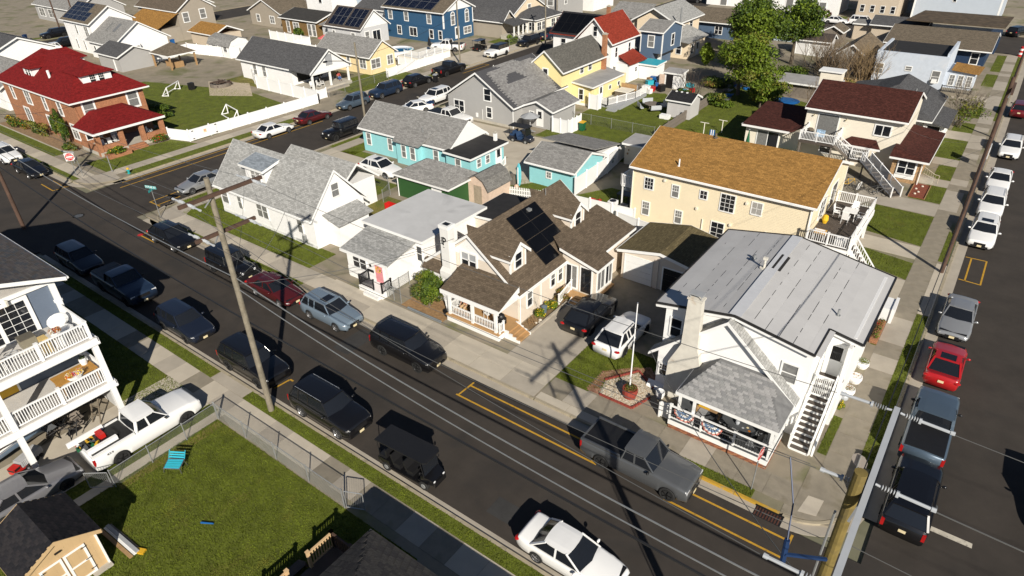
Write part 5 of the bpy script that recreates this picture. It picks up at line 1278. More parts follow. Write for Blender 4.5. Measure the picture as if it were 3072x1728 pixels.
def seated(T, p, rz, shirt, pants, hair):
 """one continuous seated figure grown from a skeleton"""
 me=bpy.data.meshes.new('body')
 J=[(0,0,.52),(0,0,.75),(0,0,.98),(0,.0,1.07),(.02,0,1.2),(0,.19,.98),(.1,.26,.74),(.33,.2,.68),(0,-.19,.98),(.1,-.26,.74),(.33,-.2,.68),(.08,.1,.5),(.44,.13,.5),(.48,.14,.08),(.62,.15,.05),(.08,-.1,.5),(.44,-.13,.5),(.48,-.14,.08),(.62,-.15,.05)]
 E_=[(0,1),(1,2),(2,3),(3,4),(2,5),(5,6),(6,7),(2,8),(8,9),(9,10),(0,11),(11,12),(12,13),(13,14),(0,15),(15,16),(16,17),(17,18)]
 Rr=[.15,.14,.15,.06,.10,.075,.05,.035,.075,.05,.035,.10,.075,.05,.04,.10,.075,.05,.04]
 bm=bmesh.new();sk=bm.verts.layers.skin.verify();vs_=[bm.verts.new(j)for j in J]
 for i,v in enumerate(vs_):v[sk].radius=(Rr[i],Rr[i]*(.85 if i<3 else 1));v[sk].use_root=(i==0)
 for a,b in E_:bm.edges.new((vs_[a],vs_[b]))
 bm.to_mesh(me);bm.free()
 o=bpy.data.objects.new('body',me);COL.objects.link(o);o.parent=T;o.rotation_euler=(0,0,rz);ORG[o.name]=Vector((0,0,0))
 o.modifiers.new('skin','SKIN');s=o.modifiers.new('sub','SUBSURF');s.levels=1;s.render_levels=1
 me.materials.append(SKIN)
 def piece(n, mb, m):
  q=mb.build(n,m,None,smooth=True);q.parent=T;q.rotation_euler=(0,0,rz);ORG[q.name]=Vector((0,0,0))
 c=MB();c.ell((0,0,.80),.175,.225,.27,12,8);c.tube((0,.17,.98),(.09,.26,.78),.085,8,.07);c.tube((0,-.17,.98),(.09,-.26,.78),.085,8,.07);piece('shirt',c,shirt)
 c=MB();c.ell((.02,0,.52),.18,.21,.13,10,6)
 for s_ in(1,-1):c.tube((.05,s_*.1,.5),(.45,s_*.13,.5),.105,8,.085);c.tube((.45,s_*.13,.52),(.48,s_*.14,.14),.085,8,.06)
 piece('trousers',c,pants)
 c=MB();c.ell((-.02,0,1.24),.115,.10,.115,10,6);piece('hair',c,hair)
 c=MB()
 for s_ in(1,-1):c.ell((.58,s_*.145,.05),.13,.05,.05,8,5)
 piece('shoe',c,BLACK)
 c=MB();c.ell((.115,.035,1.215),.012,.018,.012,6,4);c.ell((.115,-.035,1.215),.012,.018,.012,6,4);c.ell((.13,0,1.185),.022,.014,.022,6,4);c.ell((.112,0,1.14),.01,.03,.008,6,4);piece('face',c,mat('face_dark',(.25,.10,.07),.6,var=.05))
 for s_ in(1,-1):
  c=MB();c.ell((.37,s_*.19,.64),.05,.042,.022,8,5)
  for k in range(4):c.tube((.40,s_*(.16+.02*k),.645),(.46-.006*abs(k-1.5),s_*(.16+.021*k),.63),.0095,5,.007);c.tube((.46-.006*abs(k-1.5),s_*(.16+.021*k),.63),(.485-.008*abs(k-1.5),s_*(.16+.021*k),.605),.008,5,.006)
  c.tube((.36,s_*.155,.645),(.405,s_*.135,.635),.011,5,.008);piece('hand',c,SKIN)
seated(T,(-25.55,28.35,.64),-1.4,mat('orange_shirt',(.42,.12,.04),.8,var=.08),mat('tan_trousers',(.42,.29,.16),.8,var=.08),mat('brown_hair',(.08,.04,.025),.7,var=.1))
pchair('dark chair holding the seated person on the beige house porch',(-25.55,28.42,.64),-1.4,BLACK)
pchair('white curved porch chair beside the middle post of the beige house',(-23.7,28.5,.64),-1.9,WHITE)
T=thing('grill','black kettle shaped grill at the stair end of the beige house porch','grill',(-22.5,28.3,.64))
MB().ell((-22.5,28.3,1.35),.33,.28,.25,12,8).build('lid',BLACK,T);MB().box(-22.8,-22.2,28.05,28.55,.8,1.25).build('cabinet',BLACK,T);MB().box(-22.6,-22.4,28.0,28.03,1.3,1.34).build('handle',CHROME,T)
T=thing('flower_trellis','white fan trellis in a dark pot beside the beige porch','trellis',(-26.75,27.75,.1))
mb=MB();[mb.beam((-26.75,27.75,.45),(-26.75+k*.13,27.75,2.0),.025,.03)for k in(-2,-1,0,1,2)];[mb.beam((-26.75-.10-.1*k,27.735,.9+.4*k),(-26.75+.10+.1*k,27.735,.9+.4*k),.02,.03)for k in range(3)];mb.build('lattice',WHITE,T)
MB().lathe((-26.75,27.75,.1),[(.22,0),(.3,.38),(.26,.38),(.02,.33)],12).build('pot',BLACK,T)
T=thing('log','grey weathered log edging the bed beside the beige porch','log',(-28,27.0,.15));MB().tube((-29.6,26.75,.2),(-26.5,26.75,.2),.1,8).build('timber',mat('grey_blue_log',(.19,.21,.22),.8,var=.1),T)
sheet('garden_bed',rect(-30.4,-26.5,26.85,28.9),.115,mat('bark_mulch',(.28,.17,.08),.95,var=.35,scale=6,bump=.3))
tree('bushy green evergreen shrub tree left of the beige house porch',(-28.6,27.9,.1),1.4,.1,(-28.6,27.95,1.75),(1.25,1.0,1.65),26,9000,.07,LEAF[:4],21,name='evergreen',cat='tree')
sheet('garden_bed',[(-21.9,29.6),(-20.85,29.6),(-20.85,34.0),(-21.9,34.2)],.115,mat('mulch_dark',(.19,.13,.07),.95,var=.4,scale=6,bump=.3))
T=thing('garden_kerb','low concrete edge of the daffodil bed by the driveway','edging',(-20.8,31.5,.1));MB().box(-20.85,-20.7,29.3,33.8,.08,.26).build('edge',CONC,T)
DAFF=mat('daffodil_yellow',(.70,.48,.02),.6,var=.1)
bush('clump of yellow daffodils nearest the porch steps',(-21.4,31.3,.1),(.45,.4,.28),900,LEAF[:2],31,.06,'daffodils',None,'flowers',[DAFF],90);bush('clump of yellow daffodils under the middle of the beige wall',(-21.35,32.5,.1),(.5,.55,.33),1300,LEAF[:2],32,.06,'daffodils',None,'flowers',[DAFF],200)
bush('rust and green bush by the sun room stoop',(-21.4,33.95,.1),(.5,.5,.45),1100,[LEAF[3],LEAF[4],LEAF[0]],33,.05);twigs('dry grassy clump by the porch steps',(-21.3,30.2,.1),.6,.5,40,34,CEDAR,'dry_grass_clump','plant',.008,depth=1);twigs('bare white climbing stems on the beige wall',(-21.8,31.9,.1),2.2,.3,4,35,mat('pale_stem',(.5,.48,.42),.8,var=.1),'climbing_plant','plant',.012)
tag(MB().lathe((-21.45,31.9,.1),[(.16,0),(.2,.4),(.22,.5),(.1,.55)],10).build('garden_pot',mat('slate_pot',(.10,.14,.17),.5,var=.1),None),'dark slate pot among the daffodils','pot')
for i,(x,y,s)in enumerate(((-21.1,30.9,.14),(-21.0,30.65,.1),(-21.15,30.45,.11))):
 tag(MB().ell((x,y,.15),s,s*.8,s*.6,8,5).build('stone',PEBBLE,None),['largest pale stone in the bed by the beige porch steps','small pale stone nearest the driveway edge','small pale stone nearest the porch steps'][i],'stone')
 # double garage
H=thing('garage','beige double garage with mossy brown roof between beige and corner houses','garage',(-16.4,41.6,.1))
walls(H,-19.4,-13.3,39.15,44.1,.1,2.5,W_BEIGE,('y',3.05,-16.45));gable_roof(H,-19.75,-13.0,38.95,44.3,2.5,3.15,'y',R_MOSS)
def garage_door(H, a, f, w, h, m=WHITE, z=.1, face='-y', open_=False, rows=4, label=None):
 c=MB();fbox(c,face,f,a-w/2-.1,a-w/2,z,z+h+.1,0,.05);fbox(c,face,f,a+w/2,a+w/2+.1,z,z+h+.1,0,.05);fbox(c,face,f,a-w/2,a+w/2,z+h,z+h+.1,0,.047);D=c.build('garage_door',WHITE,H,label=label)
 for k in range(rows):p=MB();fbox(p,face,f,a-w/2,a+w/2,z+h*k/rows+.01,z+h*(k+1)/rows-.01,.003,.03);p.build('panel',BLACK if open_ else m,D)
 return D
garage_door(H,-18.05,39.15,2.1,2.0);garage_door(H,-14.9,39.15,2.3,1.9,open_=True,label='open dark garage doorway')
MB().box(-16.75,-16.45,39.08,39.15,.1,2.45).build('pier',W_BEIGE,H)
# white house with the flat roof
H=thing('house','white house with pale flat roof and pink front door','house',(-34.2,33.5,.1))
walls(H,-37.3,-31.45,30.6,37.7,.1,3.15,W_WHITE);flat_roof(H,[(-37.6,30.3,3.42),(-31.2,30.3,3.42),(-31.2,37.95,3.3),(-37.6,37.95,3.3)],R_FLATW)
walls(H,-36.6,-32.2,27.6,30.59,.1,2.55,W_WHITE);MB().slab([(-36.9,27.3,2.55),(-31.9,27.3,2.55),(-31.9,30.59,3.25),(-36.9,30.59,3.25)],.12).build('front_roof',R_LGREY,H);MB().box(-36.9,-31.9,27.24,27.298,2.32,2.54).build('fascia',WHITE,H)
PINK=mat('pink_door',(.66,.25,.27),.5,var=.04)
door(H,'-y',27.6,-33.15,.6,.8,1.85,PINK,label='pink front door with a wreath');win(H,'-y',27.6,-35.2,1.2,1.4,1.0,'dh2');win(H,'-y',30.6,-31.85,1.5,.5,1.2,'dh')
MB().box(-34.15,-33.95,27.57,27.6,1.7,1.9).box(-34.3,-33.75,27.56,27.6,1.25,1.45).build('mailbox',BLACK,H)
T=thing('wreath','round pink and yellow flower wreath on the pink door','wreath',(-33.15,27.5,1.75));leaf_cloud('flowers',T,[(-33.15+.2*math.cos(a),27.5,1.75+.2*math.sin(a),.08,.05,.08)for a in np.linspace(0,6.28,9)],260,.035,[LEAF[0],DAFF,mat('wreath_pink',(.6,.2,.15),.6,var=.1)],5)
MB().box(-34.4,-31.95,26.55,27.59,.08,.55).build('stoop',WHITE,H);MB().box(-33.6,-32.1,26.2,26.549,.08,.33).build('stoop_step',WHITE,H)
rail(H,(-34.35,26.65,.55),(-32.9,26.65,.55),.8,BLACK,.12,1.4,post=.09);rail(H,(-34.35,26.65,.55),(-34.35,27.55,.55),.8,BLACK,.12,2,ends=(0,1));rail(H,(-32.0,26.65,.55),(-32.0,27.55,.55),.8,BLACK,.12,2)
MB().box(-36.8,-36.7,27.7,30.5,.1,.9).build('side_skirt',WHITE,H)
chainlink('short chain-link gate section between the pink door house and evergreen',[(-31.9,27.0),(-30.5,27.0)],1.1,.1,.7)
chainlink('short chain-link return behind the pink door stoop',[(-31.8,27.1),(-31.8,29.2)],1.1,.1,1.1)
# white cape with the front dormer
H=thing('house','white cape house with grey shingle roof and square front dormer','house',(-49,31.5,.1))
walls(H,-55.3,-42.0,28.95,34.4,.1,2.75,W_WHITE,('x',6.0));gable_roof(H,-55.55,-41.85,28.6,34.75,2.8,6.2,'x',R_LGREY)
walls(H,-53.5,-45,34.41,38.5,.1,2.75,W_WHITE);gable_roof(H,-53.8,-44.7,34.0,38.8,2.75,4.6,'x',R_LGREY)
MB().box(-51.55,-48.75,29.75,32.0,3.6,5.25).build('dormer',W_WHITE,H);flat_roof(H,[(-51.85,29.4,5.32),(-48.45,29.4,5.32),(-48.45,31.95,5.95),(-51.85,31.95,5.95)],mat('sky_sheen_shingle',(.26,.29,.32),.35,var=.12,scale=2,pat='shingle'),name='dormer_roof')  # dormer roof: sky reflection put into the shingle colour as a blue tint
win(H,'-y',29.75,-50.1,3.95,1.3,1.1,'dh2',glass=[BLIND,CURTAIN])
for a,w,st in((-54.6,.95,'dh'),(-52.3,.55,'dh'),(-49.0,1.5,'dh2'),(-43.9,.62,'dh')):win(H,'-y',28.95,a,1.1,w,1.35,st,glass=BLIND)
win(H,'+x',-42.0,31.6,1.2,.9,1.3,'dh',glass=BLIND);win(H,'+x',-42.0,31.6,3.9,.7,1.1,'dh',glass=BLIND)
MB().box(-55.32,-41.98,28.93,34.42,.08,.42).build('foundation',WHITE,H)
walls(H,-41.99,-40.4,30.2,33.4,.1,2.2,W_WHITE);MB().slab([(-41.98,29.9,2.85),(-40.1,29.9,2.3),(-40.1,33.7,2.3),(-41.98,33.7,2.85)],.1).build('side_porch_roof',R_LGREY,H)
vent(H,-44.6,29.6,3.85,.35,.05)
T=thing('gas_meter','grey gas meter with pipes on the white cape wall','gas meter',(-43.4,28.8,.1));MB().box(-43.6,-43.3,28.72,28.92,.6,.95).build('meter',GALV,T);MB().path([(-43.7,28.85,.1),(-43.7,28.85,1.1),(-43.2,28.85,1.1),(-43.2,28.85,.3)],.025).build('pipe',GALV,T)
for y0,y1,n in((35.5,36.9,'nearer the arrow shaped drive'),(33.6,34.6,'nearer the white cape')):pass
T=thing('picnic_bench','red wooden garden swing bench in the yard behind the white cape','bench',(-41.6,37.4,.1))
for k in range(4):MB().box(-42.4,-40.8,37.0+k*.12,37.1+k*.12,.52,.55).build('slat',REDM,T)
mb=MB();[mb.box(x,x+.06,37.0,37.5,.1,1.1)for x in(-42.4,-40.86)];mb.box(-42.4,-40.8,37.52,37.56,.6,1.1);mb.build('frame',REDM,T)
T=thing('picnic_bench','red slatted lounge chair beside the green garage','bench',(-38.6,38.4,.1))
for k in range(5):MB().box(-39.1,-38.3,38.0+k*.14,38.12+k*.14,.45,.48).build('slat',REDM,T)
mb=MB();[mb.box(x,x+.06,38.0,38.7,.1,.75)for x in(-39.1,-38.36)];mb.build('frame',REDM,T)
# grey-blue balcony house on the near side
H=thing('house','grey blue house with two white railed balconies and dark shingle roof','house',(-45,3.5,.1))
walls(H,-54.0,-38.4,-2.4,9.55,.1,8.1,W_GRBLUE,('x',10.3,3.5))
gable_roof(H,-54.5,-37.15,-2.9,9.92,8.5,10.65,'x',mat('slate_grey_roof',(.085,.082,.085),.9,var=.35,scale=8,pat='shingle',p=(.33,.15),spec=.15),mid=3.5)
shm=[mat('dark_shingle_%d'%i,c,.9,var=.25,scale=10,spec=.15,bump=.2,bscale=120)for i,c in enumerate([(.095,.085,.085),(.075,.078,.085),(.11,.10,.095),(.085,.075,.07)])]
slv=Vector((0,-6.42,2.15));RR=[c for c in H.children if c.name.startswith('roof')][-1]
shingle_face(RR,(-37.15,9.92,8.5),(-1,0,0),slv,46,lambda t:.05,lambda t:10.5,shm,w=.33,seed=9,limit=300)
MB().box(-38.39,-38.28,-2.4,9.5,7.9,8.12).box(-38.39,-38.22,9.3,9.6,.1,8.1).box(-38.6,-38.25,9.25,9.65,6.75,6.9).build('frieze_board',WHITE,H)
MB().add([(-38.38,-1.8,8.13),(-38.38,9.2,8.13),(-38.38,3.5,10.05)],[(0,1,2)]).build('gable_boards',mat('grey_gable_board',(.36,.34,.31),.7,var=.1,scale=2,pat='vboard',p=(.22,.2)),H)
W1=win(H,'+x',-38.4,6.55,5.66,2.9,1.95,'one',tw=.2,d=.08,name='sliding_door')
mb=MB();mb.box(-38.39,-38.33,6.45,6.65,5.66,7.61);
for y0,y1 in((5.1,6.45),(6.65,8.0)):
 for k in(1,2):y=y0+(y1-y0)*k/3;mb.box(-38.375,-38.365,y-.012,y+.012,5.66,7.61)
 for k in(1,2,3,4):z=5.66+1.95*k/5;mb.box(-38.375,-38.366,y0,y1,z-.012,z+.012)
mb.build('muntins',WHITE,H)
MB().lathe((-38.25,7.2,7.85),[(.02,.2),(.16,.1),(.16,-.15),(.05,-.2)],10).build('wall_light',CREAMT,H)
door(H,'+x',-38.4,5.55,2.75,.95,2.0,YELP,glass=.45,label='yellow front door with small panes');win(H,'+x',-38.4,8.2,3.6,.9,.6,'one',tw=.12)
for i,(zd,nm)in enumerate(((2.7,'balcony'),(5.6,'balcony'))):
 mb=MB();mb.box(-38.39,-35.15,-3,9.55,zd-.22,zd-.04);B=mb.build(nm,WHITE,H)
 for k in range(23):MB().box(-38.37+k*.14,-38.37+k*.14+.13,-3,9.5,zd-.039,zd).build('plank',mat('pale_grey_decking',(.50,.48,.45),.7,var=.06,scale=2),B)
 MB().box(-35.14,-35.06,-3,9.6,zd-.42,zd-.03).box(-35.055,-35.02,-3,9.62,zd-.38,zd-.24).box(-38.39,-35.06,9.56,9.62,zd-.42,zd-.03).build('balcony_fascia',VINYL,B)
 rail(H,(-35.28,-2.4,zd),(-35.28,9.35,zd),1.0,VINYL,.125,2.35,post=.14,bw=.04);rail(H,(-35.3,9.42,zd),(-38.3,9.42,zd),1.0,VINYL,.11,3,ends=(0,1),bw=.05)
 mb=MB();[mb.box(-35.42,-35.14,y-.14,y+.14,(.1 if i==0 else 2.7),zd-.42)for y in(9.35,4.6,0.0)];mb.build('support_post',VINYL,H)
MB().box(-38.39,-36.5,9.45,9.54,.1,2.2).build('side_wing_wall',mat('grey_wing',(.45,.45,.44),.7,var=.04),H)
T=thing('table','long cedar table on the lower balcony of the grey blue house','table',(-36.4,8.2,2.7));
for k in range(7):MB().box(-36.95+k*.16,-36.95+k*.16+.15,7.2,9.25,3.42,3.46).build('board',mat('honey_cedar',(.40,.21,.05),.6,var=.12,scale=3),T)
for x in(-36.85,-35.95):
 for y in(7.35,9.1):MB().box(x-.05,x+.05,y-.05,y+.05,2.7,3.42).build('leg',CEDAR,T)
barrel('white ribbed bucket planter on the end of the cedar table',(-36.75,8.95,3.46),.2,.42,VINYL,[LEAF[2]],3,name='planter',dens=120)
def flowerbox(label, p, r, cols, seed):
 T=thing('flower_pot',label,'flowers',p);mb=MB();mb.lathe(p,[(r[0]*.6,0),(r[0]*.8,.2),(r[0]*.7,.2),(.01,.15)],10);mb.v=[(p[0]+(x-p[0]),p[1]+(y-p[1])*r[1]/r[0],z)for x,y,z in mb.v];mb.build('pot',WHITE,T)
 leaf_cloud('flowers',T,[(p[0]+dx*r[0]*.5,p[1]+dy*r[1]*.6,p[2]+.3,r[0]*.5,r[1]*.45,.15)for dx,dy in((0,0),(.5,.7),(-.5,.8),(.3,-.8),(-.4,-.7))],700,.035,cols,seed)
PINKF=mat('pink_petal',(.62,.05,.13),.6,var=.2,scale=20)
flowerbox('pink white and yellow flowers on the cedar table',(-35.85,8.1,3.46),(.3,.55),[PINKF,WHITE,DAFF,REDM],6);flowerbox('red and orange flowers on the upper balcony rail side',(-35.75,8.1,6.35),(.28,.33),[REDM,AMBER,mat('dried_petal',(.4,.3,.18),.8,var=.3),WHITE],7)
tag(MB().lathe((-36.0,8.2,5.6),[(.3,0),(.3,.7),(.05,.75)],12).build('stool',VINYL,None),'white round stool under the red flowers on the upper balcony','stool')
T=thing('lounge_chair','white rounded lounge chair on the upper balcony','chair',(-36.6,8.6,5.6));MB().ell((-36.5,8.6,6.1),.55,.55,.12,12,6).build('seat',VINYL,T);MB().ell((-36.95,8.7,6.45),.15,.55,.42,10,6).build('backrest',VINYL,T);MB().tube((-36.5,8.6,5.6),(-36.5,8.6,6.0),.1,8).build('pedestal',VINYL,T)
T=thing('deck_box','olive grey storage box in front of the upper sliding door','box',(-37.2,7.2,5.6));MB().box(-37.6,-37.0,6.8,7.5,5.6,6.15).build('box',mat('olive_grey',(.21,.19,.14),.6,var=.05),T);MB().box(-37.62,-36.98,6.78,7.52,6.15,6.2).build('lid',mat('dark_olive',(.10,.09,.07),.6,var=.05),T)
tag(MB().box(-36.2,-35.7,7.35,7.7,5.6,6.45).build('side_table',mat('straw_wood',(.55,.40,.16),.6,var=.1),None),'small straw coloured table against the upper balcony rail','table')
T=thing('folding_chair','white frame chair with orange seat at the left edge of the upper balcony','chair',(-36.3,5.3,5.6));MB().box(-36.6,-36.0,5.0,5.6,6.05,6.1).build('seat',mat('orange_cloth',(.60,.30,.03),.7,var=.1),T);mb=MB();[mb.tube((x,y,5.6),(x,y,6.9 if x<-36.3 else 6.1),.03,6)for x in(-36.6,-36.0)for y in(5.0,5.6)];mb.box(-36.63,-36.57,5.0,5.6,6.5,6.95);mb.build('frame',WHITE,T)
T=thing('watering_hose','grey hose coiled beside the upper sliding door','hose',(-36.9,6.2,5.6));mb=MB();[mb.tube((-36.9+.25*math.cos(a),6.2+.3*math.sin(a),5.64+.02*a),(-36.9+.25*math.cos(a+.5),6.2+.3*math.sin(a+.5),5.65+.02*a),.025,5)for a in np.arange(0,12,.5)];mb.build('coil',GREYP,T)
T=thing('boat','white and blue motor boat parked under the balcony','boat',(-37.2,3.2,.3))
n=12;V=[];
for i in range(n+1):
 t=i/n;y=6.0-t*6.6;w=1.05*min(1,(t*2.2)**.6)if t<1 else 1.05;zt=1.45-.25*t;k=.35+.25*(1-t)**2
 V+=[(-36.6-w,y,zt),(-36.6-w*.85,y,(zt+k)/2),(-36.6,y,k),(-36.6+w*.85,y,(zt+k)/2),(-36.6+w,y,zt)]
F_=[(i*5+k,i*5+k+1,(i+1)*5+k+1,(i+1)*5+k)for i in range(n)for k in range(4)]+[tuple(range(n*5,n*5+5))]
T.location=(-37.3,3.2,.3);ORG[T.name]=Vector((-37.3,3.2,.3));MB().add([(x-.4,y,z)for x,y,z in V],F_).build('hull',mat('boat_hull',(.22,.32,.44),.3,var=.05),T,smooth=True)
MB().add([(V[i*5+k][0]*1.0-.4,V[i*5][1],V[i*5][2]-.12)for i in range(n+1)for k in(0,4)],[(2*i,2*i+2,2*i+3,2*i+1)for i in range(n)]).build('deck',mat('boat_deck_tan',(.50,.40,.30),.6,var=.08),T)
mb=MB();[mb.path([(V[i*5+k][0]-.4,V[i*5][1],V[i*5][2]+.02)for i in range(1,n+1)],.05,6)for k in(0,4)];mb.build('gunwale',WHITE,T);MB().box(-37.6,-36.5,2.3,2.7,1.1,1.35).build('seat',VINYL,T);MB().ell((-37.0,1.2,1.25),.6,.8,.3,10,6).build('motor_cover',mat('brown_cover',(.09,.06,.05),.7,var=.1),T);MB().lathe((-36.6,4.0,1.32),[(.16,0),(.2,.04),(.12,.05)],12).build('hatch',AMBER,T)
T=thing('toy_truck','red toy truck with grey ribbed trailer on the concrete drive','toy truck',(-35.75,4.5,.112),math.radians(112),local=True)
MB().box(-.95,-.55,-.22,.22,.12,.5).box(-.55,-.25,-.22,.22,.12,.30).build('cab',REDM,T);MB().box(-.96,-.7,-.2,.2,.34,.46).box(-.9,-.6,-.225,.225,.34,.47).build('cab_window',BLACK,T);mb=MB();mb.box(-.5,.75,-.26,.26,.26,.62);TR=mb.build('trailer',GREYP,T)
for k in range(16):MB().box(-.48+k*.077,-.44+k*.077,-.272,.272,.28,.63).build('rib',mat('pale_rib',(.42,.42,.42),.5,var=.05),TR)
for x in(-.75,-.3,.35,.6):
 for s in(-1,1):MB().lathe((x,s*.2,.1),[(.04,-.05),(.1,-.05),(.1,.05),(.04,.05)],10,axis='y').build('wheel',RUBBER,T)
T=thing('luggage_rack','heap of black folded metal frames and beach chairs beneath the balcony','chairs',(-36.7,6.7,.1));rg=random.Random(6)
mb=MB()
for _ in range(30):a=Vector((-36.7+rg.uniform(-.8,.8),6.8+rg.uniform(-.9,.9),rg.uniform(.15,1.1)));d=Vector((rg.uniform(-1,1),rg.uniform(-1,1),rg.uniform(-.5,.5))).normalized()*rg.uniform(.4,1.1);mb.tube(a,a+d,.03,5)
mb.build('frame',BLACK,T);mb=MB()
for _ in range(12):a=Vector((-36.7+rg.uniform(-.6,.6),6.8+rg.uniform(-.7,.7),rg.uniform(.3,1.0)));mb.obox(a,(rg.uniform(.1,.3),rg.uniform(-.1,.1),rg.uniform(-.1,.1)),(0,.25,.05),(0,0,.02),rg.randrange(3))
mb.build('panel',[DKGREY,BLACK,WOODG],T)
T=thing('ladder','leaning dark wooden ladder frame by the balcony post','ladder',(-37.0,8.6,.1));mb=MB();[mb.beam((-36.2+k*.5,8.0+k*.2,.12),(-37.6+k*.4,8.9+k*.2,1.5),.07,.05)for k in(0,1)];[mb.beam((-36.5-k*.35,8.2+k*.23,.4+k*.3),(-36.0-k*.33,8.4+k*.23,.4+k*.3),.05,.05)for k in range(3)];mb.build('rails',BARK,T)
# tan shed in the corner
H=thing('shed','tan board shed with white framed double doors and black shingle roof','shed',(-27.8,2.6,.1))
walls(H,-29.2,-26.2,1.25,4.05,.1,2.12,W_TAN,('x',2.95));gable_roof(H,-29.45,-26.08,.95,4.3,2.22,3.1,'x',R_BLACK,fascia=W_TAN,gutter=False)
RR=[c for c in H.children if c.name.startswith('roof')][-1];bl_=[mat('black_shingle_%d'%i,c,.95,var=.3,scale=12,spec=.1,bump=.2,bscale=130)for i,c in enumerate([(.022,.021,.024),(.028,.026,.028),(.018,.018,.021)])]
shingle_face(RR,(-26.08,4.3,2.22),(-1,0,0),Vector((0,-1.675,.88)),13,lambda t:.02,lambda t:3.36,bl_,seed=2);shingle_face(RR,(-29.45,.95,2.22),(1,0,0),Vector((0,1.675,.88)),13,lambda t:.02,lambda t:3.36,bl_,seed=5)
for y0,y1 in((1.75,2.62),(2.68,3.55)):
 mb=MB();mb.box(-26.195,-26.17,y0,y1,.2,2.0);D=mb.build('door',W_TAN,H);t=MB()
 for a,b,z0,z1 in((y0,y0+.1,.2,2.0),(y1-.1,y1,.2,2.0),(y0+.1,y1-.1,1.9,2.0),(y0+.1,y1-.1,1.05,1.13),(y0+.1,y1-.1,.2,.3)):t.box(-26.169,-26.145,a,b,z0,z1)
 t.build('door_trim',WHITE,D);hg=MB();s=y0 if y0<2 else y1
 for z in(.45,1.1,1.8):hg.box(-26.144,-26.13,s-.02 if s<2 else s-.2,s+.2 if s<2 else s+.02,z,z+.04)
 hg.build('hinge',BLACK,D)
MB().box(-26.19,-26.12,2.5,2.75,2.35,2.41).build('vent',BLACK,H);MB().box(-26.22,-26.1,4.0,4.08,.1,2.15).box(-29.2,-26.2,4.06,4.09,.1,.25).build('corner_trim',WHITE,H);MB().box(-26.3,-25.9,3.3,4.1,.08,.2).build('skid',FOUND,H)
T=thing('lumber','stack of boards and white trim lying beside the tan shed','lumber',(-26.4,5.1,.1))
for i,(y,m_,z)in enumerate(((4.7,CEDAR,.14),(4.9,WHITE,.17),(5.1,WOODG,.14),(5.0,GREYP,.22))):MB().obox((-26.9,y,z+.02),(1.3,.05,0),(0,.08,0),(0,0,.03)).build('board',m_,T)
tag(MB().obox((-25.6,5.15,.15),(.22,.1,0),(-.06,.12,0),(0,0,.05)).build('yellow_block',YELP,None),'yellow piece of wood on the grass near the shed shadow','block')
# shaded house at the bottom
H=thing('house','dark hip roofed house in shade at the bottom edge','house',(-10,6.5,.1))
walls(H,-15.3,-4,1.0,10.2,.1,2.9,W_GREY);hip_roof(H,-15.9,-3.5,.0,10.8,3.0,5.4,(-11.5,5.4),(-8,5.4),mat('charcoal_hip_roof',(.05,.048,.047),.9,var=.3,scale=8,pat='shingle',p=(.33,.15),spec=.1),fascia=DKGREY)
RR=[c for c in H.children if c.name.startswith('roof')][-1];dk_=[mat('charcoal_shingle_%d'%i,c,.95,var=.3,scale=12,spec=.1,bump=.2,bscale=130)for i,c in enumerate([(.058,.055,.053),(.048,.046,.046),(.066,.062,.058)])]
shingle_face(RR,(-3.5,10.8,3.0),(-1,0,0),Vector((0,-5.4,2.4)),30,lambda t:.05+3.5*t/5.9,lambda t:12.35-4.4*t/5.9,dk_,w=.33,seed=1,limit=220);shingle_face(RR,(-15.9,10.8,3.0),(0,-1,0),Vector((4.4,0,2.4)),26,lambda t:.05+5.4*t/5.0,lambda t:10.7-5.4*t/5.0,dk_,w=.33,seed=2,limit=80)
win(H,'-y',1.0,-10,1,1.2,1.3,'dh2')
T=thing('deck','raised back deck with tan railing in the shade at the bottom edge','deck',(-17.0,8.5,.1));TANR=mat('tan_rail',(.58,.40,.22),.6,var=.06)
mb=MB();mb.box(-18.35,-15.4,6.2,10.4,.35,.5);B=mb.build('deck_floor',DECKW,T);rail(T,(-18.3,9.1,.5),(-18.3,10.4,.5),.95,TANR,.14,1.3,post=.13,bw=.05);rail(T,(-18.3,10.4,.5),(-15.8,10.4,.5),.95,WOODB,.14,1.3,post=.13,bw=.05);rail(T,(-18.3,6.3,.5),(-18.3,8.0,.5),.95,TANR,.14,1.3,post=.13,bw=.05)
steps(T,(-19.2,8.55,.1),2,.2,.3,1.0,(1,0,0),DECKW)
chainlink('chain-link fence on the street side of the near lawn',[(-30.65,12.35),(-19.9,12.35)],1.15,.1,2.75,group=None)
chainlink('chain-link fence along the path beside the near lawn',[(-30.55,12.35),(-30.35,6.4)],1.15,.1,2.1)
T=thing('gate','short open chain-link gate at the shaded end of the street fence','gate',(-19.8,12.35,.1));MB().path([(-19.75,12.35,.2),(-18.9,12.75,.2),(-18.9,12.75,1.3),(-19.75,12.35,1.3),(-19.75,12.35,.2)],.025,6).build('frame',GALV,T);mb=MB();d=Vector((.85,.4,0));[mb.tube(Vector((-19.75,12.35,.2))+d*(k/10),Vector((-19.75,12.35,1.3))+d*min(1,k/10+.1),.006,3)for k in range(10)];mb.build('chain_mesh',GALV,T,kind='stuff');MB().tube((-19.85,12.3,.1),(-19.85,12.3,1.45),.04,7).build('post',GALV,T)
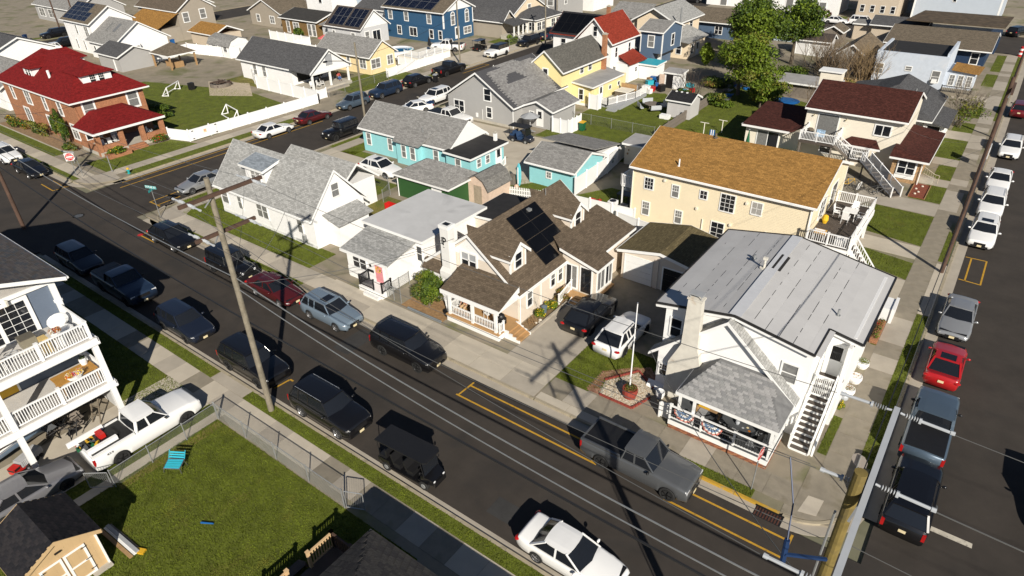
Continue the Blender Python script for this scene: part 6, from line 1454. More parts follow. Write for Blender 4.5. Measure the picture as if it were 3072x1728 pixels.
T=thing('gate','grey chain-link gate beside the tan shed','gate',(-30.4,6.3,.1));MB().path([(-30.4,6.3,.2),(-31.3,5.6,.2),(-31.3,5.6,1.2),(-30.4,6.3,1.2),(-30.4,6.3,.2)],.025,6).build('frame',GALV,T);mb=MB();d=Vector((-.9,-.7,0));[mb.tube(Vector((-30.4,6.3,.2))+d*(k/12),Vector((-30.4,6.3,1.2))+d*min(1,k/12+.09),.006,3)for k in range(12)];[mb.tube(Vector((-30.4,6.3,1.2))+d*(k/12),Vector((-30.4,6.3,.2))+d*min(1,k/12+.09),.006,3)for k in range(12)];mb.build('chain_mesh',GALV,T,kind='stuff')
T=thing('lawn_chair','folded turquoise webbed lawn chair lying on the near lawn','lawn chair',(-29.0,8.85,.1),.55,local=True)
mb=MB();[mb.obox((0,-.2+k*.13,.34+.03*k),(.42,0,.02),(0,.05,.012),(0,0,.01))for k in range(4)];mb.build('webbing',TURQ,T);mb=MB();mb.path([(-.45,-.28,.3),(.45,-.28,.33),(.45,.28,.45),(-.45,.28,.42),(-.45,-.28,.3)],.025,6)
for x in(-.42,.42):
 for y in(-.25,.25):mb.tube((x,y,.38),(x*1.15,y*1.2,.01),.022,6)
mb.build('frame',CHROME,T);mb=MB();[mb.obox((0,.36+k*.08,.5+.09*k),(.40,0,0),(0,.025,.03),(0,-.008,.008))for k in range(3)];mb.tube((-.43,.3,.42),(-.43,.58,.8),.02,6);mb.tube((.43,.3,.42),(.43,.58,.8),.02,6);mb.build('backrest',TURQ,T)
tag(MB().tube((-24.75,7.68,.17),(-24.2,8.0,.17),.05,8,.035).build('plastic_bat',BLUEM,None),'blue plastic bat lying on the near lawn','toy bat')
sheet('worn_path',[(-30.5,6.5),(-29.9,6.5),(-29.8,12.2),(-30.4,12.2)],.1065,GRASSD,.02)
# cream house with the tan-orange roof
H=thing('house','long two storey cream house with tan orange shingle roof and upper deck','house',(-16,52,.1))
walls(H,-23.6,-8.9,48.35,58.4,.1,5.1,W_CREAM,('x',7.0));gable_roof(H,-23.75,-8.6,48.0,58.8,5.15,7.1,'x',R_ORANGE,fascia=WHITE,ends=(1,1))
corner_boards(H,-23.6,-8.9,48.35,58.4,.15,5.0)
zu,zl=3.35,.95
for a,z,w,h,st,gl in((-22.0,3.35,.75,.95,'g33',GLASS),(-19.6,3.2,.55,1.0,'dhg',BLIND),(-17.2,3.65,.55,.65,'g22',GLASS),(-15.2,3.05,1.1,1.4,'g34',GLASS),(-12.9,3.4,.75,.95,'g22',CURTAIN),(-22.1,.95,.6,1.15,'dhg',BLIND),(-19.1,.95,.55,1.1,'dhg',BLIND),(-15.7,.55,1.0,1.35,'g23',GLASS),(-11.5,.9,.8,1.2,'dhg',GLASS)):
 win(H,'-y',48.35,a,z,w,h,st,glass=gl,tw=.08)
for x,z in((-20.6,4.35),(-17.6,2.6),(-13.7,4.05),(-14.7,1.9)):
 MB().box(x-.08,x+.08,48.2,48.348,z,z+.2).build('vent_hood',CREAMT,H)
MB().tube((-23.5,48.28,.1),(-23.5,48.28,5.0),.045,6).tube((-9.0,48.28,.1),(-9.0,48.28,5.0),.045,6).tube((-17.0,48.3,.3),(-17.0,48.3,1.9),.05,6).build('downspout',CREAMT,H)
vent(H,-19.9,49.2,5.55,.6,.06,VINYL);vent(H,-18.6,53.2,7.05,.35,.09,BARK)
win(H,'+x',-8.9,51.5,3.1,1.6,1.4,'dh2',glass=BLIND);door(H,'+x',-8.9,54.6,2.75,1.6,2.0,GLASS)
mb=MB();mb.box(-8.85,-5.85,47.6,56.1,2.45,2.66);DK=mb.build('deck',WHITE,H)
for i in range(60):MB().box(-8.83,-5.9,47.62+i*.141,47.62+i*.141+.133,2.661,2.69).build('plank',DECKW,DK)
rail(H,(-8.8,47.68,2.69),(-5.95,47.68,2.69),.95,VINYL,.14,1.5);rail(H,(-8.75,56.0,2.69),(-5.95,56.0,2.69),.95,VINYL,.14,1.5);rail(H,(-5.93,47.68,2.69),(-5.93,56.0,2.69),.95,VINYL,.14,2.1)
mb=MB();[mb.box(x-.08,x+.08,y-.08,y+.08,.1,2.45)for x in(-6.1,)for y in(47.8,51.8,55.9)];mb.build('deck_post',WHITE,H)
MB().box(-8.85,-5.9,47.55,47.6,1.95,2.5).box(-5.85,-5.8,47.6,56.1,2.15,2.6).build('deck_skirt',WHITE,H)
steps(H,(-3.9,48.7,.1),9,.27,.22,.9,(-1,0,0),DECKW,WHITE);rail(H,(-3.95,48.25,.15),(-5.85,48.25,2.5),.9,VINYL,.15,2);rail(H,(-3.95,49.15,.15),(-5.85,49.15,2.5),.9,VINYL,.15,2)
MB().box(-25.0,-23.62,49.2,52.6,2.6,2.75).build('balcony',WHITE,H);rail(H,(-25.0,49.2,2.75),(-23.65,49.2,2.75),.95,VINYL,.14,1.5);rail(H,(-24.97,49.2,2.75),(-24.97,52.6,2.75),.95,VINYL,.14,1.8)
MB().box(-24.95,-24.85,49.25,49.35,.1,2.6).build('balcony_post',WHITE,H)
tag(MB().box(-26.0,-23.75,48.0,49.3,.1,.35).build('equipment_pad',FOUND,None),'low white block pad under the air conditioners','pad')
T=thing('air_conditioner','tall white slatted condenser at the cream house corner','air conditioner',(-25.4,48.6,.35));MB().box(-25.75,-25.05,48.25,48.95,.35,1.3).build('case',VINYL,T)
for k in range(7):MB().box(-25.77,-25.03,48.23,48.25,.42+k*.12,.48+k*.12).build('slat',GREYP,T)
MB().lathe((-25.4,48.6,1.3),[(.3,0),(.3,.02),(.05,.03)],14).build('fan_grille',BLACK,T)
T=thing('air_conditioner','dark condenser in the shade of the cream house','air conditioner',(-24.3,48.6,.35));MB().box(-24.65,-23.95,48.3,48.9,.35,1.2).build('case',DKGREY,T);MB().lathe((-24.3,48.6,1.2),[(.28,0),(.28,.02),(.05,.03)],14).build('fan_grille',BLACK,T)
T=thing('patio_table','white square patio table on the cream house deck','table',(-7.1,53.1,2.69));MB().box(-7.6,-6.6,52.6,53.6,3.38,3.42).build('tabletop',VINYL,T)
for x in(-7.5,-6.7):
 for y in(52.7,53.5):MB().tube((x,y,2.69),(x,y,3.38),.03,6).build('leg',VINYL,T)
for i,(x,y,rz,lb)in enumerate(((-8.0,53.0,0,'white deck chair on the house side of the square table'),(-7.0,54.1,-1.57,'white deck chair on the far rail side of the square table'),(-6.3,53.0,3.14,'white deck chair on the street side of the square table'),(-7.2,52.1,1.57,'white deck chair on the near side of the square table'))):pchair(lb,(x,y,2.69),rz,VINYL,'white chairs round the deck table')
T=thing('deck_box','yellow wooden folding lounger by the near rail of the cream deck','lounger',(-8.1,48.6,2.69))
for k in range(6):MB().box(-8.5+k*.13,-8.4+k*.13,48.2,49.2,3.1,3.13).build('slat',mat('honey_wood',(.60,.34,.07),.6,var=.1),T)
mb=MB();[mb.box(x,x+.04,y,y+.04,2.69,3.1)for x in(-8.5,-7.8)for y in(48.25,49.1)];mb.box(-8.5,-7.75,48.3,48.34,3.4,3.5);mb.build('frame',VINYL,T)
tag(MB().lathe((-8.45,51.3,2.69),[(.14,0),(.24,.3),(.2,.62),(.06,.7)],10).build('umbrella_cover',mat('sun_yellow',(.68,.42,.02),.6,var=.1),None),'yellow bag against the cream house deck wall','bag')
tag(MB().box(-6.9,-6.2,48.0,48.6,2.69,3.15).build('side_table',VINYL,None),'low white box table in the near corner of the cream deck','table')
# maroon roof house with the long outside stair
H=thing('house','ivory two storey house with maroon roof and long white outside stair','house',(-11.5,76,.1))
walls(H,-16.1,-7.0,72.2,81.2,.1,5.3,W_IVORY,('x',6.9));gable_roof(H,-16.25,-6.75,71.7,81.7,5.35,7.1,'x',R_MAROON)
walls(H,-21.7,-16.11,71.2,78.0,.1,2.8,W_IVORY);MB().slab([(-22.0,70.5,2.95),(-17.0,70.5,2.95),(-16.11,71.9,3.2),(-16.11,78.3,3.5),(-22.0,78.3,3.5)],.12).build('annex_roof',R_MAROON,H);MB().box(-22.0,-17.0,70.44,70.498,2.72,2.93).box(-22.05,-22.0,70.5,78.3,2.75,2.95).build('fascia',WHITE,H)
win(H,'-y',71.2,-19.3,.25,2.2,2.1,'slide',glass=[BLIND,GLASS])
walls(H,-7.0+.01,-4.55,70.2,79.0,.1,2.6,mat('stone_front',(.33,.21,.11),.9,var=.35,scale=6,pat='brick',p=(.3,.1)));MB().slab([(-7.3,69.6,2.62),(-3.95,69.6,2.62),(-3.95,79.6,2.62),(-7.3,79.6,3.1),(-7.3,71.0,3.1)],.13).build('bay_roof',R_MAROON,H);MB().box(-7.3,-3.95,69.54,69.598,2.42,2.6).box(-3.94,-3.9,69.6,79.6,2.42,2.6).build('fascia',WHITE,H)
MB().box(-6.55,-4.85,70.14,70.199,.5,2.45).build('front_panel',WHITE,H);win(H,'-y',70.14,-5.7,1.0,1.4,1.2,'dh2',d=.05)
MB().tube((-4.45,70.1,.1),(-4.45,70.1,2.5),.05,6).build('downspout',WHITE,H)
door(H,'-y',72.2,-13.9,2.85,1.9,1.95,BLIND,label='grey sliding balcony door with a screen');win(H,'-y',72.2,-8.8,3.6,1.35,.95,'slide',glass=GLASS,tw=.12)
for x,lb in((-15.4,'l'),(-12.3,'r')):MB().tube((x,72.1,4.5),(x+.15,71.95,4.75),.07,6,.02).build('wall_lamp',mat('straw',(.5,.42,.25),.7,var=.1),H)
MB().slab([(-12.0,71.0,2.55),(-8.4,71.0,2.55),(-9.1,72.19,3.05),(-11.4,72.19,3.05)],.12).slab([(-12.0,70.99,2.55),(-11.4,72.19,3.05),(-12.0,72.19,2.56)],.12).build('pent_roof',R_MAROON,H);MB().box(-12.0,-8.4,70.94,70.998,2.36,2.54).build('pent_fascia',WHITE,H)
MB().box(-15.7,-12.3,69.2,72.19,2.55,2.78).build('balcony',DECKW,H)
rail(H,(-15.65,69.27,2.78),(-12.4,69.27,2.78),.92,VINYL,.14,1.6);rail(H,(-15.62,69.3,2.78),(-15.62,72.1,2.78),.92,VINYL,.14,2,ends=(0,1));rail(H,(-12.38,70.3,2.78),(-12.38,72.1,2.78),.92,VINYL,.14,2)
steps(H,(-10.75,69.75,1.72),5,.22,.32,.95,(-1,0,0),DECKW,WOODG);rail(H,(-12.35,69.27,2.78),(-10.75,69.27,1.74),.9,VINYL,.14,2);rail(H,(-12.35,70.23,2.78),(-10.75,70.23,1.74),.9,VINYL,.14,2)
MB().box(-10.8,-9.2,69.2,70.3,1.55,1.73).build('landing',DECKW,H);rail(H,(-10.75,69.27,1.73),(-9.25,69.27,1.73),.92,VINYL,.14,1.6);rail(H,(-10.75,70.25,1.73),(-9.25,70.25,1.73),.92,VINYL,.14,1.6)
sd=Vector((3.7,-3.4,0)).normalized();p1=Vector((-9.2,69.4,1.70));p0=p1+sd*5.0;p0.z=.1
mb=MB();s_=Vector((-sd.y,sd.x,0))
S9=steps(H,p0,9,.18,.55,.95,-sd,DECKW,WOODG)
rail(H,p1+s_*.5,p0+s_*.5+Vector((0,0,.05)),.9,VINYL,.14,1.7);rail(H,p1-s_*.5,p0-s_*.5+Vector((0,0,.05)),.9,VINYL,.14,1.7)
mb=MB();[mb.box(x-.07,x+.07,y-.07,y+.07,.1,z)for x,y,z in((-15.5,69.35,2.55),(-12.5,69.35,2.55),(-10.6,69.3,1.55),(-9.3,69.3,1.55),(-7.5,67.5,.9))];mb.build('stair_post',WOODG,H)
win(H,'-y',72.2,-13.6,.9,1.0,1.0,'dh');win(H,'-y',72.2,-11.2,1.0,.9,1.0,'dh')
MB().box(-17.2,-15.0,79.5,80.8,5.2,7.2).build('rear_dormer',W_IVORY,H);MB().box(-17.4,-14.9,79.3,81.0,7.2,7.35).build('dormer_roof',WHITE,H)
T=thing('grill','dark covered grill on the small maroon house balcony','grill',(-14.9,69.9,2.78));MB().ell((-14.9,69.9,3.75),.35,.25,.2).build('lid',BARK,T);MB().box(-15.2,-14.6,69.7,70.1,2.78,3.65).build('cabinet',BLACK,T)
T=thing('patio_chair','blue and white patterned chair on the maroon house balcony','chair',(-14.0,70.2,2.78));MB().box(-14.4,-13.6,69.95,70.5,3.1,3.25).build('seat',mat('blue_white_fabric',(.3,.42,.55),.8,var=.5,scale=9,contrast=3),T);MB().box(-14.4,-13.6,70.45,70.55,3.2,3.7).build('backrest',MATS['blue_white_fabric'],T);mb=MB();[mb.box(x,x+.05,70,70.4,2.78,3.1)for x in(-14.38,-13.66)];mb.build('leg',WHITE,T)
T=thing('umbrella','closed dark green patio umbrella by the sliding door','umbrella',(-21.1,70.5,.1));MB().lathe((-21.1,70.5,.9),[(.05,0),(.22,.15),(.1,1.0),(.03,1.5)],10).build('canopy',GREENP,T);MB().tube((-21.1,70.5,.1),(-21.1,70.5,2.5),.025,6).build('pole',WHITE,T)
pchair('dark green patio chair beneath the closed umbrella',(-20.9,70.2,.1),1,GREENP);pchair('green and white folding chair before the sliding door',(-19.7,70.1,.1),1.6,mat('green_white_web',(.05,.2,.12),.7,var=.5,scale=12))
T=thing('planter_box','long green planter trough below the maroon house balcony','planter',(-16.8,70.2,.1));MB().box(-18.0,-15.9,69.9,70.5,.1,.7).build('trough',mat('lime_plastic',(.22,.35,.02),.6,var=.2),T);leaf_cloud('plant',T,[(-17.6+i*.35,70.2,.95,.25,.3,.25)for i in range(5)],500,.07,[GREENP,LEAF[2],mat('leaf_pale',(.4,.45,.25),.7,var=.2)],77)
def bicycle(label, p, rz, col, lean=.12, group=None):
 T=thing('bicycle',label,'bicycle',p,rz,group,local=True);R=.34
 for x,n in((-.52,'rear'),(.52,'front')):
  w=MB();
  for k in range(16):a,b=2*math.pi*k/16,2*math.pi*(k+1)/16;w.tube((x+R*math.cos(a),lean*R*math.sin(a),R+R*math.sin(a)),(x+R*math.cos(b),lean*R*math.sin(b),R+R*math.sin(b)),.022,5)
  for k in range(8):a=2*math.pi*k/8;w.tube((x,0,R),(x+R*math.cos(a),lean*R*math.sin(a),R+R*math.sin(a)),.004,3)
  w.build('wheel',RUBBER,T)
 f=MB();L=lambda x,z:(x,lean*(z-R),z)
 for a,b in((L(-.52,R),L(-.1,.3)),(L(-.52,R),L(-.18,.8)),(L(-.1,.3),L(-.2,.85)),(L(-.1,.3),L(.36,.75)),(L(-.18,.78),L(.34,.82)),(L(.34,.9),L(.52,R))):f.tube(a,b,.02,6)
 f.build('frame',col,T);MB().ell(L(-.22,.9),.14,.07,.04).build('saddle',BLACK,T)
 MB().tube((.30,lean*.6-.28,.98),(.30,lean*.6+.28,.98),.016,5).tube(L(.34,.88),(.30,lean*.62,.98),.016,5).build('handlebar',BLACK,T)
 MB().tube((-.1,-.16,.2),(-.1,.16,.4),.015,5).build('pedal',BLACK,T)
 return T
bicycle('yellow bicycle leaning by the cream house corner',(-9.6,66.2,.11),.5,YELP);bicycle('white bicycle between the yellow and the silver one',(-8.6,65.6,.11),1.3,WHITE);bicycle('dark bicycle under the middle of the long stair',(-8.1,66.0,.11),.1,BLACK);bicycle('silver bicycle nearest the foot of the long stair',(-6.9,65.6,.11),.2,CHROME)
T=thing('mulch_bed','reddish mulch bed with stones beside the maroon house bay','garden bed',(-3.9,68.6,.1));MB().box(-4.6,-3.3,66.9,70.5,.08,.2).build('mulch',mat('red_mulch',(.20,.055,.03),.95,var=.4,scale=7,bump=.3),T);mb=MB();[mb.box(-4.65,-4.6,66.9,70.5,.08,.28),mb.box(-3.3,-3.25,66.9,70.5,.08,.28)];mb.build('edge_board',CEDAR,T)
for i,(x,y)in enumerate(((-4.2,67.6),(-4.0,68.2),(-4.3,68.9),(-3.9,69.8))):tag(MB().ell((x,y,.24),.12,.1,.09,7,5).build('stone',PEBBLE,None),['white stone at the stair end of the red mulch bed','second white stone in the red mulch bed','third white stone in the red mulch bed','white stone at the far end of the red mulch bed'][i],'stone')
T=thing('stair_handrail','beige metal handrail at the maroon house front step','handrail',(-3.3,72.0,.1));mb=MB();mb.path([(-4.3,71.6,1.5),(-3.3,71.6,.95),(-2.9,71.6,.9),(-2.9,71.6,.1)],.03);mb.path([(-4.3,71.6,.9),(-3.3,71.6,.5),(-2.9,71.6,.5)],.02);[mb.tube((-4.2+k*.2,71.6,.3),(-4.2+k*.2,71.6,1.44-k*.1),.015,5)for k in range(6)];mb.build('rail',mat('beige_metal',(.42,.36,.28),.5,var=.1),T);MB().box(-4.5,-3.3,71.0,72.2,.1,.5).build('step',FOUND,T)
# turquoise house, green garage, sheds
H=thing('house','turquoise cottage with grey shingle roof and black rear roof','house',(-49,49.5,.1))
walls(H,-56.4,-43.6,47.5,53.2,.1,2.65,W_TURQ,('x',4.75));gable_roof(H,-56.8,-43.3,47.2,53.5,2.75,4.95,'x',R_GREY)
walls(H,-50.5,-47.4,46.75,47.49,.1,2.6,W_TURQ);MB().slab([(-50.7,46.4,2.62),(-46.9,46.4,2.62),(-46.4,48.6,3.75),(-50.7,48.6,3.75)],.1).build('lean_roof',R_GREY,H)
walls(H,-43.59,-40.4,46.9,52.3,.1,2.55,W_TURQ);flat_roof(H,[(-43.6,46.5,2.85),(-40.0,46.5,2.75),(-40.0,52.6,2.75),(-43.6,52.6,2.95)],R_ROLLB)
for a,w,f,g_ in((-55.5,.6,47.5,BLIND),(-52.2,.55,47.5,BLIND),(-49.4,.55,46.75,BLIND),(-48.1,.6,46.75,BLIND),(-45.5,.6,47.5,BLIND),(-42.0,.6,46.9,BLIND)):win(H,'-y',f,a,.95,w,1.25,'dh',glass=g_)
for y in(48.2,49.6):win(H,'+x',-40.4,y,1.35,.55,.75,'dh',glass=BLIND)
door(H,'+x',-40.4,51.4,.4,.8,1.95,WHITE,glass=.5);vent(H,-47.8,48.2,3.6,.5,.05);chimney(H,-41.2,52.0,.3,.3,2.8,3.6,W_WHITE)
MB().add([(-43.28,47.3,2.9),(-43.28,53.4,2.9),(-43.28,50.35,4.8)],[(0,1,2)]).build('gable_panel',WHITE,H)
rail(H,(-39.9,51.0,.1),(-39.9,51.9,.5),.8,WHITE,.14,2);MB().box(-40.39,-39.6,50.9,51.95,.08,.4).build('stoop',FOUND,H)
H=thing('garage','dark green garage with grey hip roof beside the turquoise house','garage',(-41,42.6,.1))
walls(H,-44.1,-37.7,40.6,44.6,.1,2.35,W_GREEN);hip_roof(H,-44.4,-37.4,40.2,44.9,2.45,3.75,(-41.8,42.55),(-39.8,42.55),R_GREY);door(H,'-y',40.6,-39.2,.1,1.0,2.0,WHITE)
MB().tube((-44.15,40.55,.1),(-44.15,40.55,2.3),.05,6).build('downspout',WHITE,H);MB().box(-39.5,-39.3,40.5,40.598,2.1,2.2).build('lamp',BLACK,H)
H=thing('shed','peeling pale pink barn shed with gambrel shingle roof','shed',(-36.6,44.9,.1))
P=[(-37.95,.1),(-35.35,.1),(-35.3,1.75),(-35.85,2.55),(-36.65,2.95),(-37.45,2.55),(-38.0,1.75)]
MB().add([(x,43.3,z)for x,z in P]+[(x,46.6,z)for x,z in P],[tuple(range(7)),tuple(range(13,6,-1))]+[((i+1)%7,i,7+i,7+(i+1)%7)for i in range(7)]).build('wall',W_PALEWOOD,H)
mb=MB();Q=[(-35.2,1.68),(-35.8,2.6),(-36.65,3.02),(-37.5,2.6),(-38.1,1.68)]
for(x0,z0),(x1,z1)in zip(Q[:-1],Q[1:]):mb.slab([(x0,43.1,z0),(x1,43.1,z1),(x1,46.8,z1),(x0,46.8,z0)],.07)
mb.build('roof',shingle('shingle_weathered',(.17,.165,.155),.3),H)
for x0 in(-36.95,):MB().box(-37.0,-36.1,43.25,43.3,.15,1.95).build('door',mat('grey_ply',(.33,.27,.2),.85,var=.25,scale=3),H)
mb=MB();[mb.beam((a,43.27,za),(b,43.27,zb),.05,.07,up=(0,1,0))for(a,za),(b,zb)in zip(P[2:6],P[3:7])];mb.build('trim',W_PALEWOOD,H)
H=thing('shed','turquoise garden building with grey roof behind the back lawn','shed',(-33.2,53,.1))
walls(H,-35.7,-30.4,50.3,55.4,.1,2.25,W_TURQ,('x',3.3));gable_roof(H,-36.0,-30.2,49.85,55.9,2.35,3.5,'x',R_GREY);walls(H,-36.6,-30.9,55.41,59.2,.1,2.3,W_WHITE);MB().slab([(-36.9,54.2,3.3),(-30.6,54.2,3.3),(-30.6,59.4,2.35),(-36.9,59.4,2.35)],.1).build('rear_roof',R_GREY,H);win(H,'-y',50.3,-33.4,1.05,.5,.55,'g22',glass=BLIND)
MB().tube((-30.35,50.35,.1),(-30.35,50.35,2.2),.05,6).build('downspout',WHITE,H)
H=thing('shed','small cream shed with flat grey roof beside the tan orange roof','shed',(-29.0,61.0,.1));walls(H,-30.3,-27.6,59.8,62.2,.1,2.35,W_IVORY);flat_roof(H,[(-30.5,59.5,2.45),(-27.4,59.5,2.45),(-27.4,62.5,2.6),(-30.5,62.5,2.6)],R_ROLLG)
MB().ell((-29.9,59.72,1.3),.1,.05,.12).ell((-29.8,59.72,1.7),.08,.05,.1).build('wall_ornament',CEDAR,H)
H=thing('shed','light grey shed with black roof next to the round picnic table','shed',(-32.0,78.6,.1));walls(H,-33.5,-30.5,76.8,79.6,.15,2.3,W_GSHED,('x',2.95));gable_roof(H,-33.7,-30.3,76.5,79.9,2.32,3.05,'x',R_BLACK,gutter=False)
for x in(-33.0,-32.3,-31.6):MB().box(x-.1,x+.1,77.9,78.1,2.98,3.1).build('roof_vent',WHITE,H)
H=thing('shed','tall narrow white tool shed with its door open in the cluttered yard','shed',(-38.3,89.5,.1));walls(H,-39.6,-37.2,88.8,90.6,.1,2.2,W_WHITE);flat_roof(H,[(-39.8,88.6,2.3),(-37.0,88.6,2.3),(-37.0,90.8,2.5),(-39.8,90.8,2.5)],R_ROLLG);MB().box(-39.3,-38.3,88.75,88.8,.1,2.0).build('doorway',BLACK,H);MB().box(-40.15,-39.35,88.3,88.35,.1,2.0).build('door',W_PALEWOOD,H)
# grey cape, yellow house, white red-roof house
H=thing('house','grey cape house whose roof has dark unfinished shingle patches','house',(-47.5,67,.1))
walls(H,-57.0,-46.8,62.6,73.4,.1,2.65,W_GREY,('y',6.0,-52.0));gable_roof(H,-57.4,-46.3,62.1,74.0,2.72,6.15,'y',mat('roofing_felt',(.06,.06,.065),.9,var=.2,scale=4),mid=-52.0)
sl_=Vector((5.7,0,-3.43));Lr=sl_.length;du=sl_.normalized();nrm_=Vector((3.43,0,5.7)).normalized();rg=random.Random(12);mb=MB()
for r in range(int(Lr/.2)):
 t=r*.2+.1;segs=[]
 a=63.4+(.35 if r%2 else 0)+.05*r*0;b=73.4-(.3 if r%2 else 0)
 if r<3:segs=[(65.5+.5*r,69.8+.3*r)]
 elif r<9:segs=[(a,b-.2)]
 elif r<16:segs=[(a-.2,66.2-.22*(r-9)+(.2 if r%2 else 0)),(68.4+.14*(r-12)+(.25 if r%2 else 0),b)]
 else:segs=[(a-.5,b-.1*(r-16))]
 for y0,y1 in segs:
  p=Vector((-52.0,0,6.15))+du*t+nrm_*.012
  mb.obox(p+Vector((0,(y0+y1)/2,0)),du*.103,(0,(y1-y0)/2,0),nrm_*.009,0)
mb.build('laid_shingles',shingle('shingle_new_grey',(.215,.21,.205),.2,p=(.33,.2)),H,kind='stuff')
walls(H,-46.79,-42.4,64.5,69.5,.1,2.45,W_GREY,('y',3.35,-44.4));gable_roof(H,-46.9,-42.0,64.0,70.0,2.5,3.45,'y',MATS['shingle_new_grey'],mid=-44.4)
win(H,'-y',62.6,-50.6,2.9,.95,1.35,'dh',tw=.13);win(H,'-y',62.6,-55.2,.9,1.5,1.3,'dh2',tw=.12);win(H,'-y',62.6,-50.4,.85,.7,1.2,'dh',tw=.12);win(H,'-y',64.5,-45.4,.9,.55,1.0,'dh',tw=.1);door(H,'-y',64.5,-44.2,.3,.8,1.95,WHITE,glass=.5)
MB().box(-57.02,-46.78,62.58,73.42,.08,.4).build('foundation',FOUND,H);MB().box(-46.8,-46.7,62.5,62.58,.1,2.6).tube((-51.4,62.5,.4),(-51.4,62.5,1.7),.03,6).box(-52.5,-52.2,62.5,62.6,.6,1.1).build('utility_pipe',WHITE,H);vent(H,-52.6,66.5,5.7,.35,.05,WHITE);corner_boards(H,-46.8,-42.4,64.5,69.5,.2,2.4,which=((1,0),(1,1)))
fence('white outdoor shower enclosure at the corner of the grey cape',[(-42.2,64.2),(-40.0,64.2),(-40.0,67.0)],1.7,every=1.1,name='shower_enclosure',cat='enclosure')
H=thing('house','pale yellow two storey house with dark grey gable roof and brick chimney','house',(-47.5,80,.1))
walls(H,-51.3,-46.4,72.6,83.5,.1,5.0,W_YELLOW,('y',7.0,-48.85));gable_roof(H,-51.8,-45.9,72.2,83.8,4.75,7.15,'y',mat('dark_asphalt_roof',(.105,.10,.088),.9,var=.15,scale=5,pat='shingle'),mid=-48.85)
walls(H,-46.39,-43.2,76.2,84.0,.1,2.65,W_YELLOW);walls(H,-50.4,-46.39,76.3,83,.1,2.6,W_YELLOW,name='inner_wall')
flat_roof(H,[(-47.3,75.2,3.05),(-42.9,74.6,2.85),(-42.9,82.9,2.85),(-46.4,84.2,3.05)],R_ROLLG)
win(H,'-y',72.6,-48.9,3.3,.65,1.5,'dh',tw=.14);win(H,'-y',72.6,-48.9,.8,.65,1.3,'dh',tw=.14)
for y in(77.5,79.6):win(H,'+x',-46.4,y,3.6,.8,.75,'g22',tw=.1)
walls(H,-46.38,-43.4,75.2,76.19,.1,2.7,W_YELLOW);win(H,'-y',75.2,-45.0,.85,.6,1.3,'dh',tw=.13);MB().box(-51.32,-43.38,75.18,76.0,.08,.4).box(-51.32,-46.38,72.58,75.2,.08,.4).build('foundation',WHITE,H)
door(H,'+x',-43.2,77.2,.5,.8,1.9,WHITE,glass=.5);win(H,'+x',-43.2,79.6,1.5,.5,.45,'one');win(H,'+x',-43.2,82.0,1.5,.5,.45,'one')
chimney(H,-46.15,82.9,.55,.55,2.9,7.6,W_BRICK)
MB().box(-43.1,-39.6,76.0,83.5,.1,.55).build('deck',GREYP,H);rail(H,(-43.1,76.0,.55),(-41.2,75.6,.55),.9,VINYL,.13,1.5,fine=True);rail(H,(-41.2,75.6,.55),(-39.7,80.3,.55),.9,VINYL,.13,1.5,fine=True);rail(H,(-39.7,80.3,.55),(-39.7,83.4,.55),.9,VINYL,.13,1.5,fine=True)
MB().box(-41.0,-39.7,74.8,75.5,.08,.3).build('deck_step',GREYP,H)
fence('white outdoor shower stall against the yellow house wall',[(-43.3,74.4),(-42.0,74.4),(-42.0,75.2)],1.9,every=1.3,name='shower_enclosure',cat='enclosure')
T=thing('hot_tub','covered brown hot tub with cream folding lid on the yellow house deck','hot tub',(-41.5,80.5,.55));MB().box(-42.4,-40.5,79.6,81.5,.55,1.3).build('tub',BARK,T);MB().box(-42.45,-41.46,79.55,81.55,1.301,1.4).box(-41.44,-40.45,79.55,81.55,1.301,1.4).build('lid',CREAMT,T);MB().box(-42.6,-40.3,81.7,81.8,.55,1.9).build('screen',CEDAR,T)
H=thing('house','tall white house with bright brick red roof and red rear lean-to','house',(-49,92,.1))
walls(H,-53.2,-47.6,87.4,94.8,.1,5.6,W_WHITE,('y',8.5,-50.3));gable_roof(H,-53.7,-47.1,86.9,95.3,5.45,8.7,'y',R_BRICKRED,mid=-50.3)
walls(H,-60.5,-53.21,92.0,99.0,.1,5.0,W_WHITE,('x',7.4));gable_roof(H,-60.9,-53.2,91.5,99.5,5.0,7.6,'x',R_BLACK,fascia=R_BRICKRED);solar(H,(-60.6,91.8,5.15),(7.0,0,0),(0,3.4,2.2),5,2,SOLARB)
win(H,'-y',92.0,-58.6,2.9,.8,1.3,'dh')
for a,z in((-50.3,6.2),(-52.4,3.2),(-48.9,3.0)):win(H,'-y',87.4,a,z,.6,1.3,'dh')
for y in(89.0,93.0):win(H,'+x',-47.6,y,3.3,.6,1.3,'dh')
for a in(-51.5,-49.0):win(H,'-y',87.4,a,.6,.8,1.1,'dh')
chimney(H,-53.6,97.0,.5,.5,6.5,8.6,W_BRICK)
walls(H,-49.2,-45.0,88.3,92.6,.1,2.6,W_WHITE);MB().slab([(-49.5,91.0,3.75),(-44.7,87.9,2.72),(-44.5,92.9,2.72),(-48.2,94.5,3.75)],.12).build('lean_to_roof',R_BRICKRED,H)
win(H,'+x',-45.0,90.5,1.3,.6,.6,'dh');win(H,'-y',88.3,-47.6,.6,.9,1.5,'g23',glass=BLIND)
H=thing('shed','white lean-to box with turquoise roof beside the red lean-to','shed',(-43.6,93,.1));walls(H,-44.9,-42.2,91.4,94.2,.1,2.2,W_WHITE);flat_roof(H,[(-45.0,91.2,2.3),(-42.0,91.2,2.3),(-42.0,94.4,2.4),(-45.0,94.4,2.4)],TURQ)
H=thing('house','slate blue tower like house with grey gable roof','house',(-46.5,102,.1))
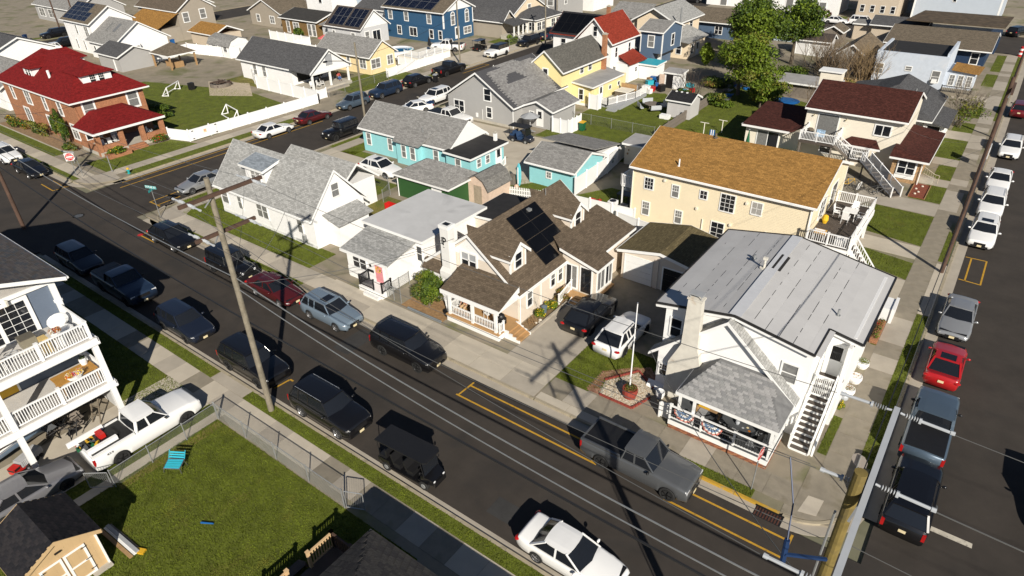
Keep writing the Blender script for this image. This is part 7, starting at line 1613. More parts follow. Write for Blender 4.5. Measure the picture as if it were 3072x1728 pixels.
walls(H,-48.1,-44.4,97.6,104.4,2.4,5.6,W_SLATE,('x',6.4,101.0));walls(H,-48.1,-45.9,97.6,104.4,.1,2.4,W_SLATE);gable_roof(H,-48.4,-44.2,97.2,104.8,5.6,6.75,'x',R_GREY,mid=101.0);corner_boards(H,-48.1,-44.4,97.6,104.4,2.4,5.5,w=.14)
win(H,'-y',97.6,-46.3,3.3,.9,1.6,'dh',tw=.14,glass=BLIND);win(H,'+x',-44.4,101.2,3.2,.9,1.6,'dh',tw=.14);MB().box(-44.5,-44.4,97.6,97.7,.1,2.4).build('porch_post',WHITE,H);door(H,'+x',-45.9,100.0,.1,.8,2.0,WHITE)
walls(H,-52.5,-48.11,99.0,104,.1,2.6,W_SLATE);MB().slab([(-52.8,98.4,2.7),(-48.11,98.4,2.7),(-48.11,102,3.7),(-52.8,102,3.7)],.1).build('low_roof',R_GREY,H)
H=thing('house','beige two storey house with light grey roof and lower wing behind the blue tower','house',(-50,110,.1))
walls(H,-54.2,-47.2,108.2,118,.1,5.0,W_PEACH,('y',6.9,-51.0));gable_roof(H,-55.0,-46.6,107.4,118.5,5.0,7.15,'y',R_LGREY,mid=-51.0)
walls(H,-59.5,-54.21,109,117,.1,5.0,W_PEACH);MB().slab([(-60,108.4,5.1),(-53.0,108.4,5.1),(-53.0,112.5,6.9),(-60,112.5,6.9)],.12).build('side_roof',R_GREY,H)
walls(H,-47.19,-43.6,106.0,112.5,.1,2.8,W_PEACH);MB().slab([(-48.6,108.0,4.4),(-45.8,105.4,3.0),(-43.2,104.9,2.85),(-43.2,112.8,2.85),(-47.2,112.8,4.2)],.12).build('wing_roof',R_LGREY,H)
win(H,'-y',106.0,-45.3,.8,.8,1.5,'dh');door(H,'+x',-43.6,109.5,.3,.9,2.0,WHITE,glass=.4);win(H,'+x',-43.6,107.4,.8,.8,1.5,'dh')
for y in(110.0,114.5):win(H,'+x',-47.2,y,3.2,1.2,1.5,'dh')
MB().tube((-46.0,107.2,2.9),(-46.0,107.2,7.6),.15,8).build('flue',GALV,H)
H=thing('house','long blue ranch house with brown roof behind the leafy tree','house',(-46,127,.1));walls(H,-52,-38,123.6,131,.1,2.8,W_SLATE);gable_roof(H,-52.4,-37.6,123.0,131.8,2.9,4.7,'x',R_TAUPE)
for a,w in((-50.3,.9),(-45.6,1.3),(-41.5,1.2)):win(H,'-y',123.6,a,.9,w,1.3,'dh2')
H=thing('house','light blue house with taupe gable roof beyond the tree','house',(-34.5,133,.1));walls(H,-38.6,-32.4,129.6,142,.1,3.0,W_LBLUE,('y',5.0,-35.5));gable_roof(H,-39.0,-31.9,129.0,142.4,2.95,5.1,'y',R_TAUPE,mid=-35.5);MB().slab([(-37.8,127.0,2.7),(-32.6,127.0,2.7),(-32.6,129.0,3.0),(-37.8,129.0,3.0)],.12).build('porch_roof',R_TAUPE,H);walls(H,-37.0,-32.8,127.4,129.59,.1,2.6,W_LBLUE)
for y in(131,134,137,140):win(H,'+x',-32.4,y,.9,.8,1.6,'dh')
for x,y in((-34.5,133.0),(-34.0,137)):vent(H,x,y,4.1,.9,.06,WHITE)
H=thing('house','tan three storey apartment building with rows of small windows','building',(-26,159,.1));walls(H,-29.6,-22.3,155.5,168,.1,9.0,siding('tan_siding',(.52,.44,.34)))
for k in range(4):
 for z in(1.6,4.6):win(H,'-y',155.5,-28.6+k*1.85,z,.7,1.2,'dh')
H=thing('house','large pale blue three storey house at the far end of the right street','building',(-12.5,163,.1));walls(H,-20.2,-5.8,159,175,.1,10.5,siding('pale_blue_siding',(.45,.50,.56),.2));corner_boards(H,-20.2,-5.8,159,175,.2,10.4,w=.3)
for a in(-14.5,-8.5,-6.9):win(H,'-y',159,a,7.2,1.0,1.6,'dh')
win(H,'-y',159,-13.5,4.0,.5,.7,'one')
H=thing('house','navy ranch house with long brown roof and white eaves','house',(-11,128,.1));walls(H,-17.6,-4.3,121.8,133.4,.1,2.85,W_NAVY,('x',4.3));gable_roof(H,-18.1,-3.7,120.9,134.4,2.95,4.55,'x',R_TAUPE);win(H,'-y',121.8,-5.6,.9,.9,1.5,'dh',tw=.12)
walls(H,-17.0,-3.8,134.41,141,.1,2.8,W_NAVY);MB().slab([(-17.4,133,4.4),(-3.4,133,4.4),(-3.0,142,4.7),(-16,142,4.7)],.14).build('rear_roof',mat('mossy_dark_roof',(.075,.055,.035),.95,var=.5,scale=1.2,stain=((.16,.10,.04),.8,.6,.7)),H)
H=thing('house','tan house with slate grey roof behind the navy ranch','house',(-19,138,.1));walls(H,-22.5,-14.5,134.8,140,.1,2.9,MATS['tan_siding']);gable_roof(H,-22.9,-14.1,134.2,140.5,3.0,4.1,'x',R_DGREY);walls(H,-25.5,-22.6,135.5,139,.1,2.6,MATS['tan_siding']);flat_roof(H,[(-25.8,135.2,2.8),(-22.6,135.2,2.8),(-22.6,139.3,2.9),(-25.8,139.3,2.9)],R_GREY)
H=thing('house','pale blue stucco house with black flat roof and tan porch roof','house',(-11,111,.1));walls(H,-16.3,-7.6,106.6,116,.1,4.2,W_STUCCO);MB().box(-16.3,-7.6,106.6,106.95,4.2,4.5).box(-16.3,-15.95,106.95,116,4.2,4.5).box(-7.95,-7.6,106.95,116,4.2,4.9).build('parapet',W_STUCCO,H);MB().box(-15.95,-7.95,106.95,116,4.2,4.26).build('roof',R_ROLLB,H)
walls(H,-7.59,-4.2,107.4,112.5,.1,2.7,W_STUCCO);MB().slab([(-7.0,107.0,3.0),(-3.8,107.0,2.75),(-3.6,111.8,2.75),(-7.0,111.8,3.0)],.12).build('porch_roof',R_ORANGE,H)
for a,w,h_,z in((-15.6,.9,1.3,1.5),(-12.0,.7,.5,2.3),(-8.6,.9,1.4,1.2)):win(H,'-y',106.6,a,z,w,h_,'dh',glass=BLIND)
for a in(-6.7,-5.7,-4.7):win(H,'-y',107.4,a,.9,.55,1.3,'g23',glass=BLIND)
MB().box(-8.9,-8.3,106.2,106.59,1.1,1.6).build('window_air_conditioner',WHITE,H);MB().box(-7.5,-3.6,105.0,107.39,.1,.5).build('stoop',CONC3,H);rail(H,(-7.4,105.1,.5),(-4.0,105.1,.5),.8,BLACK,.2,2)
H=thing('house','grey slate hip roof house between maroon roof and stucco house','house',(-10.5,88,.1));walls(H,-15.0,-6.4,83.5,93,.1,2.75,W_WHITE);hip_roof(H,-15.6,-5.6,82.0,93.6,2.85,5.1,(-10.2,87),(-10.2,92.5),R_DGREY);MB().slab([(-15.6,88.0,3.4),(-10.2,88.0,4.6),(-10.2,93.0,4.6),(-15.6,93.0,3.4)],.1).build('rear_roof',R_DGREY,H)
walls(H,-6.39,-4.4,83.2,89.5,.1,2.3,W_WHITE);MB().slab([(-6.6,82.6,2.8),(-4.0,82.6,2.3),(-4.0,90,2.3),(-6.6,90,2.8)],.1).build('porch_roof',R_DGREY,H);win(H,'+x',-4.4,85.0,.6,1.2,1.5,'dh2');win(H,'-y',83.2,-5.4,.6,1.2,1.5,'one');vent(H,-8.3,86.0,4.3,.8,.07)
# far side of the cross street
H=thing('house','red brick two storey house with dark red hip roof and brick porch','house',(-94,34,.1))
walls(H,-104.0,-84.2,30.0,38.0,.1,5.3,W_BRICK);hip_roof(H,-104.6,-83.6,29.4,38.6,5.45,9.0,(-98.5,34.0),(-89.0,34.0),R_RED)
def hdormer(H, face, c, f, w, zb, ze, zr, back, n=2):
 F=FACES[face];mb=MB()
 fbox(mb,face,f,c-w/2,c+w/2,zb,ze,-back,0);D=mb.build('dormer',WHITE,H)
 r=MB();o_=.35;A,B=F(c-w/2-o_,f,ze,o_),F(c+w/2+o_,f,ze,o_);Cc,Dd=F(c+w/2+o_,f,ze,-back),F(c-w/2-o_,f,ze,-back);R0,R1=F(c,f,zr,-w*.35),F(c,f,zr,-back-.8)
 for p in([A,B,R0],[B,Cc,R1,R0],[Dd,A,R0,R1]):r.slab(p,.1)
 r.build('dormer_roof',R_RED,D)
 for k in range(n):win(H,face,f,c-w*.15*(n-1)+k*w*.3,zb+.22,.6,ze-zb-.4,'dhg',tw=.05,d=.04)
hdormer(H,'+x',34.0,-85.6,3.3,6.3,7.7,8.7,4);hdormer(H,'-y',-96.5,30.9,2.6,6.3,7.6,8.5,3);hdormer(H,'+y',-97,37.2,3.0,6.3,7.8,8.9,3)
MB().tube((-91.6,31.3,6.3),(-91.6,31.3,7.7),.15,8).build('vent_pipe',WHITE,H)
for y in(31.5,36.6):win(H,'+x',-84.2,y,3.4,1.1,1.7,'dh',tw=.2,glass=BLIND)
for a,w in((-101.5,.7),(-97.0,1.4),(-92.3,.7),(-88.3,.8)):win(H,'-y',30.0,a,3.3,w,1.6,'dh' if w<1 else 'dh2',tw=.16,glass=BLIND)
for a,w in((-99.0,1.4),(-92.8,.9),(-86.3,1.4)):win(H,'-y',30.0,a,.8,w,1.6,'dh' if w<1 else 'dh2',tw=.16,glass=BLIND)
mb=MB();c=[(-79.4,29.1,2.85),(-79.4,37.4,2.85),(-84.2,37.4,2.85),(-84.2,29.1,2.85)];a_,b_=(-83.0,31.8,4.1),(-83.0,34.8,4.1);e_,f_=(-84.2,31.4,4.1),(-84.2,35.2,4.1)
for p in([c[0],c[1],b_,a_],[c[1],c[2],f_,b_],[c[3],c[0],a_,e_],[a_,b_,f_,e_]):mb.slab(p,.12)
mb.build('porch_roof',R_RED,H);MB().box(-79.4,-79.3,29.1,37.4,2.6,2.83).box(-84.2,-79.4,29.04,29.098,2.6,2.83).build('porch_fascia',WHITE,H)
for y in(29.6,32.2,34.6,37.0):MB().box(-80.2,-79.75,y-.25,y+.25,.1,2.7).build('porch_pillar',W_BRICK,H)
MB().box(-84.19,-79.7,29.4,37.2,.1,.5).build('porch_floor',FOUND,H);MB().box(-80.1,-79.8,29.9,32.0,.5,1.2).box(-80.1,-79.8,34.9,36.8,.5,1.2).box(-84.0,-80.0,29.45,29.7,.5,1.2).build('porch_wall',W_BRICK,H)
mb=MB();[mb.box(-79.7+k*.35,-79.35+k*.35,32.5,34.3,.1,.5-k*.13)for k in range(3)];mb.build('porch_steps',W_BRICK,H);door(H,'+x',-84.2,33.4,.5,1.0,2.1,WHITE,glass=.3);win(H,'+x',-84.2,31.0,1.0,1.6,1.4,'dh2')
for i,(x,y)in enumerate(((-80.8,30.4),(-80.9,31.3),(-81.2,32.1),(-80.6,35.3),(-81.2,36.0))):pchair(['white porch chair nearest the street corner on the brick porch','second white porch chair from the street corner on the brick porch','third white porch chair before the brick house door','white porch chair just past the brick steps','white porch chair at the lawn end of the brick porch'][i],(x,y,.5),0.2*i,WHITE,'white chairs on the brick porch')
mb=MB();mb.box(-79.2,-78.0,29.5,32.0,.1,.55);o=mb.build('planting_wall',W_BRICK,None);tag(o,'low brick planting wall before the brick porch','wall')
bush('low green bush with yellow flowers at the brick porch corner',(-78.5,30.6,.5),(.9,1.1,.4),900,LEAF[:3],41,.09,flowers=[DAFF],nf=60);bush('red flowering bush beside the brick porch steps',(-78.8,35.6,.1),(.6,1.3,.5),800,LEAF[:3],42,.09,flowers=[REDM],nf=160)
bush('tall columnar evergreen against the brick house wall',(-88.6,29.2,.1),(.7,.6,2.2),2600,LEAF[1:4],43,.11,'evergreen');bush('second thin pointed evergreen beside the columnar one',(-87.0,29.1,.1),(.5,.5,1.7),1500,LEAF[1:3],44,.11,'evergreen');bush('dark rounded shrub under the brick house windows',(-94.5,28.9,.1),(2.6,.7,.8),2000,LEAF[2:5],45,.11);bush('straggly shrub with orange flowers along the brick house',(-99.5,28.7,.1),(2.5,.8,.8),1800,LEAF[1:5],46,.11,flowers=[AMBER,DAFF],nf=160);bush('low shrub beside the brick house corner path',(-85.8,28.6,.1),(1.6,.6,.4),900,LEAF[1:5],47,.1)
bush('dense green bush behind the brick house on the side lawn',(-87.5,40.8,.1),(2.0,1.6,.9),3200,LEAF[1:3],48,.12)
T=thing('flower_bed','narrow flower bed with edging along the brick house','garden bed',(-95,28.4,.1));MB().box(-104,-85,27.7,29.9,.09,.13).build('mulch',mat('bed_mulch',(.24,.16,.09),.95,var=.4,scale=4),T);MB().box(-104,-85,27.62,27.7,.05,.22).build('edge',CONC,T)
for x,y,rz,lb in((-98.0,48.6,.62,'white football goal in the middle of the brick house lawn'),(-80.3,46.6,1.35,'white football goal near the fence of the brick house lawn')):
 T=thing('football_goal',lb,'goal',(x,y,.1),rz,'football goals',local=True);mb=MB();w=1.9;pts=[(0,-w),(0,w)]
 for yy in(-w,w):mb.tube((0,yy,0),(0,yy,1.2),.07,6);mb.tube((0,yy,1.2),(-.9,yy,.0),.06,6);mb.tube((0,yy,.05),(-.9,yy,.05),.06,6)
 mb.tube((0,-w,1.2),(0,w,1.2),.07,6);mb.build('frame',VINYL,T);MB().tube((-.9,-w,.06),(-.9,w,.06),.06,6).build('ground_bar',VINYL,T)
sheet('fire_pit_sand',[(-99.5,55.0),(-93,57.8),(-86.5,53.8),(-92,50.5)],.112,mat('pale_sand',(.44,.37,.27),.95,var=.15,scale=2))
T=thing('fire_pit','round stone fire pit piled with dark logs on the sandy patch','fire pit',(-95.4,54.5,.1));MB().lathe((-95.4,54.5,.1),[(1.5,0),(1.5,.5),(1.2,.5),(1.2,.1),(.01,.1)],16).build('stone_ring',WOODG,T);rg=random.Random(3);mb=MB();[mb.tube((-95.4+rg.uniform(-1.4,1.4),54.5+rg.uniform(-1.4,1.4),rg.uniform(.3,.8)),(-95.4+rg.uniform(-1.4,1.4),54.5+rg.uniform(-1.4,1.4),rg.uniform(.3,.9)),.1,6)for _ in range(14)];mb.build('logs',mat('dark_log',(.06,.04,.03),.9,var=.3),T)
tag(MB().slab([(-97.6+dx,50.6+dy,1.1)for dx,dy in((0,0),(.6,.1),(.6,.75),(0,.7))],1.0).build('trash_bin',BLACK,None),'black rubbish bin beside the fire pit sand','bin')
# houses further back
def simple(label, x0, x1, y0, y1, h, zr, ax, wm, rm, wins=(), mid=None, over=.4, cat='house', name='house', front=None):
 H=thing(name,label,cat,((x0+x1)/2,(y0+y1)/2,.1));walls(H,x0,x1,y0,y1,.1,h,wm,(ax,zr-.12)if mid is None else(ax,zr-.12,mid))
 gable_roof(H,x0-over,x1+over,y0-over,y1+over,h-.05,zr,ax,rm,mid=mid)
 for f,a,z,w,hh,st in wins:win(H,f,{'-y':y0,'+x':x1}[f],a,z,w,hh,st,tw=.14,glass=BLIND if st!='slide' else GLASS)
 return H
H=simple('white house with dark grey roof and open white columned porch',-97.0,-84.6,59.6,66.2,3.0,5.65,'x',W_WHITE,R_DGREY,[('-y',-93.5,1.0,.8,1.5,'dh'),('-y',-91.2,1.0,.8,1.5,'dh')])
mb=MB();t=.13;mb.slab([(-84.2,59.0,2.95),(-79.6,59.0,2.95),(-79.6,62.9,5.65),(-84.2,62.9,5.65)],t);mb.slab([(-84.2,62.9,5.651),(-79.6,62.9,5.651),(-79.6,66.7,2.95),(-84.2,66.7,2.95)],t);mb.build('porch_roof',R_DGREY,H)
MB().add([(-79.9,59.4,2.9),(-79.9,66.3,2.9),(-79.9,62.9,5.35)],[(0,1,2)]).box(-80.1,-79.8,59.4,66.4,2.55,2.9).slab([(-79.55,59.0,2.97),(-79.5,59.0,2.97),(-79.5,62.9,5.68),(-79.55,62.9,5.68)],.25).slab([(-79.55,66.7,2.97),(-79.5,66.7,2.97),(-79.5,62.9,5.68),(-79.55,62.9,5.68)],.25).build('porch_gable',WHITE,H)
MB().box(-79.88,-79.86,62.3,63.5,3.4,4.9).build('gable_vent',GREYP,H)
for y in(59.6,62.8,66.2):MB().box(-80.1,-79.85,y-.12,y+.12,.55,2.55).build('porch_column',WHITE,H)
MB().box(-84.55,-79.6,59.4,66.4,.1,.55).build('porch_floor',FOUND,H);MB().box(-84.58,-84.5,60.5,65,.9,2.3).build('porch_screen',BLACK,H);MB().box(-79.59,-78.6,60.8,65.0,.1,.32).build('porch_step',CONC,H)
WICK=mat('wicker',(.14,.12,.10),.8,var=.3,scale=12)
pchair('dark wicker armchair nearer the middle porch column',(-81.8,62.6,.55),.3,WICK);pchair('dark wicker armchair at the far end of the columned porch',(-81.7,64.3,.55),.2,WICK)
T=thing('person','person in blue shorts and red top sitting on the columned porch','person',(-81.2,65.3,.55));seated(T,(-81.2,65.3,.55),-.3,mat('red_top',(.35,.06,.05),.8,var=.1),mat('blue_shorts',(.05,.12,.3),.8,var=.1),MATS['brown_hair']);pchair('pale chair under the person on the columned porch',(-81.25,65.3,.55),-.3,WICK)
for i,(x,y)in enumerate(((-80.6,59.9),(-80.4,60.9),(-80.7,61.8))):pchair(['thin white metal chair at the corner column of the porch','thin white metal chair in the middle of the near porch bay','thin white metal chair beside the middle porch column'][i],(x,y,.55),.5*i,WHITE,'thin white chairs on the columned porch')
simple('pale yellow cottage with light grey roof and white gable',-92.5,-80.6,71.2,76.6,2.85,4.95,'x',W_YEL2,R_GREY,[('-y',-85.5,1.0,.6,1.3,'dh'),('-y',-82.2,1.0,1.3,1.3,'dh2'),('+x',72.4,1.0,1.8,1.3,'dh2'),('+x',75.5,1.0,1.1,1.3,'dh2')])
H=simple('light grey house with solar panels on a dark brown roof',-106.5,-97.4,84.8,91.6,3.1,6.0,'x',W_LGREY,mat('dark_brown_roof',(.07,.055,.045),.9,var=.2,pat='shingle'),[('-y',-104.8,1.4,.6,.8,'dh'),('-y',-99.5,1.2,.9,1.0,'dh'),('+x',86.3,.9,.9,1.5,'dh'),('+x',88.6,.3,1.8,2.0,'slide')])
sp_=Vector((0,3.8,2.95));solar(H,(-106.0,84.75,3.3),(4.1,0,0),sp_*.84,3,2);solar(H,(-101.5,84.75,3.3),(3.9,0,0),sp_*.84,3,2)
MB().add([(-97.38,84.8,3.1),(-97.38,91.6,3.1),(-97.38,88.2,5.8)],[(0,1,2)]).build('gable_panel',WHITE,H)
walls(H,-109.5,-106.51,86,91,.1,2.6,W_LGREY);MB().slab([(-110,85.5,2.65),(-106.5,85.5,2.65),(-106.5,91.5,3.8),(-110,91.5,3.8)],.1).build('side_roof',R_GREY,H)
H=simple('deep blue two storey house with solar panels and white gable',-101.0,-86.0,94.6,103.0,5.4,7.5,'x',W_BLUE,R_TAUPE,[('-y',-99.5,3.3,.9,1.5,'dh'),('-y',-95.3,3.3,.9,1.5,'dh'),('-y',-89.5,3.3,.9,1.5,'dh')])
solar(H,(-101.0,94.5,5.55),(12.3,0,0),(0,3.9,1.95),6,2);MB().box(-100.9,-85.7,94.0,94.59,.1,2.6).build('lower_wall',W_BLUE,H);MB().add([(-85.98,94.6,5.4),(-85.98,103,5.4),(-85.98,98.8,7.3)],[(0,1,2)]).build('gable_panel',WHITE,H);corner_boards(H,-101,-86.0,94.6,103,2.6,5.3,w=.2,which=((1,0),(1,1)))
for y in(97.2,101.2):win(H,'+x',-86.0,y,3.0,.9,1.5,'arch',tw=.14,glass=BLIND)
for a,w,st in((-96.8,.9,'g22'),(-93.2,1.7,'slide'),(-88.6,.8,'dh'),(-86.4,.7,'dh')):win(H,'-y',94.0,a,.9,w,1.4,st,tw=.13)
door(H,'+x',-86.0,98.2,.4,1.0,2.0,WHITE,glass=.3);win(H,'+x',-86.0,101.2,.9,2.0,1.1,'dh2',tw=.13,glass=BLIND);rail(H,(-101.2,93.0,2.7),(-105,93.0,2.7),1.0,VINYL,.25,2,fine=False);MB().box(-105,-101.1,93,99,2.45,2.7).build('side_deck',WHITE,H)
T=thing('swimming_pool','round above ground pool with blue water and white wall','pool',(-84.8,82.2,.1));MB().lathe((-85.6,82.4,.1),[(2.4,0),(2.4,1.25),(2.55,1.27),(2.55,1.32),(2.3,1.32),(2.3,.2),(.01,.2)],28).build('pool_wall',VINYL,T);MB().lathe((-85.6,82.4,.1),[(.01,1.05),(2.28,1.05),(2.28,1.12),(.01,1.12)],28).build('pool_water',mat('pool_water',(.01,.12,.26),.08,var=.1,spec=.6),T);MB().ell((-83.9,83.8,1.3),.5,.3,.12).build('cover_float',TURQ,T)
T=thing('pool_deck','white raised pool deck with railing and steps','deck',(-80.5,83,.1));MB().box(-83.2,-78.2,79.6,87.2,1.0,1.2).build('deck_floor',CREAMT,T);MB().box(-78.3,-78.2,79.6,87.2,.1,1.0).box(-83.2,-78.2,79.6,79.7,.1,1.0).build('skirt',VINYL,T);rail(T,(-78.25,79.65,1.2),(-78.25,87.2,1.2),1.0,VINYL,.16,1.9);rail(T,(-81.5,79.65,1.2),(-78.3,79.65,1.2),1.0,VINYL,.16,1.6);steps(T,(-84.2,79.9,.1),5,.2,.25,.9,(1,0,0),VINYL)
fence('low white fence along the pool house front',[(-77.4,71.5),(-77.4,84.4)],1.3,every=2.2);fence('white fence in front of the pool deck',[(-82.0,78.6),(-77.4,78.6)],1.2,every=1.6)
T=thing('umbrella','closed black umbrella standing on the pool deck','umbrella',(-80.8,85.0,1.2));MB().lathe((-80.8,85.0,1.9),[(.1,0),(.35,.2),(.15,1.2),(.03,1.6)],8).build('canopy',BLACK,T);MB().tube((-80.8,85.0,1.2),(-80.8,85.0,3.5),.03,5).build('pole',BLACK,T)
H=simple('white two storey house with solar panels and skylights',-143.5,-133.2,54.6,62.2,5.5,8.0,'x',W_WHITE,R_TAUPE,[('-y',-139.0,3.3,.6,1.5,'dh'),('-y',-135.2,3.1,1.3,1.7,'dh2'),('-y',-140.5,.6,.5,1.6,'dh'),('-y',-137.6,.6,.5,1.6,'dh')])
solar(H,(-143.4,54.7,5.65),(8.6,0,0),(0,3.5,2.25),5,4,skip=((4,3),(4,2)))
walls(H,-133.19,-124.0,53.6,63.0,.1,3.0,W_WHITE,('x',6.0));gable_roof(H,-133.5,-123.6,53.1,63.5,3.0,6.2,'x',R_GREY)
for a in(-129.6,-127.2):mb=MB();y_=56.4;z_=3.0+(y_-53.1)*.615;mb.slab([(a-.45,y_-.8,z_-.40),(a+.45,y_-.8,z_-.40),(a+.45,y_+.8,z_+.58),(a-.45,y_+.8,z_+.58)],.1);mb.build('skylight',BLIND,H)
MB().prism([(-124.0,55.0),(-123.2,55.4),(-123.2,57.6),(-124.0,58.0)],.8,2.6).build('bay',WHITE,H);win(H,'+x',-123.2,56.5,.95,1.8,1.5,'dh2',tw=.1,glass=BLIND);win(H,'-y',53.6,-127.0,.8,1.2,1.5,'dh2');win(H,'-y',53.6,-131.5,.8,.6,1.3,'dh')
H=simple('tall taupe house with sliding door and white trim',-146.5,-132.0,70.2,77.8,5.4,8.0,'x',W_TAUPE,mat('brown_roof_far',(.11,.085,.06),.9,var=.2,pat='shingle'),[('+x',71.8,3.3,1.1,1.6,'dh'),('+x',75.4,3.5,1.1,1.6,'dh'),('+x',74.6,.4,2.0,2.1,'slide')])
walls(H,-141,-131.9,66.5,70.19,.1,2.7,W_TAUPE);MB().slab([(-144,64.8,2.7),(-131.6,64.8,2.7),(-131.6,70.2,5.2),(-144,70.2,5.2)],.13).build('orange_roof',R_ORANGE,H)
H=thing('shed','cream garden building with tan orange roof behind the white fence','shed',(-125,73,.1));walls(H,-128.5,-120.5,70.0,75.5,.1,2.2,MATS['tan_siding']);gable_roof(H,-128.8,-120.2,69.6,75.9,2.3,3.6,'x',R_ORANGE)
H=thing('shed','white gambrel shed with grey door and two black windows','shed',(-112.5,68.5,.1));walls(H,-116.2,-110.0,66.0,70.0,.1,2.1,W_WHITE);mb=MB();Q=[(65.8,2.05),(66.5,3.0),(68.0,3.5),(69.5,3.0),(70.2,2.05)]
for(y0,z0),(y1,z1)in zip(Q[:-1],Q[1:]):mb.slab([(-116.4,y0,z0),(-109.8,y0,z0),(-109.8,y1,z1),(-116.4,y1,z1)],.1)
mb.build('roof',R_GREY,H);MB().add([(-109.98,y,z-.05)for y,z in Q],[tuple(range(5))]).add([(-116.22,y,z-.05)for y,z in Q],[tuple(reversed(range(5)))]).build('gable',WHITE,H);win(H,'-y',66.0,-114.6,1.1,.9,.9,'g32');win(H,'-y',66.0,-111.2,1.1,.9,.9,'g32');MB().box(-113.6,-112.1,65.94,66.0,.15,2.0).build('door',GREYP,H)
H=thing('pavilion','small hip roofed wooden pavilion beside the grey lean-to','pavilion',(-113.5,57.5,.1));hip_roof(H,-116.5,-110.8,55.5,60.5,2.4,3.9,(-113.6,58.0),(-113.59,58.0),R_TAUPE)
for x in(-116.2,-111.1):
 for y in(55.8,60.2):MB().box(x-.12,x+.12,y-.12,y+.12,.1,2.4).build('post',CEDAR,H)
MB().box(-115,-112,57,58.5,.1,1.0).build('counter',CEDAR,H)
simple('grey lean-to building with dark roof by the white fence',-124.0,-117.0,50.6,56.0,2.6,3.9,'x',W_GREY,R_DGREY)
H=simple('brown cottage with white doors and a white upper block behind it',-122.0,-111.0,86.0,94.0,3.0,4.2,'x',W_BROWN,mat('charcoal_roof',(.035,.033,.03),.9,var=.3,scale=2),[('-y',-120.0,.3,.8,2.0,'dh'),('-y',-117.5,1.1,1.6,1.1,'dh2'),('-y',-113.4,.2,.9,2.1,'dh'),('-y',-112.1,.2,.9,2.1,'dh')])
walls(H,-124,-116,94.41,101,.1,8,W_WHITE);win(H,'-y',94.41,-119.5,4.6,.9,1.5,'dh')
simple('light grey house with dark eaves beside the brown cottage',-112.0,-99.5,97.5,107,4.0,6.4,'x',W_LGREY,R_DGREY,[('+x',100.5,1.2,1.4,1.6,'dh'),('+x',104.0,1.2,1.6,1.4,'dh')])
simple('grey house with white porch windows at the upper left corner',-186,-165,66,76,3.4,6.5,'x',W_GREY,R_GREY,[('-y',-183,1.0,2.6,1.6,'dh2'),('-y',-178,1.0,3.2,1.6,'dh2'),('+x',71,1,2,1.5,'dh2')])
T=thing('banner','navy blue half round banner on the grey corner house porch rail','banner',(-164.5,68.5,1.2));mb=MB();n=8;mb.add([(-164.3,68.5-1.5*math.cos(math.pi*k/n),1.9-1.2*math.sin(math.pi*k/n))for k in range(n+1)]+[(-164.25,68.5-1.5*math.cos(math.pi*k/n),1.9-1.2*math.sin(math.pi*k/n))for k in range(n+1)],[tuple(range(n+1)),tuple(reversed(range(n+1,2*n+2)))]);mb.build('cloth',NAVY,T);MB().box(-164.24,-164.2,67.6,69.4,1.5,1.56).box(-164.24,-164.2,67.9,69.1,1.25,1.3).build('white_lines',WHITE,T)
simple('white house with a blue porch behind the solar white house',-158,-146,76,86,4.0,6.5,'x',W_LGREY,R_GREY,[('+x',79,1,2,1.6,'dh2'),('+x',83,1,1.4,1.6,'dh')])
simple('grey roofed house at the left edge behind the brick house',-126,-109,31.0,39.0,3.2,5.6,'x',W_WHITE,R_GREY,[('-y',-112,1.0,1.2,1.4,'dh2'),('-y',-116,1.0,1.2,1.4,'dh2')])
simple('weathered grey roofed house at the left edge beyond the brick roof',-140,-127.5,36,46,4.0,6.2,'x',W_WHITE,R_DGREY)
simple('grey shingled house with cream gable beside the blue house',-98,-80.0,107.0,119,3.4,6.8,'x',W_PEACH,R_DGREY,[('+x',113,3.6,.9,1.2,'dh'),('+x',110,1,1.4,1.4,'dh2')])
H=thing('house','small gabled porch of tan house with white columns by the golf cart','house',(-80,105,.1));walls(H,-90,-79.6,103.6,107.0-.01,.1,3.0,W_TAUPE,('x',4.8));gable_roof(H,-90,-79,103.2,107.4,3.0,4.9,'x',R_DGREY);MB().slab([(-79.5,102.9,3.3),(-76.2,102.9,2.8),(-76.2,107.6,2.8),(-79.5,107.6,3.3)],.12).build('porch_roof',R_DGREY,H)
for y in(103.2,104.6,106.0,107.4):MB().box(-76.6,-76.4,y-.1,y+.1,.1,2.75).build('porch_column',WHITE,H)
MB().box(-79.5,-76.2,103,107.5,.1,.8).build('porch_floor',FOUND,H);steps(H,(-74.6,104.4,.1),4,.18,.35,1.2,(-1,0,0),WHITE)
H=thing('house','white sunporch house with grey hip roof and many windows','house',(-80,113,.1));walls(H,-80.0+.01,-75.6,109,117.5,.1,2.9,W_IVORY);hip_roof(H,-81,-75.2,108.6,118,2.95,4.4,(-79,111.5),(-79,115),R_DGREY)
for y in(110,111.6,114.8,116.5):win(H,'+x',-75.6,y,1.0,1.2,1.3,'dh2')
for a in(-78.6,-76.6):win(H,'-y',109,a,1.0,1.2,1.3,'dh2')
simple('light grey two storey house with white foundation and dark windows',-96,-80.5,124,134,5.4,7.6,'x',W_GREY,R_TAUPE,[('-y',-91,3.2,1.6,1.8,'dh2'),('-y',-86,3.2,.9,1.6,'dh'),('-y',-82.4,2.9,1.3,1.7,'dh'),('+x',127,3,.8,1.3,'dh')])
simple('white house with outside stair beside the light grey two storey house',-92,-79.6,137,146,5.4,7.6,'x',W_WHITE,R_TAUPE,[('+x',139,3,1.0,1.5,'dh'),('+x',143,3,1.0,1.5,'dh')])
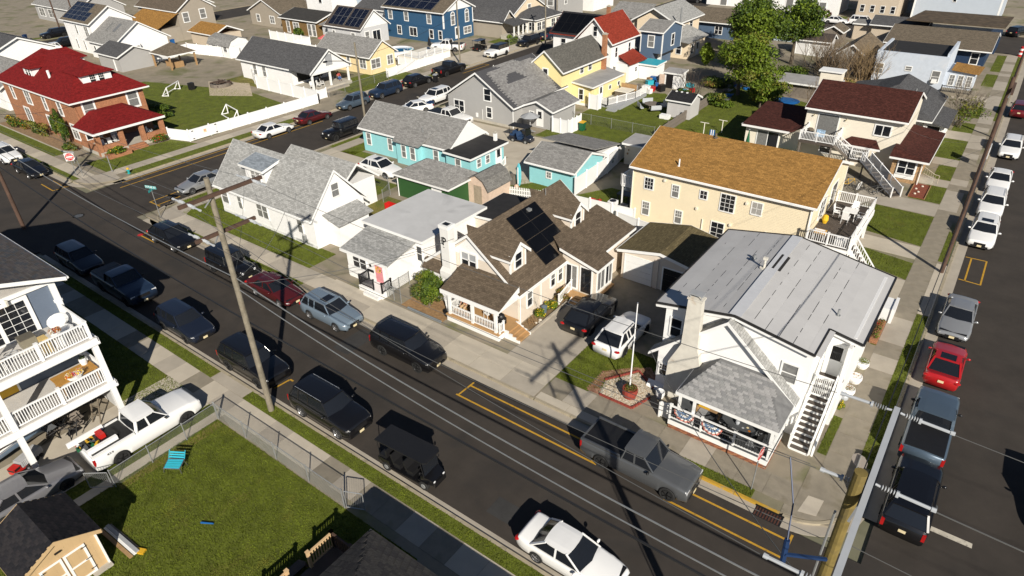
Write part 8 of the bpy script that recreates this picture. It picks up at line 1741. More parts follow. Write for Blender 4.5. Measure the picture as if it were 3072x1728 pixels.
simple('white cottages with dark doors beyond the far street',-62,-41,158,168,3.6,5.5,'x',W_WHITE,R_DGREY,[('-y',-58,.2,1.4,2.2,'one'),('-y',-53,.2,1.6,2.2,'one'),('-y',-48,.2,1.6,2.2,'one'),('-y',-43.5,.2,1.4,2.2,'one')])
simple('white gabled house beside the far parked cars',-40,-33.4,157,166,5.0,7.0,'y',W_WHITE,R_TAUPE,[('-y',-36.5,.2,1.3,2.2,'one')])
simple('low pale roofed garage behind the leafy tree',-45.5,-36.5,132,138,2.8,3.3,'x',W_IVORY,R_FLATW)
H=thing('shed','white shed with dark brown roof inside the white fence','shed',(-28,121,.1));walls(H,-30.6,-25.4,119.4,122.6,.1,2.3,W_WHITE,('x',3.2));gable_roof(H,-30.9,-25.1,119.0,123.0,2.35,3.3,'x',mat('dark_shed_roof',(.05,.04,.035),.9,var=.3))
H=thing('shed','weathered small shed with taupe roof behind the white fence','shed',(-27,133,.1));walls(H,-29.0,-26.0,129.6,133,.1,2.1,WOODG,('y',3.0));gable_roof(H,-29.3,-25.7,129.2,133.4,2.15,3.1,'y',R_TAUPE)
H=thing('shed','collapsing barn with peeling pale gable among the reeds','shed',(-20,112,.1));walls(H,-22.5,-17.8,110.0,120,.1,2.4,mat('peeling_white_board',(.42,.42,.41),.8,var=.3,scale=2,stain=((.14,.12,.1),2,.55,.7)),('y',4.2));gable_roof(H,-22.8,-17.5,109.6,120.4,2.45,4.3,'y',mat('rusty_shingle',(.15,.115,.075),.9,var=.35,scale=2,pat='shingle'))
H=thing('shed','long low shed with corrugated grey roof in the overgrown yard','shed',(-21.5,92,.1));walls(H,-25,-18.2,93.5,96.0,.1,2.0,WOODG);flat_roof(H,[(-25.4,93.0,2.1),(-17.8,93.0,2.1),(-17.8,96.6,2.4),(-25.4,96.6,2.4)],R_ROLLG)
rg=random.Random(31);wm=[W_WHITE,W_GREY,W_TAUPE,W_LBLUE,W_IVORY,W_LGREY,W_SLATE];rm=[R_GREY,R_DGREY,R_TAUPE,R_LGREY,R_BROWN]
adj=['white','grey','taupe','light blue','ivory','pale grey','slate blue'];radj=['grey','dark grey','taupe','light grey','brown']
spots=[(-178,92),(-178,108),(-130,88),(-131,104),(-112,118),(-131,120),(-113,132),(-131,136),(-112,147),(-131,152),(-86,160),(-104,162),(-178,126),(-86,176),(-50,178),(-30,180),(-66+5,192),(-14,184),(-120,170),(-105,182)]
for i,(x,y)in enumerate(spots):
 w,d=rg.uniform(10,14),rg.uniform(8,10);a=i%7;b=(i*3+1)%5;h=3.0 if i%3 else 5.4
 simple('far %s house with %s roof, %s'%(adj[a],radj[b],'at the top edge of the view, number by rank from the left' if False else['behind the taupe house','beyond the solar white house','north of the brown cottage','behind the grey eaved house','past the cream gable house','in the second far row','near the far avenue','by the far cottages','under the top edge','behind the pale blue house','beyond the tan apartments','past the deep blue house','left of the far avenue','north of the white outside stair','behind the far cottages row','behind the white gabled house','along the cross street end','beyond the large pale blue house','in the last far row','at the end of the far row'][i]),x-w/2,x+w/2,y,y+d,h,h+2.4,'x' if i%2 else 'y',wm[a],rm[b],[('-y',x-w*.25,.9,1.0,1.3,'dh'),('-y',x+w*.2,.9,1.4,1.3,'dh2'),('+x',y+d*.5,.9,1.0,1.3,'dh')])
 # parked vehicles
E0,W0,N0,S0=0.0,math.pi,math.pi/2,-math.pi/2
G1='cars parked along the near kerb of the street';G2='cars parked before the houses across the street';G3='cars parked along the right street';G4='cars parked along the cross street'
car('suv',P_NAVY,(-55.7,16.3),E0,'dark blue suv deep in the balcony house shadow, behind the shaded pickup',BRIM,G1)
car('pickup',P_DBLUE,(-48.6,16.35),E0,'dark blue vehicle with light bars in the balcony house shadow, before the navy suv',BRIM,G1,cover=True)
car('suv',P_NAVY,(-40.3,16.25),E0,'navy suv half in the building shadow before the large black suv',BRIM,G1,sunroof=False)
car('bigsuv',P_BLACK,(-32.55,16.3),E0,'large black suv behind the leaning wooden utility pole',BRIM,G1,rails=BLACK,plates=(0,1))
car('bigsuv',P_BLACK,(-25.35,16.25),E0,'black suv with silver wheels and bright roof rails behind the golf cart',ALLOY,G1,rails=CHROME)
golf_cart((-18.8,15.95),0.06,'black six seat golf cart parked at the near kerb',P_BLACK,3)
car('sedan',P_WHITE,(-9.25,16.2),E0,'white sedan parked at the bottom of the street',ALLOY,G1,black_trim=False,plates=(0,0))
car('crossover',P_BLACK,(-53.2,22.75),E0,'black suv parked by the poplar street sign',ALLOY,G2)
o=MB();
car('jeep',P_BLACK,(-44.6,22.75),E0,'black soft top off-road car with spare wheel in front of the white cape',BRIM,G2)
car('sedan',P_MAROON,(-38.85,22.6),E0,'dark maroon sedan between the off-road car and the pale blue suv',ALLOY,G2)
car('suv',P_LBLUE,(-33.1,22.9),E0,'pale blue suv with sunroof opposite the pink door house',ALLOY,G2,sunroof=True)
car('bigsuv',P_BLACK,(-25.75,22.95),E0,'large glossy black suv in front of the beige house',BRIM,G2)
car('pickup',P_GREY,(-9.3,22.8),E0,'grey crew cab pickup parked before the corner house porch',BRIM,G2)
car('crossover',P_BLACK,(-18.35,33.0),N0+.02,'black suv in the driveway beside the beige house',BRIM,None)
car('crossover',P_WHITE,(-15.45,32.2),N0,'white suv with black tail in the driveway by the flagpole lawn',BRIM,None,rails=BLACK)
car('pickup',P_WHITE,(-32.7,9.35),N0,'white pickup with loaded bed in the balcony house drive',BRIM,None,plates=(0,0))
car('sedan',P_GREY2,(-33.15,3.55),N0,'lilac grey sedan behind the white pickup',BRIM,None)
T=thing('toolbox_load','red and yellow power tools piled in the white pickup bed','tools',(-32.7,6.9,1.35));MB().box(-33.3,-32.75,7.2,7.5,1.36,1.62).build('red_case',REDM,T);mb=MB();rg=random.Random(2);[mb.obox((-33.0+rg.uniform(-.4,.5),6.4+rg.uniform(-.4,.6),1.45),(rg.uniform(.08,.2),rg.uniform(-.1,.1),0),(0,.08,0),(0,0,.07),rg.randrange(4))for _ in range(12)];mb.build('tools',[BLACK,YELP,GREENP,DKGREY],T);MB().box(-33.55,-33.45,5.9,7.7,1.36,1.65).box(-32.25,-32.05,6.3,7.8,1.36,1.6).build('white_box',VINYL,T);MB().box(-33.1,-32.3,7.55,7.95,1.36,1.5).build('black_case',BLACK,T)
for s in(1,):
 q=text('4X4','side_lettering',BLACK,[o for o in bpy.data.objects if o.get('label')=='white pickup with loaded bed in the balcony house drive'][0],(-2.25,-1.035,1.12),(math.pi/2,0,0),.2,.003,local=True)
car('bigsuv',P_BLACK,(2.05,28.35),N0,'black suv under the front pole on the right street',BRIM,G3)
car('pickup',P_STEEL,(1.95,34.0),N0,'steel blue pickup with folding bed cover on the right street',BRIM,G3,cover=True)
car('coupe',P_RED,(1.85,40.6),N0,'red coupe between the steel blue pickup and silver sedan',ALLOY,G3,sunroof=True,black_trim=False)
car('sedan',P_SILVER,(1.75,46.3),S0,'silver sedan facing the camera behind the red coupe',ALLOY,G3)
car('suv',P_WHITE,(1.75,61.1),S0,'white suv with sunroof nearest the camera in the white row',ALLOY,G3,sunroof=True)
car('suv',P_WHITE,(1.75,67.6),S0,'white suv in the middle of the white row on the right street',ALLOY,G3,rails=True)
car('sedan',P_WHITE,(1.75,74.2),S0,'white sedan at the back of the white row on the right street',ALLOY,G3)
car('suv',P_WHITE,(1.9,84.6),S0,'white suv beside the second utility pole on the right street',ALLOY,G3,rails=BLACK)
car('suv',paint('wine',(.12,.008,.012)),(1.7,100.8),N0,'wine red suv far up the right street',ALLOY,G3)
car('suv',P_BLACK,(8.3,31.5),S0,'black suv at the right edge of the view',BRIM,G3)
car('sedan',P_SILVER,(-62.4,30.9),S0,'pale silver blue car on the cross street beside the white cape',ALLOY,G4)
car('suv',P_WHITE,(-88.2,23.0),E0,'white suv at the left edge in front of the brick house',ALLOY,None);car('sedan',P_BLACK,(-81.2,22.8),E0,'black sedan in front of the brick house',ALLOY,None)
car('sedan',P_MAROON,(-70.0,51.4),N0,'dark red sedan opposite the black off-road car on the cross street',ALLOY,G4)
car('sedan',P_WHITE,(-69.9,45.3),N0,'white car behind the dark red sedan on the cross street',ALLOY,G4)
car('jeep',P_BLACK,(-62.5,49.3),S0,'black off-road car on the cross street facing the camera',BRIM,G4)
car('suv',P_STEEL,(-70.4,58.3),S0,'steel blue suv beside the street light pole',ALLOY,G4,rails=BLACK);car('bigsuv',P_DBLUE,(-70.7,64.6),S0,'dark blue suv with silver wheels before the columned porch',ALLOY,G4)
car('crossover',P_BLACK,(-70.8,71.3),N0,'black suv in front of the yellow cottage',ALLOY,G4);car('pickup',P_BLACK,(-71.0,78.8),N0,'black pickup with covered bed by the yellow box',BRIM,G4,cover=True)
car('bigsuv',P_WHITE,(-62.5,66.0),S0,'large white suv with black roof glass beside the grey cape',ALLOY,G4,sunroof=True);car('sedan',P_WHITE,(-61.0-.8,61.0),math.pi-.5+.5*0+1.57,'white sedan parked across the kerb near the blue bin',ALLOY,G4)
car('pickup',P_WHITE,(-54.6,60.2),E0,'white pickup in the driveway between turquoise and grey houses',ALLOY,None,cover=True)
car('defender',P_WHITE,(-71.9,91.9),S0,'white off-road car with black roof on the pale driveway',BRIM,G4,roof=P_BLACK)
golf_cart((-76.8,93.5),N0,'black golf cart with red tail lamps before the blue house',P_BLACK,2,roofm=P_DBLUE);car('pickup',P_WHITE,(-82.0,90.8),N0+1.9,'white pickup with dark bed cover beside the pool',ALLOY,None,cover=True)
car('bigsuv',P_BLACK,(-72.2,101.7),S0,'black suv up the cross street facing the camera',BRIM,G4);car('pickup',P_DBLUE,(-72.0,109.0),N0,'dark blue pickup at the far end of the cross street row',ALLOY,G4)
car('crossover',P_STEEL,(-63.2,87.2),N0,'steel blue car half hidden behind the grey cape roof',ALLOY,G4)
golf_cart((-81.6,125.0),.8,'white golf cart beside the light grey two storey house',P_WHITE,2);golf_cart((-43.3,59.5),.05,'dark blue four seat golf cart on the sandy patio',P_NAVY,2,seatm=mat('navy_seat',(.02,.05,.12),.6,var=.1))
car('crossover',P_WHITE,(-49.8,43.7),E0,'white suv in the turquoise house driveway by the green garage',ALLOY,None,sunroof=True)
car('bigsuv',P_BLACK,(-159.0,58.0),S0,'black suv before the banner house',BRIM,None);car('suv',P_BLACK,(-147.8,55.0),S0,'black suv beside the solar white house',BRIM,None);car('suv',P_WHITE,(-144.2,50.5),S0,'white suv peeping over the red brick roof',ALLOY,None)
car('sedan',P_WHITE,(-31.4,148.8),0.0,'white car with hood up beyond the taupe roof',ALLOY,None);car('bigsuv',P_WHITE,(-26.6,149.5),0.0,'white suv under the tan apartments',ALLOY,None);car('suv',P_BLACK,(-2.0,153.0),1.2,'black suv at the far right corner',ALLOY,None);car('suv',P_BLACK,(-66,159),0.3,'black car at the top middle of the street',ALLOY,None)
car('suv',P_DBLUE,(-98.5,112.5-14),0.2,'dark blue suv behind the light grey solar house',ALLOY,None);car('suv',P_NAVY,(-37.5,152.5),1.5,'navy suv by the white gabled house',ALLOY,None);car('suv',paint('wine',(.12,.008,.012)),(-35.0,153.5),1.5,'wine red suv by the white gabled house',ALLOY,None)
for lb,x,y in()and(('silver folding sunshade behind the black suv windscreen',-52.45,22.75),):
 tag(MB().slab([(x+.72,y-.72,1.14),(x+.72,y+.72,1.14),(x+.12,y+.62,1.54),(x+.12,y-.62,1.54)],.02).build('sunshade',mat('sunshade_silver',(.42,.52,.58),.3,metal=.4,var=.2,scale=4),None),lb,'sunshade')
 # utility poles, wires, signs
def upole(label, p, h, r, m, arms=(), name='utility_pole', group='utility poles', top=.75):
 T=thing(name,label,'utility pole',(p[0],p[1],0),group=group);MB().tube((p[0],p[1],-.2),(p[0],p[1],h),r,12,r*top).build('pole',m,T)
 for(z,y0,y1,dx,am,ins)in arms:
  a=MB();a.beam((p[0]+dx,y0,z),(p[0]+dx,y1,z),.14,.17);A=a.build('crossarm',am,T)
  MB().beam((p[0]+dx*.4,p[1]-.5,z-.5),(p[0]+dx,p[1]-.0,z),.05,.05).build('brace',GALV,A)
  for y,sx,l in ins:
   i_=MB();x0=p[0]+dx+sx*.1;i_.tube((x0,y,z+.08),(x0+sx*.12,y,z+.06),.03,6)
   for k in range(5):i_.lathe((0,0,0),[(.03,0),(.075,.01),(.03,.03)],8);n=24;i_.v[-n:]=[(x0+sx*(.14+k*.06)+zz*sx,y+yy,z+.06+xx)for xx,yy,zz in i_.v[-n:]]
   i_.tube((x0+sx*.44,y,z+.05),(x0+sx*l,y,z+.03),.042,7);i_.tube((x0+sx*(l-.05),y,z+.03),(x0+sx*(l+.05),y,z+.03),.058,7);i_.tube((x0+sx*.44,y,z+.04),(x0+sx*.5,y,z+.04),.085,7);i_.build('insulator',INSUL,A)
 return T
PA=upole('tall treated pole with long grey arm at the bottom right corner',(-.1,12.9),14.5,.19,WOODY,[(13.9,9.6,16.4,.24,INSUL,[(16.2,-1,1.2),(16.2,1,1.2),(13.1,-1,.9),(13.3,1,1.2),(10.0,-1,1.2)])])
MB().tube((-.32,12.75,.2),(-.32,12.75,13.2),.03,6).build('conduit',GALV,PA);MB().beam((-.15,12.7,11.6),(-1.0,12.0,11.9),.07,.07).tube((-1.0,12.0,11.5),(-1.05,12.1,12.3),.07,8).path([(-1.05,12.1,12.3),(-1.2,12.6,13.0),(-1.6,13.1,13.9)],.02,5).build('fuse_cutout',NAVY,PA)
upole('leaning weathered pole with two wooden crossarms across from the pink door house',(-28.7,14.55),14.4,.17,WOODP,[(13.6,12.8,17.2,.22,WOODB,[(16.6,-1,1.0),(16.6,1,1.0),(13.2,-1,1.0),(13.2,1,1.0)]),(11.5,13.3,16.6,-.22,WOODB,[(16.2,-1,.9),(16.2,1,.9),(13.6,-1,.9),(13.6,1,.9)])])
upole('dark brown pole in the intersection shadow at the left edge',(-67.3,16.5),12.5,.17,WOODB,[(11.8,14.8,18.4,.2,WOODB,[(18.0,1,.8),(15.0,1,.8)])])
PR_=upole('dark brown pole on the kerb beside the pale driveway apron',(-.02,53.3),14.5,.16,WOODB,[(13.8,51.9,54.7,.2,WOODB,[])])
upole('second brown pole on the right street beside the white suv',(.05,89.4),13.5,.16,WOODB,[(12.8,88,90.8,.2,WOODB,[])])
upole('grey pole on the cross street beside the turquoise house roof',(-65.8,56.1),9.2,.15,WOODP);upole('grey pole before the deep blue house',(-73.6,84.3),9.6,.14,WOODP);upole('grey pole with a small transformer far up the cross street',(-69.5,103.1),9.5,.14,WOODP,[(8.8,102.2,104.0,.2,WOODB,[])]);upole('brown pole behind the white golf cart',(-80.2,123.2),8.5,.14,WOODP)
upole('dark brown pole before the banner house',(-162.0,60.5),9.0,.16,WOODB);upole('dark brown pole with long metal arm near the solar white house',(-152.0,60.0),9.5,.16,WOODB)
T=thing('street_light','black cobra head street light reaching over the cross street','street light',(-65.8,56.1,6.8));MB().path([(-65.7,56.0,6.5),(-66.6,54.6,7.2),(-67.4,53.0,7.4)],.04,6).build('arm',BLACK,T);MB().ell((-67.6,52.7,7.35),.2,.4,.12,8,5).build('lamp_head',BLACK,T)
def wire(label, a, b, sag=.5, r=.016, m=WIRE, n=14, group='overhead wires along the street'):
 mb=MB();P=[]
 for i in range(n+1):
  t=i/n;P.append((a[0]+(b[0]-a[0])*t,a[1]+(b[1]-a[1])*t,a[2]+(b[2]-a[2])*t-sag*4*t*(1-t)))
 mb.path(P,r,4,0);o=mb.build('overhead_wire',m,None);return tag(o,label,'wire',group)
ends=[((-1.3,16.2,13.9),(-27.4,16.6,13.6),'bare wire from the far tip of the grey arm to the upper crossarm'),((-1.0,13.1,13.9),(-27.4,13.2,13.6),'bare wire from the big pole to the near end of the upper crossarm'),((-1.2,10.0,13.9),(-27.4,13.0,13.5),'bare wire from the near tip of the grey arm to the upper crossarm'),((-1.3,15.0,12.2),(-27.6,16.2,11.5),'bare wire reaching the far end of the lower crossarm'),((-.2,12.9,12.0),(-27.6,13.6,11.5),'bare wire reaching the near end of the lower crossarm'),((-29.9,16.6,13.6),(-66.4,18.0,11.8),'bare wire from the upper crossarm to the brown pole, far side'),((-29.9,13.2,13.6),(-66.4,15.0,11.8),'bare wire from the upper crossarm to the brown pole, near side'),((-29.9,16.2,11.5),(-66.4,17.8,11.0),'bare wire from the lower crossarm to the brown pole, far side'),((-29.9,13.6,11.5),(-66.4,15.2,10.9),'bare wire from the lower crossarm to the brown pole, near side')]
for a,b,lb in ends:wire(lb,a,b,.45,.010)
wire('thick black cable bundle low along the near side of the street',(30,14.6,6.3),(-28.7,14.75,6.1),.3,.05,WIREK);wire('thick black cable bundle from the leaning pole to the brown pole',(-28.7,14.75,6.1),(-67.2,16.6,6.0),.4,.045,WIREK);wire('thick grey cable strung between big pole and leaning pole',(-.1,13.1,9.3),(-28.6,14.6,9.0),.6,.028,GALV);wire('second thick grey cable just beneath the first between the two near poles',(-.1,13.1,8.6),(-28.6,14.6,8.3),.6,.024,GALV);wire('thick grey cable strung from leaning pole to the brown pole',(-28.8,14.6,9.0),(-67.2,16.5,8.6),.6,.026,GALV);wire('lower grey cable strung from leaning pole to the brown pole',(-28.8,14.6,8.2),(-67.2,16.5,7.9),.6,.02,WIREK)
wire('bare wire running off the right edge from the far tip of the grey arm',(1.4,16.2,13.9),(34,16.4,13.8),.4,.010);wire('bare wire running off the right edge from the big pole top',(1.4,13.3,13.9),(34,13.4,13.8),.4,.016);wire('bare wire running off the right edge from the near tip of the grey arm',(.5,10.0,13.9),(34,10.2,13.8),.4,.010);wire('lowest bare wire running off the right edge',(.1,12.9,12.2),(34,13.0,12.1),.4,.010)
wire('dark cable along the right street between its two poles',(-.02,53.3,10.5),(.05,89.4,9.8),.7,.03,WIREK);wire('grey cable from the big pole to the pole by the driveway apron',(-.1,13.0,11.2),(-.02,53.2,10.6),.8,.024,WIREK);wire('thin wire from the big pole to the pole by the driveway apron',(.1,13.0,13.8),(.1,53.2,13.6),.6,.010)
wire('service wire from the leaning pole to the beige house gable',(-28.6,14.7,8.6),(-27.0,29.2,5.4),.5,.015);wire('service wire from the leaning pole to the white cape',(-28.8,14.7,8.8),(-45.5,28.9,2.7),.6,.015);wire('service wire from the big pole to the corner house gable tip',(-.2,13.0,9.8),(-12.1,28.9,2.75),.6,.015);wire('thin black service wire to the white cape dormer',(-28.8,14.7,9.1),(-51.5,29.7,5.0),.6,.013,WIREK);wire('dark cable over the cross street past the street light',(-65.8,56.1,7.4),(-73.6,84.3,7.6),.5,.02,WIREK);wire('service wire to the yellow cottage',(-65.8,56.1,7.8),(-80.5,73.5,4.2),.4,.010)
wire('service wire from the apron pole to the cream house',(-.02,53.3,9.9),(-8.9,51.0,4.8),.4,.010);wire('service wire from the apron pole to the maroon house',(-.02,53.4,10.2),(-7.2,72.0,4.9),.6,.010)
wire('dark wire over the brick house corner',(-67.3,16.6,10.5),(-84.5,30.3,5.0),.5,.02,WIREK);wire('thin wire toward the far left along the street',(-67.3,16.5,11.6),(-115,17.5,11.4),.6,.018,WIREK)
SIGNR=mat('sign_red',(.50,.02,.02),.4,var=.04);SIGNT=mat('sign_teal',(.01,.33,.34),.4,var=.04);SIGNB=mat('sign_back',(.50,.44,.38),.5,var=.06)
def octa(mb, c, n, r, t, m=0):
 c=Vector(c);n=Vector(n).normalized();u=Vector((0,0,1)).cross(n).normalized();v=n.cross(u)
 P=[c+u*r*math.cos(math.pi*(k+.5)/4)+v*r*math.sin(math.pi*(k+.5)/4)for k in range(8)]
 mb.add([p+n*t for p in P]+P,[tuple(range(8)),tuple(reversed(range(8,16)))]+[(k,8+k,8+(k+1)%8,(k+1)%8)for k in range(8)],m)
 return u,v,n
def signrot(n):
 n=Vector(n).normalized();u=Vector((0,0,1)).cross(n).normalized();return Matrix((u,n.cross(u),n)).transposed().to_euler()
def stop(label, p, n, h=2.95, sx=1):
 T=thing('stop_sign',label,'stop sign',(p[0],p[1],.1));MB().tube((p[0],p[1],.05),(p[0],p[1],h),.03,7).build('post',GALV,T);nn=Vector(n).normalized();c=Vector((p[0],p[1],h-.38))+nn*.045
 mb=MB();octa(mb,c,nn,.40,.006,0);mb.build('plate',[SIGNB],T);mb=MB();octa(mb,c+nn*.007,nn,.395,.002);mb.build('border',WHITE,T);mb=MB();octa(mb,c+nn*.010,nn,.365,.002);mb.build('face',SIGNR,T)
 text('STOP','lettering',WHITE,T,c+nn*.0145,signrot(nn),.29,.001,sx=.85,thick=.006);return T
stop('red stop sign seen nearly edge on at the corner house porch',(-4.33,24.8),(.99,-.10,0));stop('stop sign seen from behind under the big pole',(-.45,27.1),(.35,.94,0),2.8)
T=thing('do_not_enter_sign','square white and red do not enter sign before the brick house','sign',(-76.3,25.1,.1));n_=Vector((.85,-.52,0)).normalized();c=Vector((-76.3,25.1,2.2))+n_*.05;MB().tube((-76.3,25.1,.05),(-76.3,25.1,2.75),.035,6).build('post',GALV,T)
u_=Vector((0,0,1)).cross(n_).normalized();v_=Vector((0,0,1));MB().obox(c,u_*.42,v_*.42,n_*.006).build('plate',WHITE,T);mb=MB();P=[c+n_*.008+u_*.39*math.cos(a)+v_*.39*math.sin(a)for a in np.linspace(0,2*math.pi,25)[:-1]];mb.add(P,[tuple(range(24))]);mb.build('red_disc',SIGNR,T);MB().obox(c+n_*.011,u_*.3,v_*.07,n_*.001).build('white_bar',WHITE,T);text('DO NOT','lettering',WHITE,T,c+n_*.012+v_*.2,signrot(n_),.17,.001);text('ENTER','lettering',WHITE,T,c+n_*.012-v_*.2,signrot(n_),.17,.001)
MB().obox((-76.3,25.1,2.72),(.75,.28,0),(-.005,.012,0),(0,0,.09)).build('street_name_blade',GREYP,T)
for lb,x,y,z,dx,dy in(('grey one way arrow plate edge on beside the do not enter sign',-75.5,25.4,2.1,.6,-.4),):
 T=thing('one_way_sign',lb,'sign',(x,y,.1));MB().tube((x,y,.05),(x,y,2.2),.03,6).build('post',GALV,T);MB().obox((x+.3,y-.2,z),(dx,dy,0),(.006,.01,0),(0,0,.14)).build('plate',INSUL,T)
T=thing('street_name_sign','teal street name sign reading POPLAR at the white cape corner','street sign',(-58.87,24.66,.1));MB().tube((-58.87,24.66,.05),(-58.87,24.66,3.0),.03,7).build('post',GALV,T)
n_=Vector((.30,-.95,0)).normalized();u_=Vector((0,0,1)).cross(n_).normalized();c=Vector((-58.87,24.66,3.12));MB().obox(c,u_*.62,(0,0,.13),n_*.012).build('blade',SIGNT,T);MB().obox(c+n_*.013,u_*.60,(0,0,.115),n_*.001,0).obox(c+n_*.0145,u_*.585,(0,0,.10),n_*.001,1).build('blade_border',[WHITE,SIGNT],T);text('POPLAR AV','lettering',WHITE,T,c+n_*.017,signrot(n_),.23,.001,sx=.92,thick=.004)
mb=MB();n2=Vector((.85,.52,0));u2=Vector((0,0,1)).cross(n2).normalized();mb.obox(c-Vector((0,0,.25)),u2*.45,(0,0,.11),n2*.012);mb.build('second_blade',SIGNT,T)
T=thing('fire_hydrant','yellow topped teal fire hydrant on the far corner verge','hydrant',(-72.2,28.6,.1));mb=MB();mb.lathe((-72.2,28.6,.1),[(.16,0),(.16,.05),(.11,.08),(.11,.5),(.14,.52)],10);[mb.tube((-72.2,28.6,.45),(-72.2+dx,28.6+dy,.45),.05,7)for dx,dy in((.2,0),(-.2,0),(0,-.2))];mb.build('barrel',SIGNT,T);MB().ell((-72.2,28.6,.62),.14,.14,.14,10,6).build('bonnet',YELP,T)
T=thing('marker_post','thin grey marker post on the brick house corner lawn','post',(-74.15,27.8,.1));MB().tube((-74.15,27.8,.1),(-74.15,27.8,1.9),.05,7).build('post',GALV,T)
T=thing('storm_drain','rusty storm drain grate at the yellow kerb','drain',(-3.1,23.75,.01));
for k in range(9):MB().box(-3.75+k*.135,-3.68+k*.135,23.48,24.05,.006,.02).build('grate_bar',mat('rusty_iron',(.075,.03,.02),.8,var=.3,scale=6),T)
MB().box(-3.8,-2.5,23.45,24.06,.0,.007).build('drain_pit',BLACK,T);MB().box(-3.82,-2.48,24.03,24.058,.02,.12).build('inlet',BLACK,T)
T=thing('traffic_barrel','orange and white striped traffic barrel at the far right pavement','traffic barrel',(-.3,134.9,.1))
for k in range(5):MB().lathe((-.3,134.9,.1+k*.3),[(.42-.03*k,0),(.40-.03*k,.3),(.01,.301)],12).build('band',[REDM,WHITE][k%2],T)
def bin_(label, p, m, rz=0, h=1.05, lidm=None):
 T=thing('wheelie_bin',label,'bin',(p[0],p[1],.1),rz,'wheeled rubbish bins',local=True);MB().add([(x*s,y*s,z)for z,s in((.08,.8),(h,1.0))for x,y in((-.3,-.33),(.3,-.33),(.3,.33),(-.3,.33))],[(3,2,1,0),(4,5,6,7),(0,1,5,4),(1,2,6,5),(2,3,7,6),(3,0,4,7)]).build('bin_body',m,T);MB().slab([(-.33,-.37,h+.03),(.33,-.37,h+.03),(.33,.36,h+.09),(-.33,.36,h+.09)],.05).build('lid',lidm or m,T)
 for x in(-.28,.28):MB().tube((x-.03,.33,.12),(x+.03,.33,.12),.12,8).build('wheel',RUBBER,T)
bin_('dark blue wheeled bin between the white sedan and the grey cape',(-60.4,62.8),NAVY);bin_('black bin with its white lid at the kerb by the black pickup',(-69.3,73.6),BLACK,.3,lidm=GREYP);bin_('blue bin at the kerb before the banner house',(-160.5,53.2),NAVY,.4);bin_('blue bin against the taupe house wall',(-129.4,66.5),BLUEM);bin_('green bin with yellow lid beside the shower enclosure',(-39.4,66.4),GREENP,lidm=YELP);bin_('blue bin behind the blue car up the cross street',(-61.8,90.5),BLUEM,.2)
barrel('white tub with green plant nearest the long outside stair top',(-2.18,38.0,.1),.36,.42,VINYL,[LEAF[0],LEAF[3]],51,dens=300);barrel('white tub with dry soil in the middle of the stair row',(-2.2,36.3,.1),.36,.45,VINYL,[CEDAR],52,dens=60);barrel('white tub with dead stems at the foot end of the stair row',(-2.25,34.9,.1),.34,.45,VINYL,[CEDAR,LEAF[3]],53,dens=160)
T=thing('statue','weathered white garden figure beside the tubs','statue',(-2.3,34.2,.1));MB().ell((-2.3,34.2,.3),.2,.18,.22,8,6).ell((-2.3,34.15,.58),.11,.11,.12,8,6).build('figure',INSUL,T)
bush('yellow flowers at the foot of the outside stair',(-2.3,33.4,.1),(.2,.5,.18),300,LEAF[:2],54,.05,'daffodils',None,'flowers',[DAFF],70)
T=thing('box_planter','brick sided planting trough along the corner house wall','planter',(-2.2,42.2,.1));MB().box(-2.42,-1.97,40.9,43.6,.08,.42).build('trough',W_BRICK,T);leaf_cloud('plant',T,[(-2.2,41.3+i*.5,.5,.2,.25,.2)for i in range(5)],420,.05,LEAF[:4]+[REDM],55)
T=thing('fence_panel','short white solid panel between corner house and pavement','panel',(-2.0,45.0,.1));MB().box(-2.6,-1.9,44.0,45.6,.1,1.1).build('panel',VINYL,T);MB().box(-1.9,-1.72,43.9,45.7,.1,1.2).build('post',VINYL,T)
T=thing('mailbox','white panel sign hung beside the second utility pole','sign',(.1,79.2,.1));MB().box(.05,.25,78.0,79.4,1.2,2.4).build('panel',VINYL,T);MB().tube((.15,78.1,.1),(.15,78.1,1.2),.03,6).tube((.15,79.3,.1),(.15,79.3,1.2),.03,6).build('post',GALV,T)
# fences
fence('white vinyl fence between the turquoise shed and the cream house',[(-30.2,50.0),(-30.4,56.5),(-31.2,61.8)],1.75,every=2.2);fence('white vinyl fence behind the beige house',[(-29.0,46.9),(-22.6,47.3)],1.6,every=2.1);fence('white vinyl fence from the beige rear wing to the cream house',[(-24.0,46.8),(-19.6,46.2)],1.2,every=2.1)
fence('grey weathered board fence across the back lawns',[(-30.7,68.9),(-31.1,85.8)],1.3,WOODG,2.4,'board_fence',boards=.16,capz=.01)
fence('white vinyl fence around the brick house lawn, street side',[(-78.9,37.0),(-76.0,37.9),(-75.4,56.6)],1.35,every=2.5);fence('tall white vinyl fence at the far side of the brick house lawn',[(-75.4,56.6),(-89.5,56.8),(-108,66.8)],1.75,every=2.6);fence('tall white vinyl fence along the back of the brick house lawn',[(-108,66.8),(-120.5,64.3)],1.75,every=2.6);fence('white vinyl fence behind the brick house with pointed posts',[(-118.7,50.5),(-119,58),(-120.5,64.3)],1.7,every=2.6)
T=thing('gate','wide white gate with black hinges and a notice in the brick house fence','gate',(-76,38.6,.1));MB().box(-75.85,-75.78,38.2,41.4,.2,1.45).build('leaf',VINYL,T);mb=MB();[mb.box(-75.77,-75.74,y,y+.25,z,z+.08)for y in(38.2,41.2)for z in(.35,1.25)];mb.build('hinge',BLACK,T);MB().box(-75.775,-75.765,39.7,40.1,.75,1.15).build('notice',PLATE,T);MB().box(-75.764,-75.76,39.8,40.0,.9,1.08).build('notice_print',mat('faded_red',(.6,.25,.2),.6,var=.2),T)
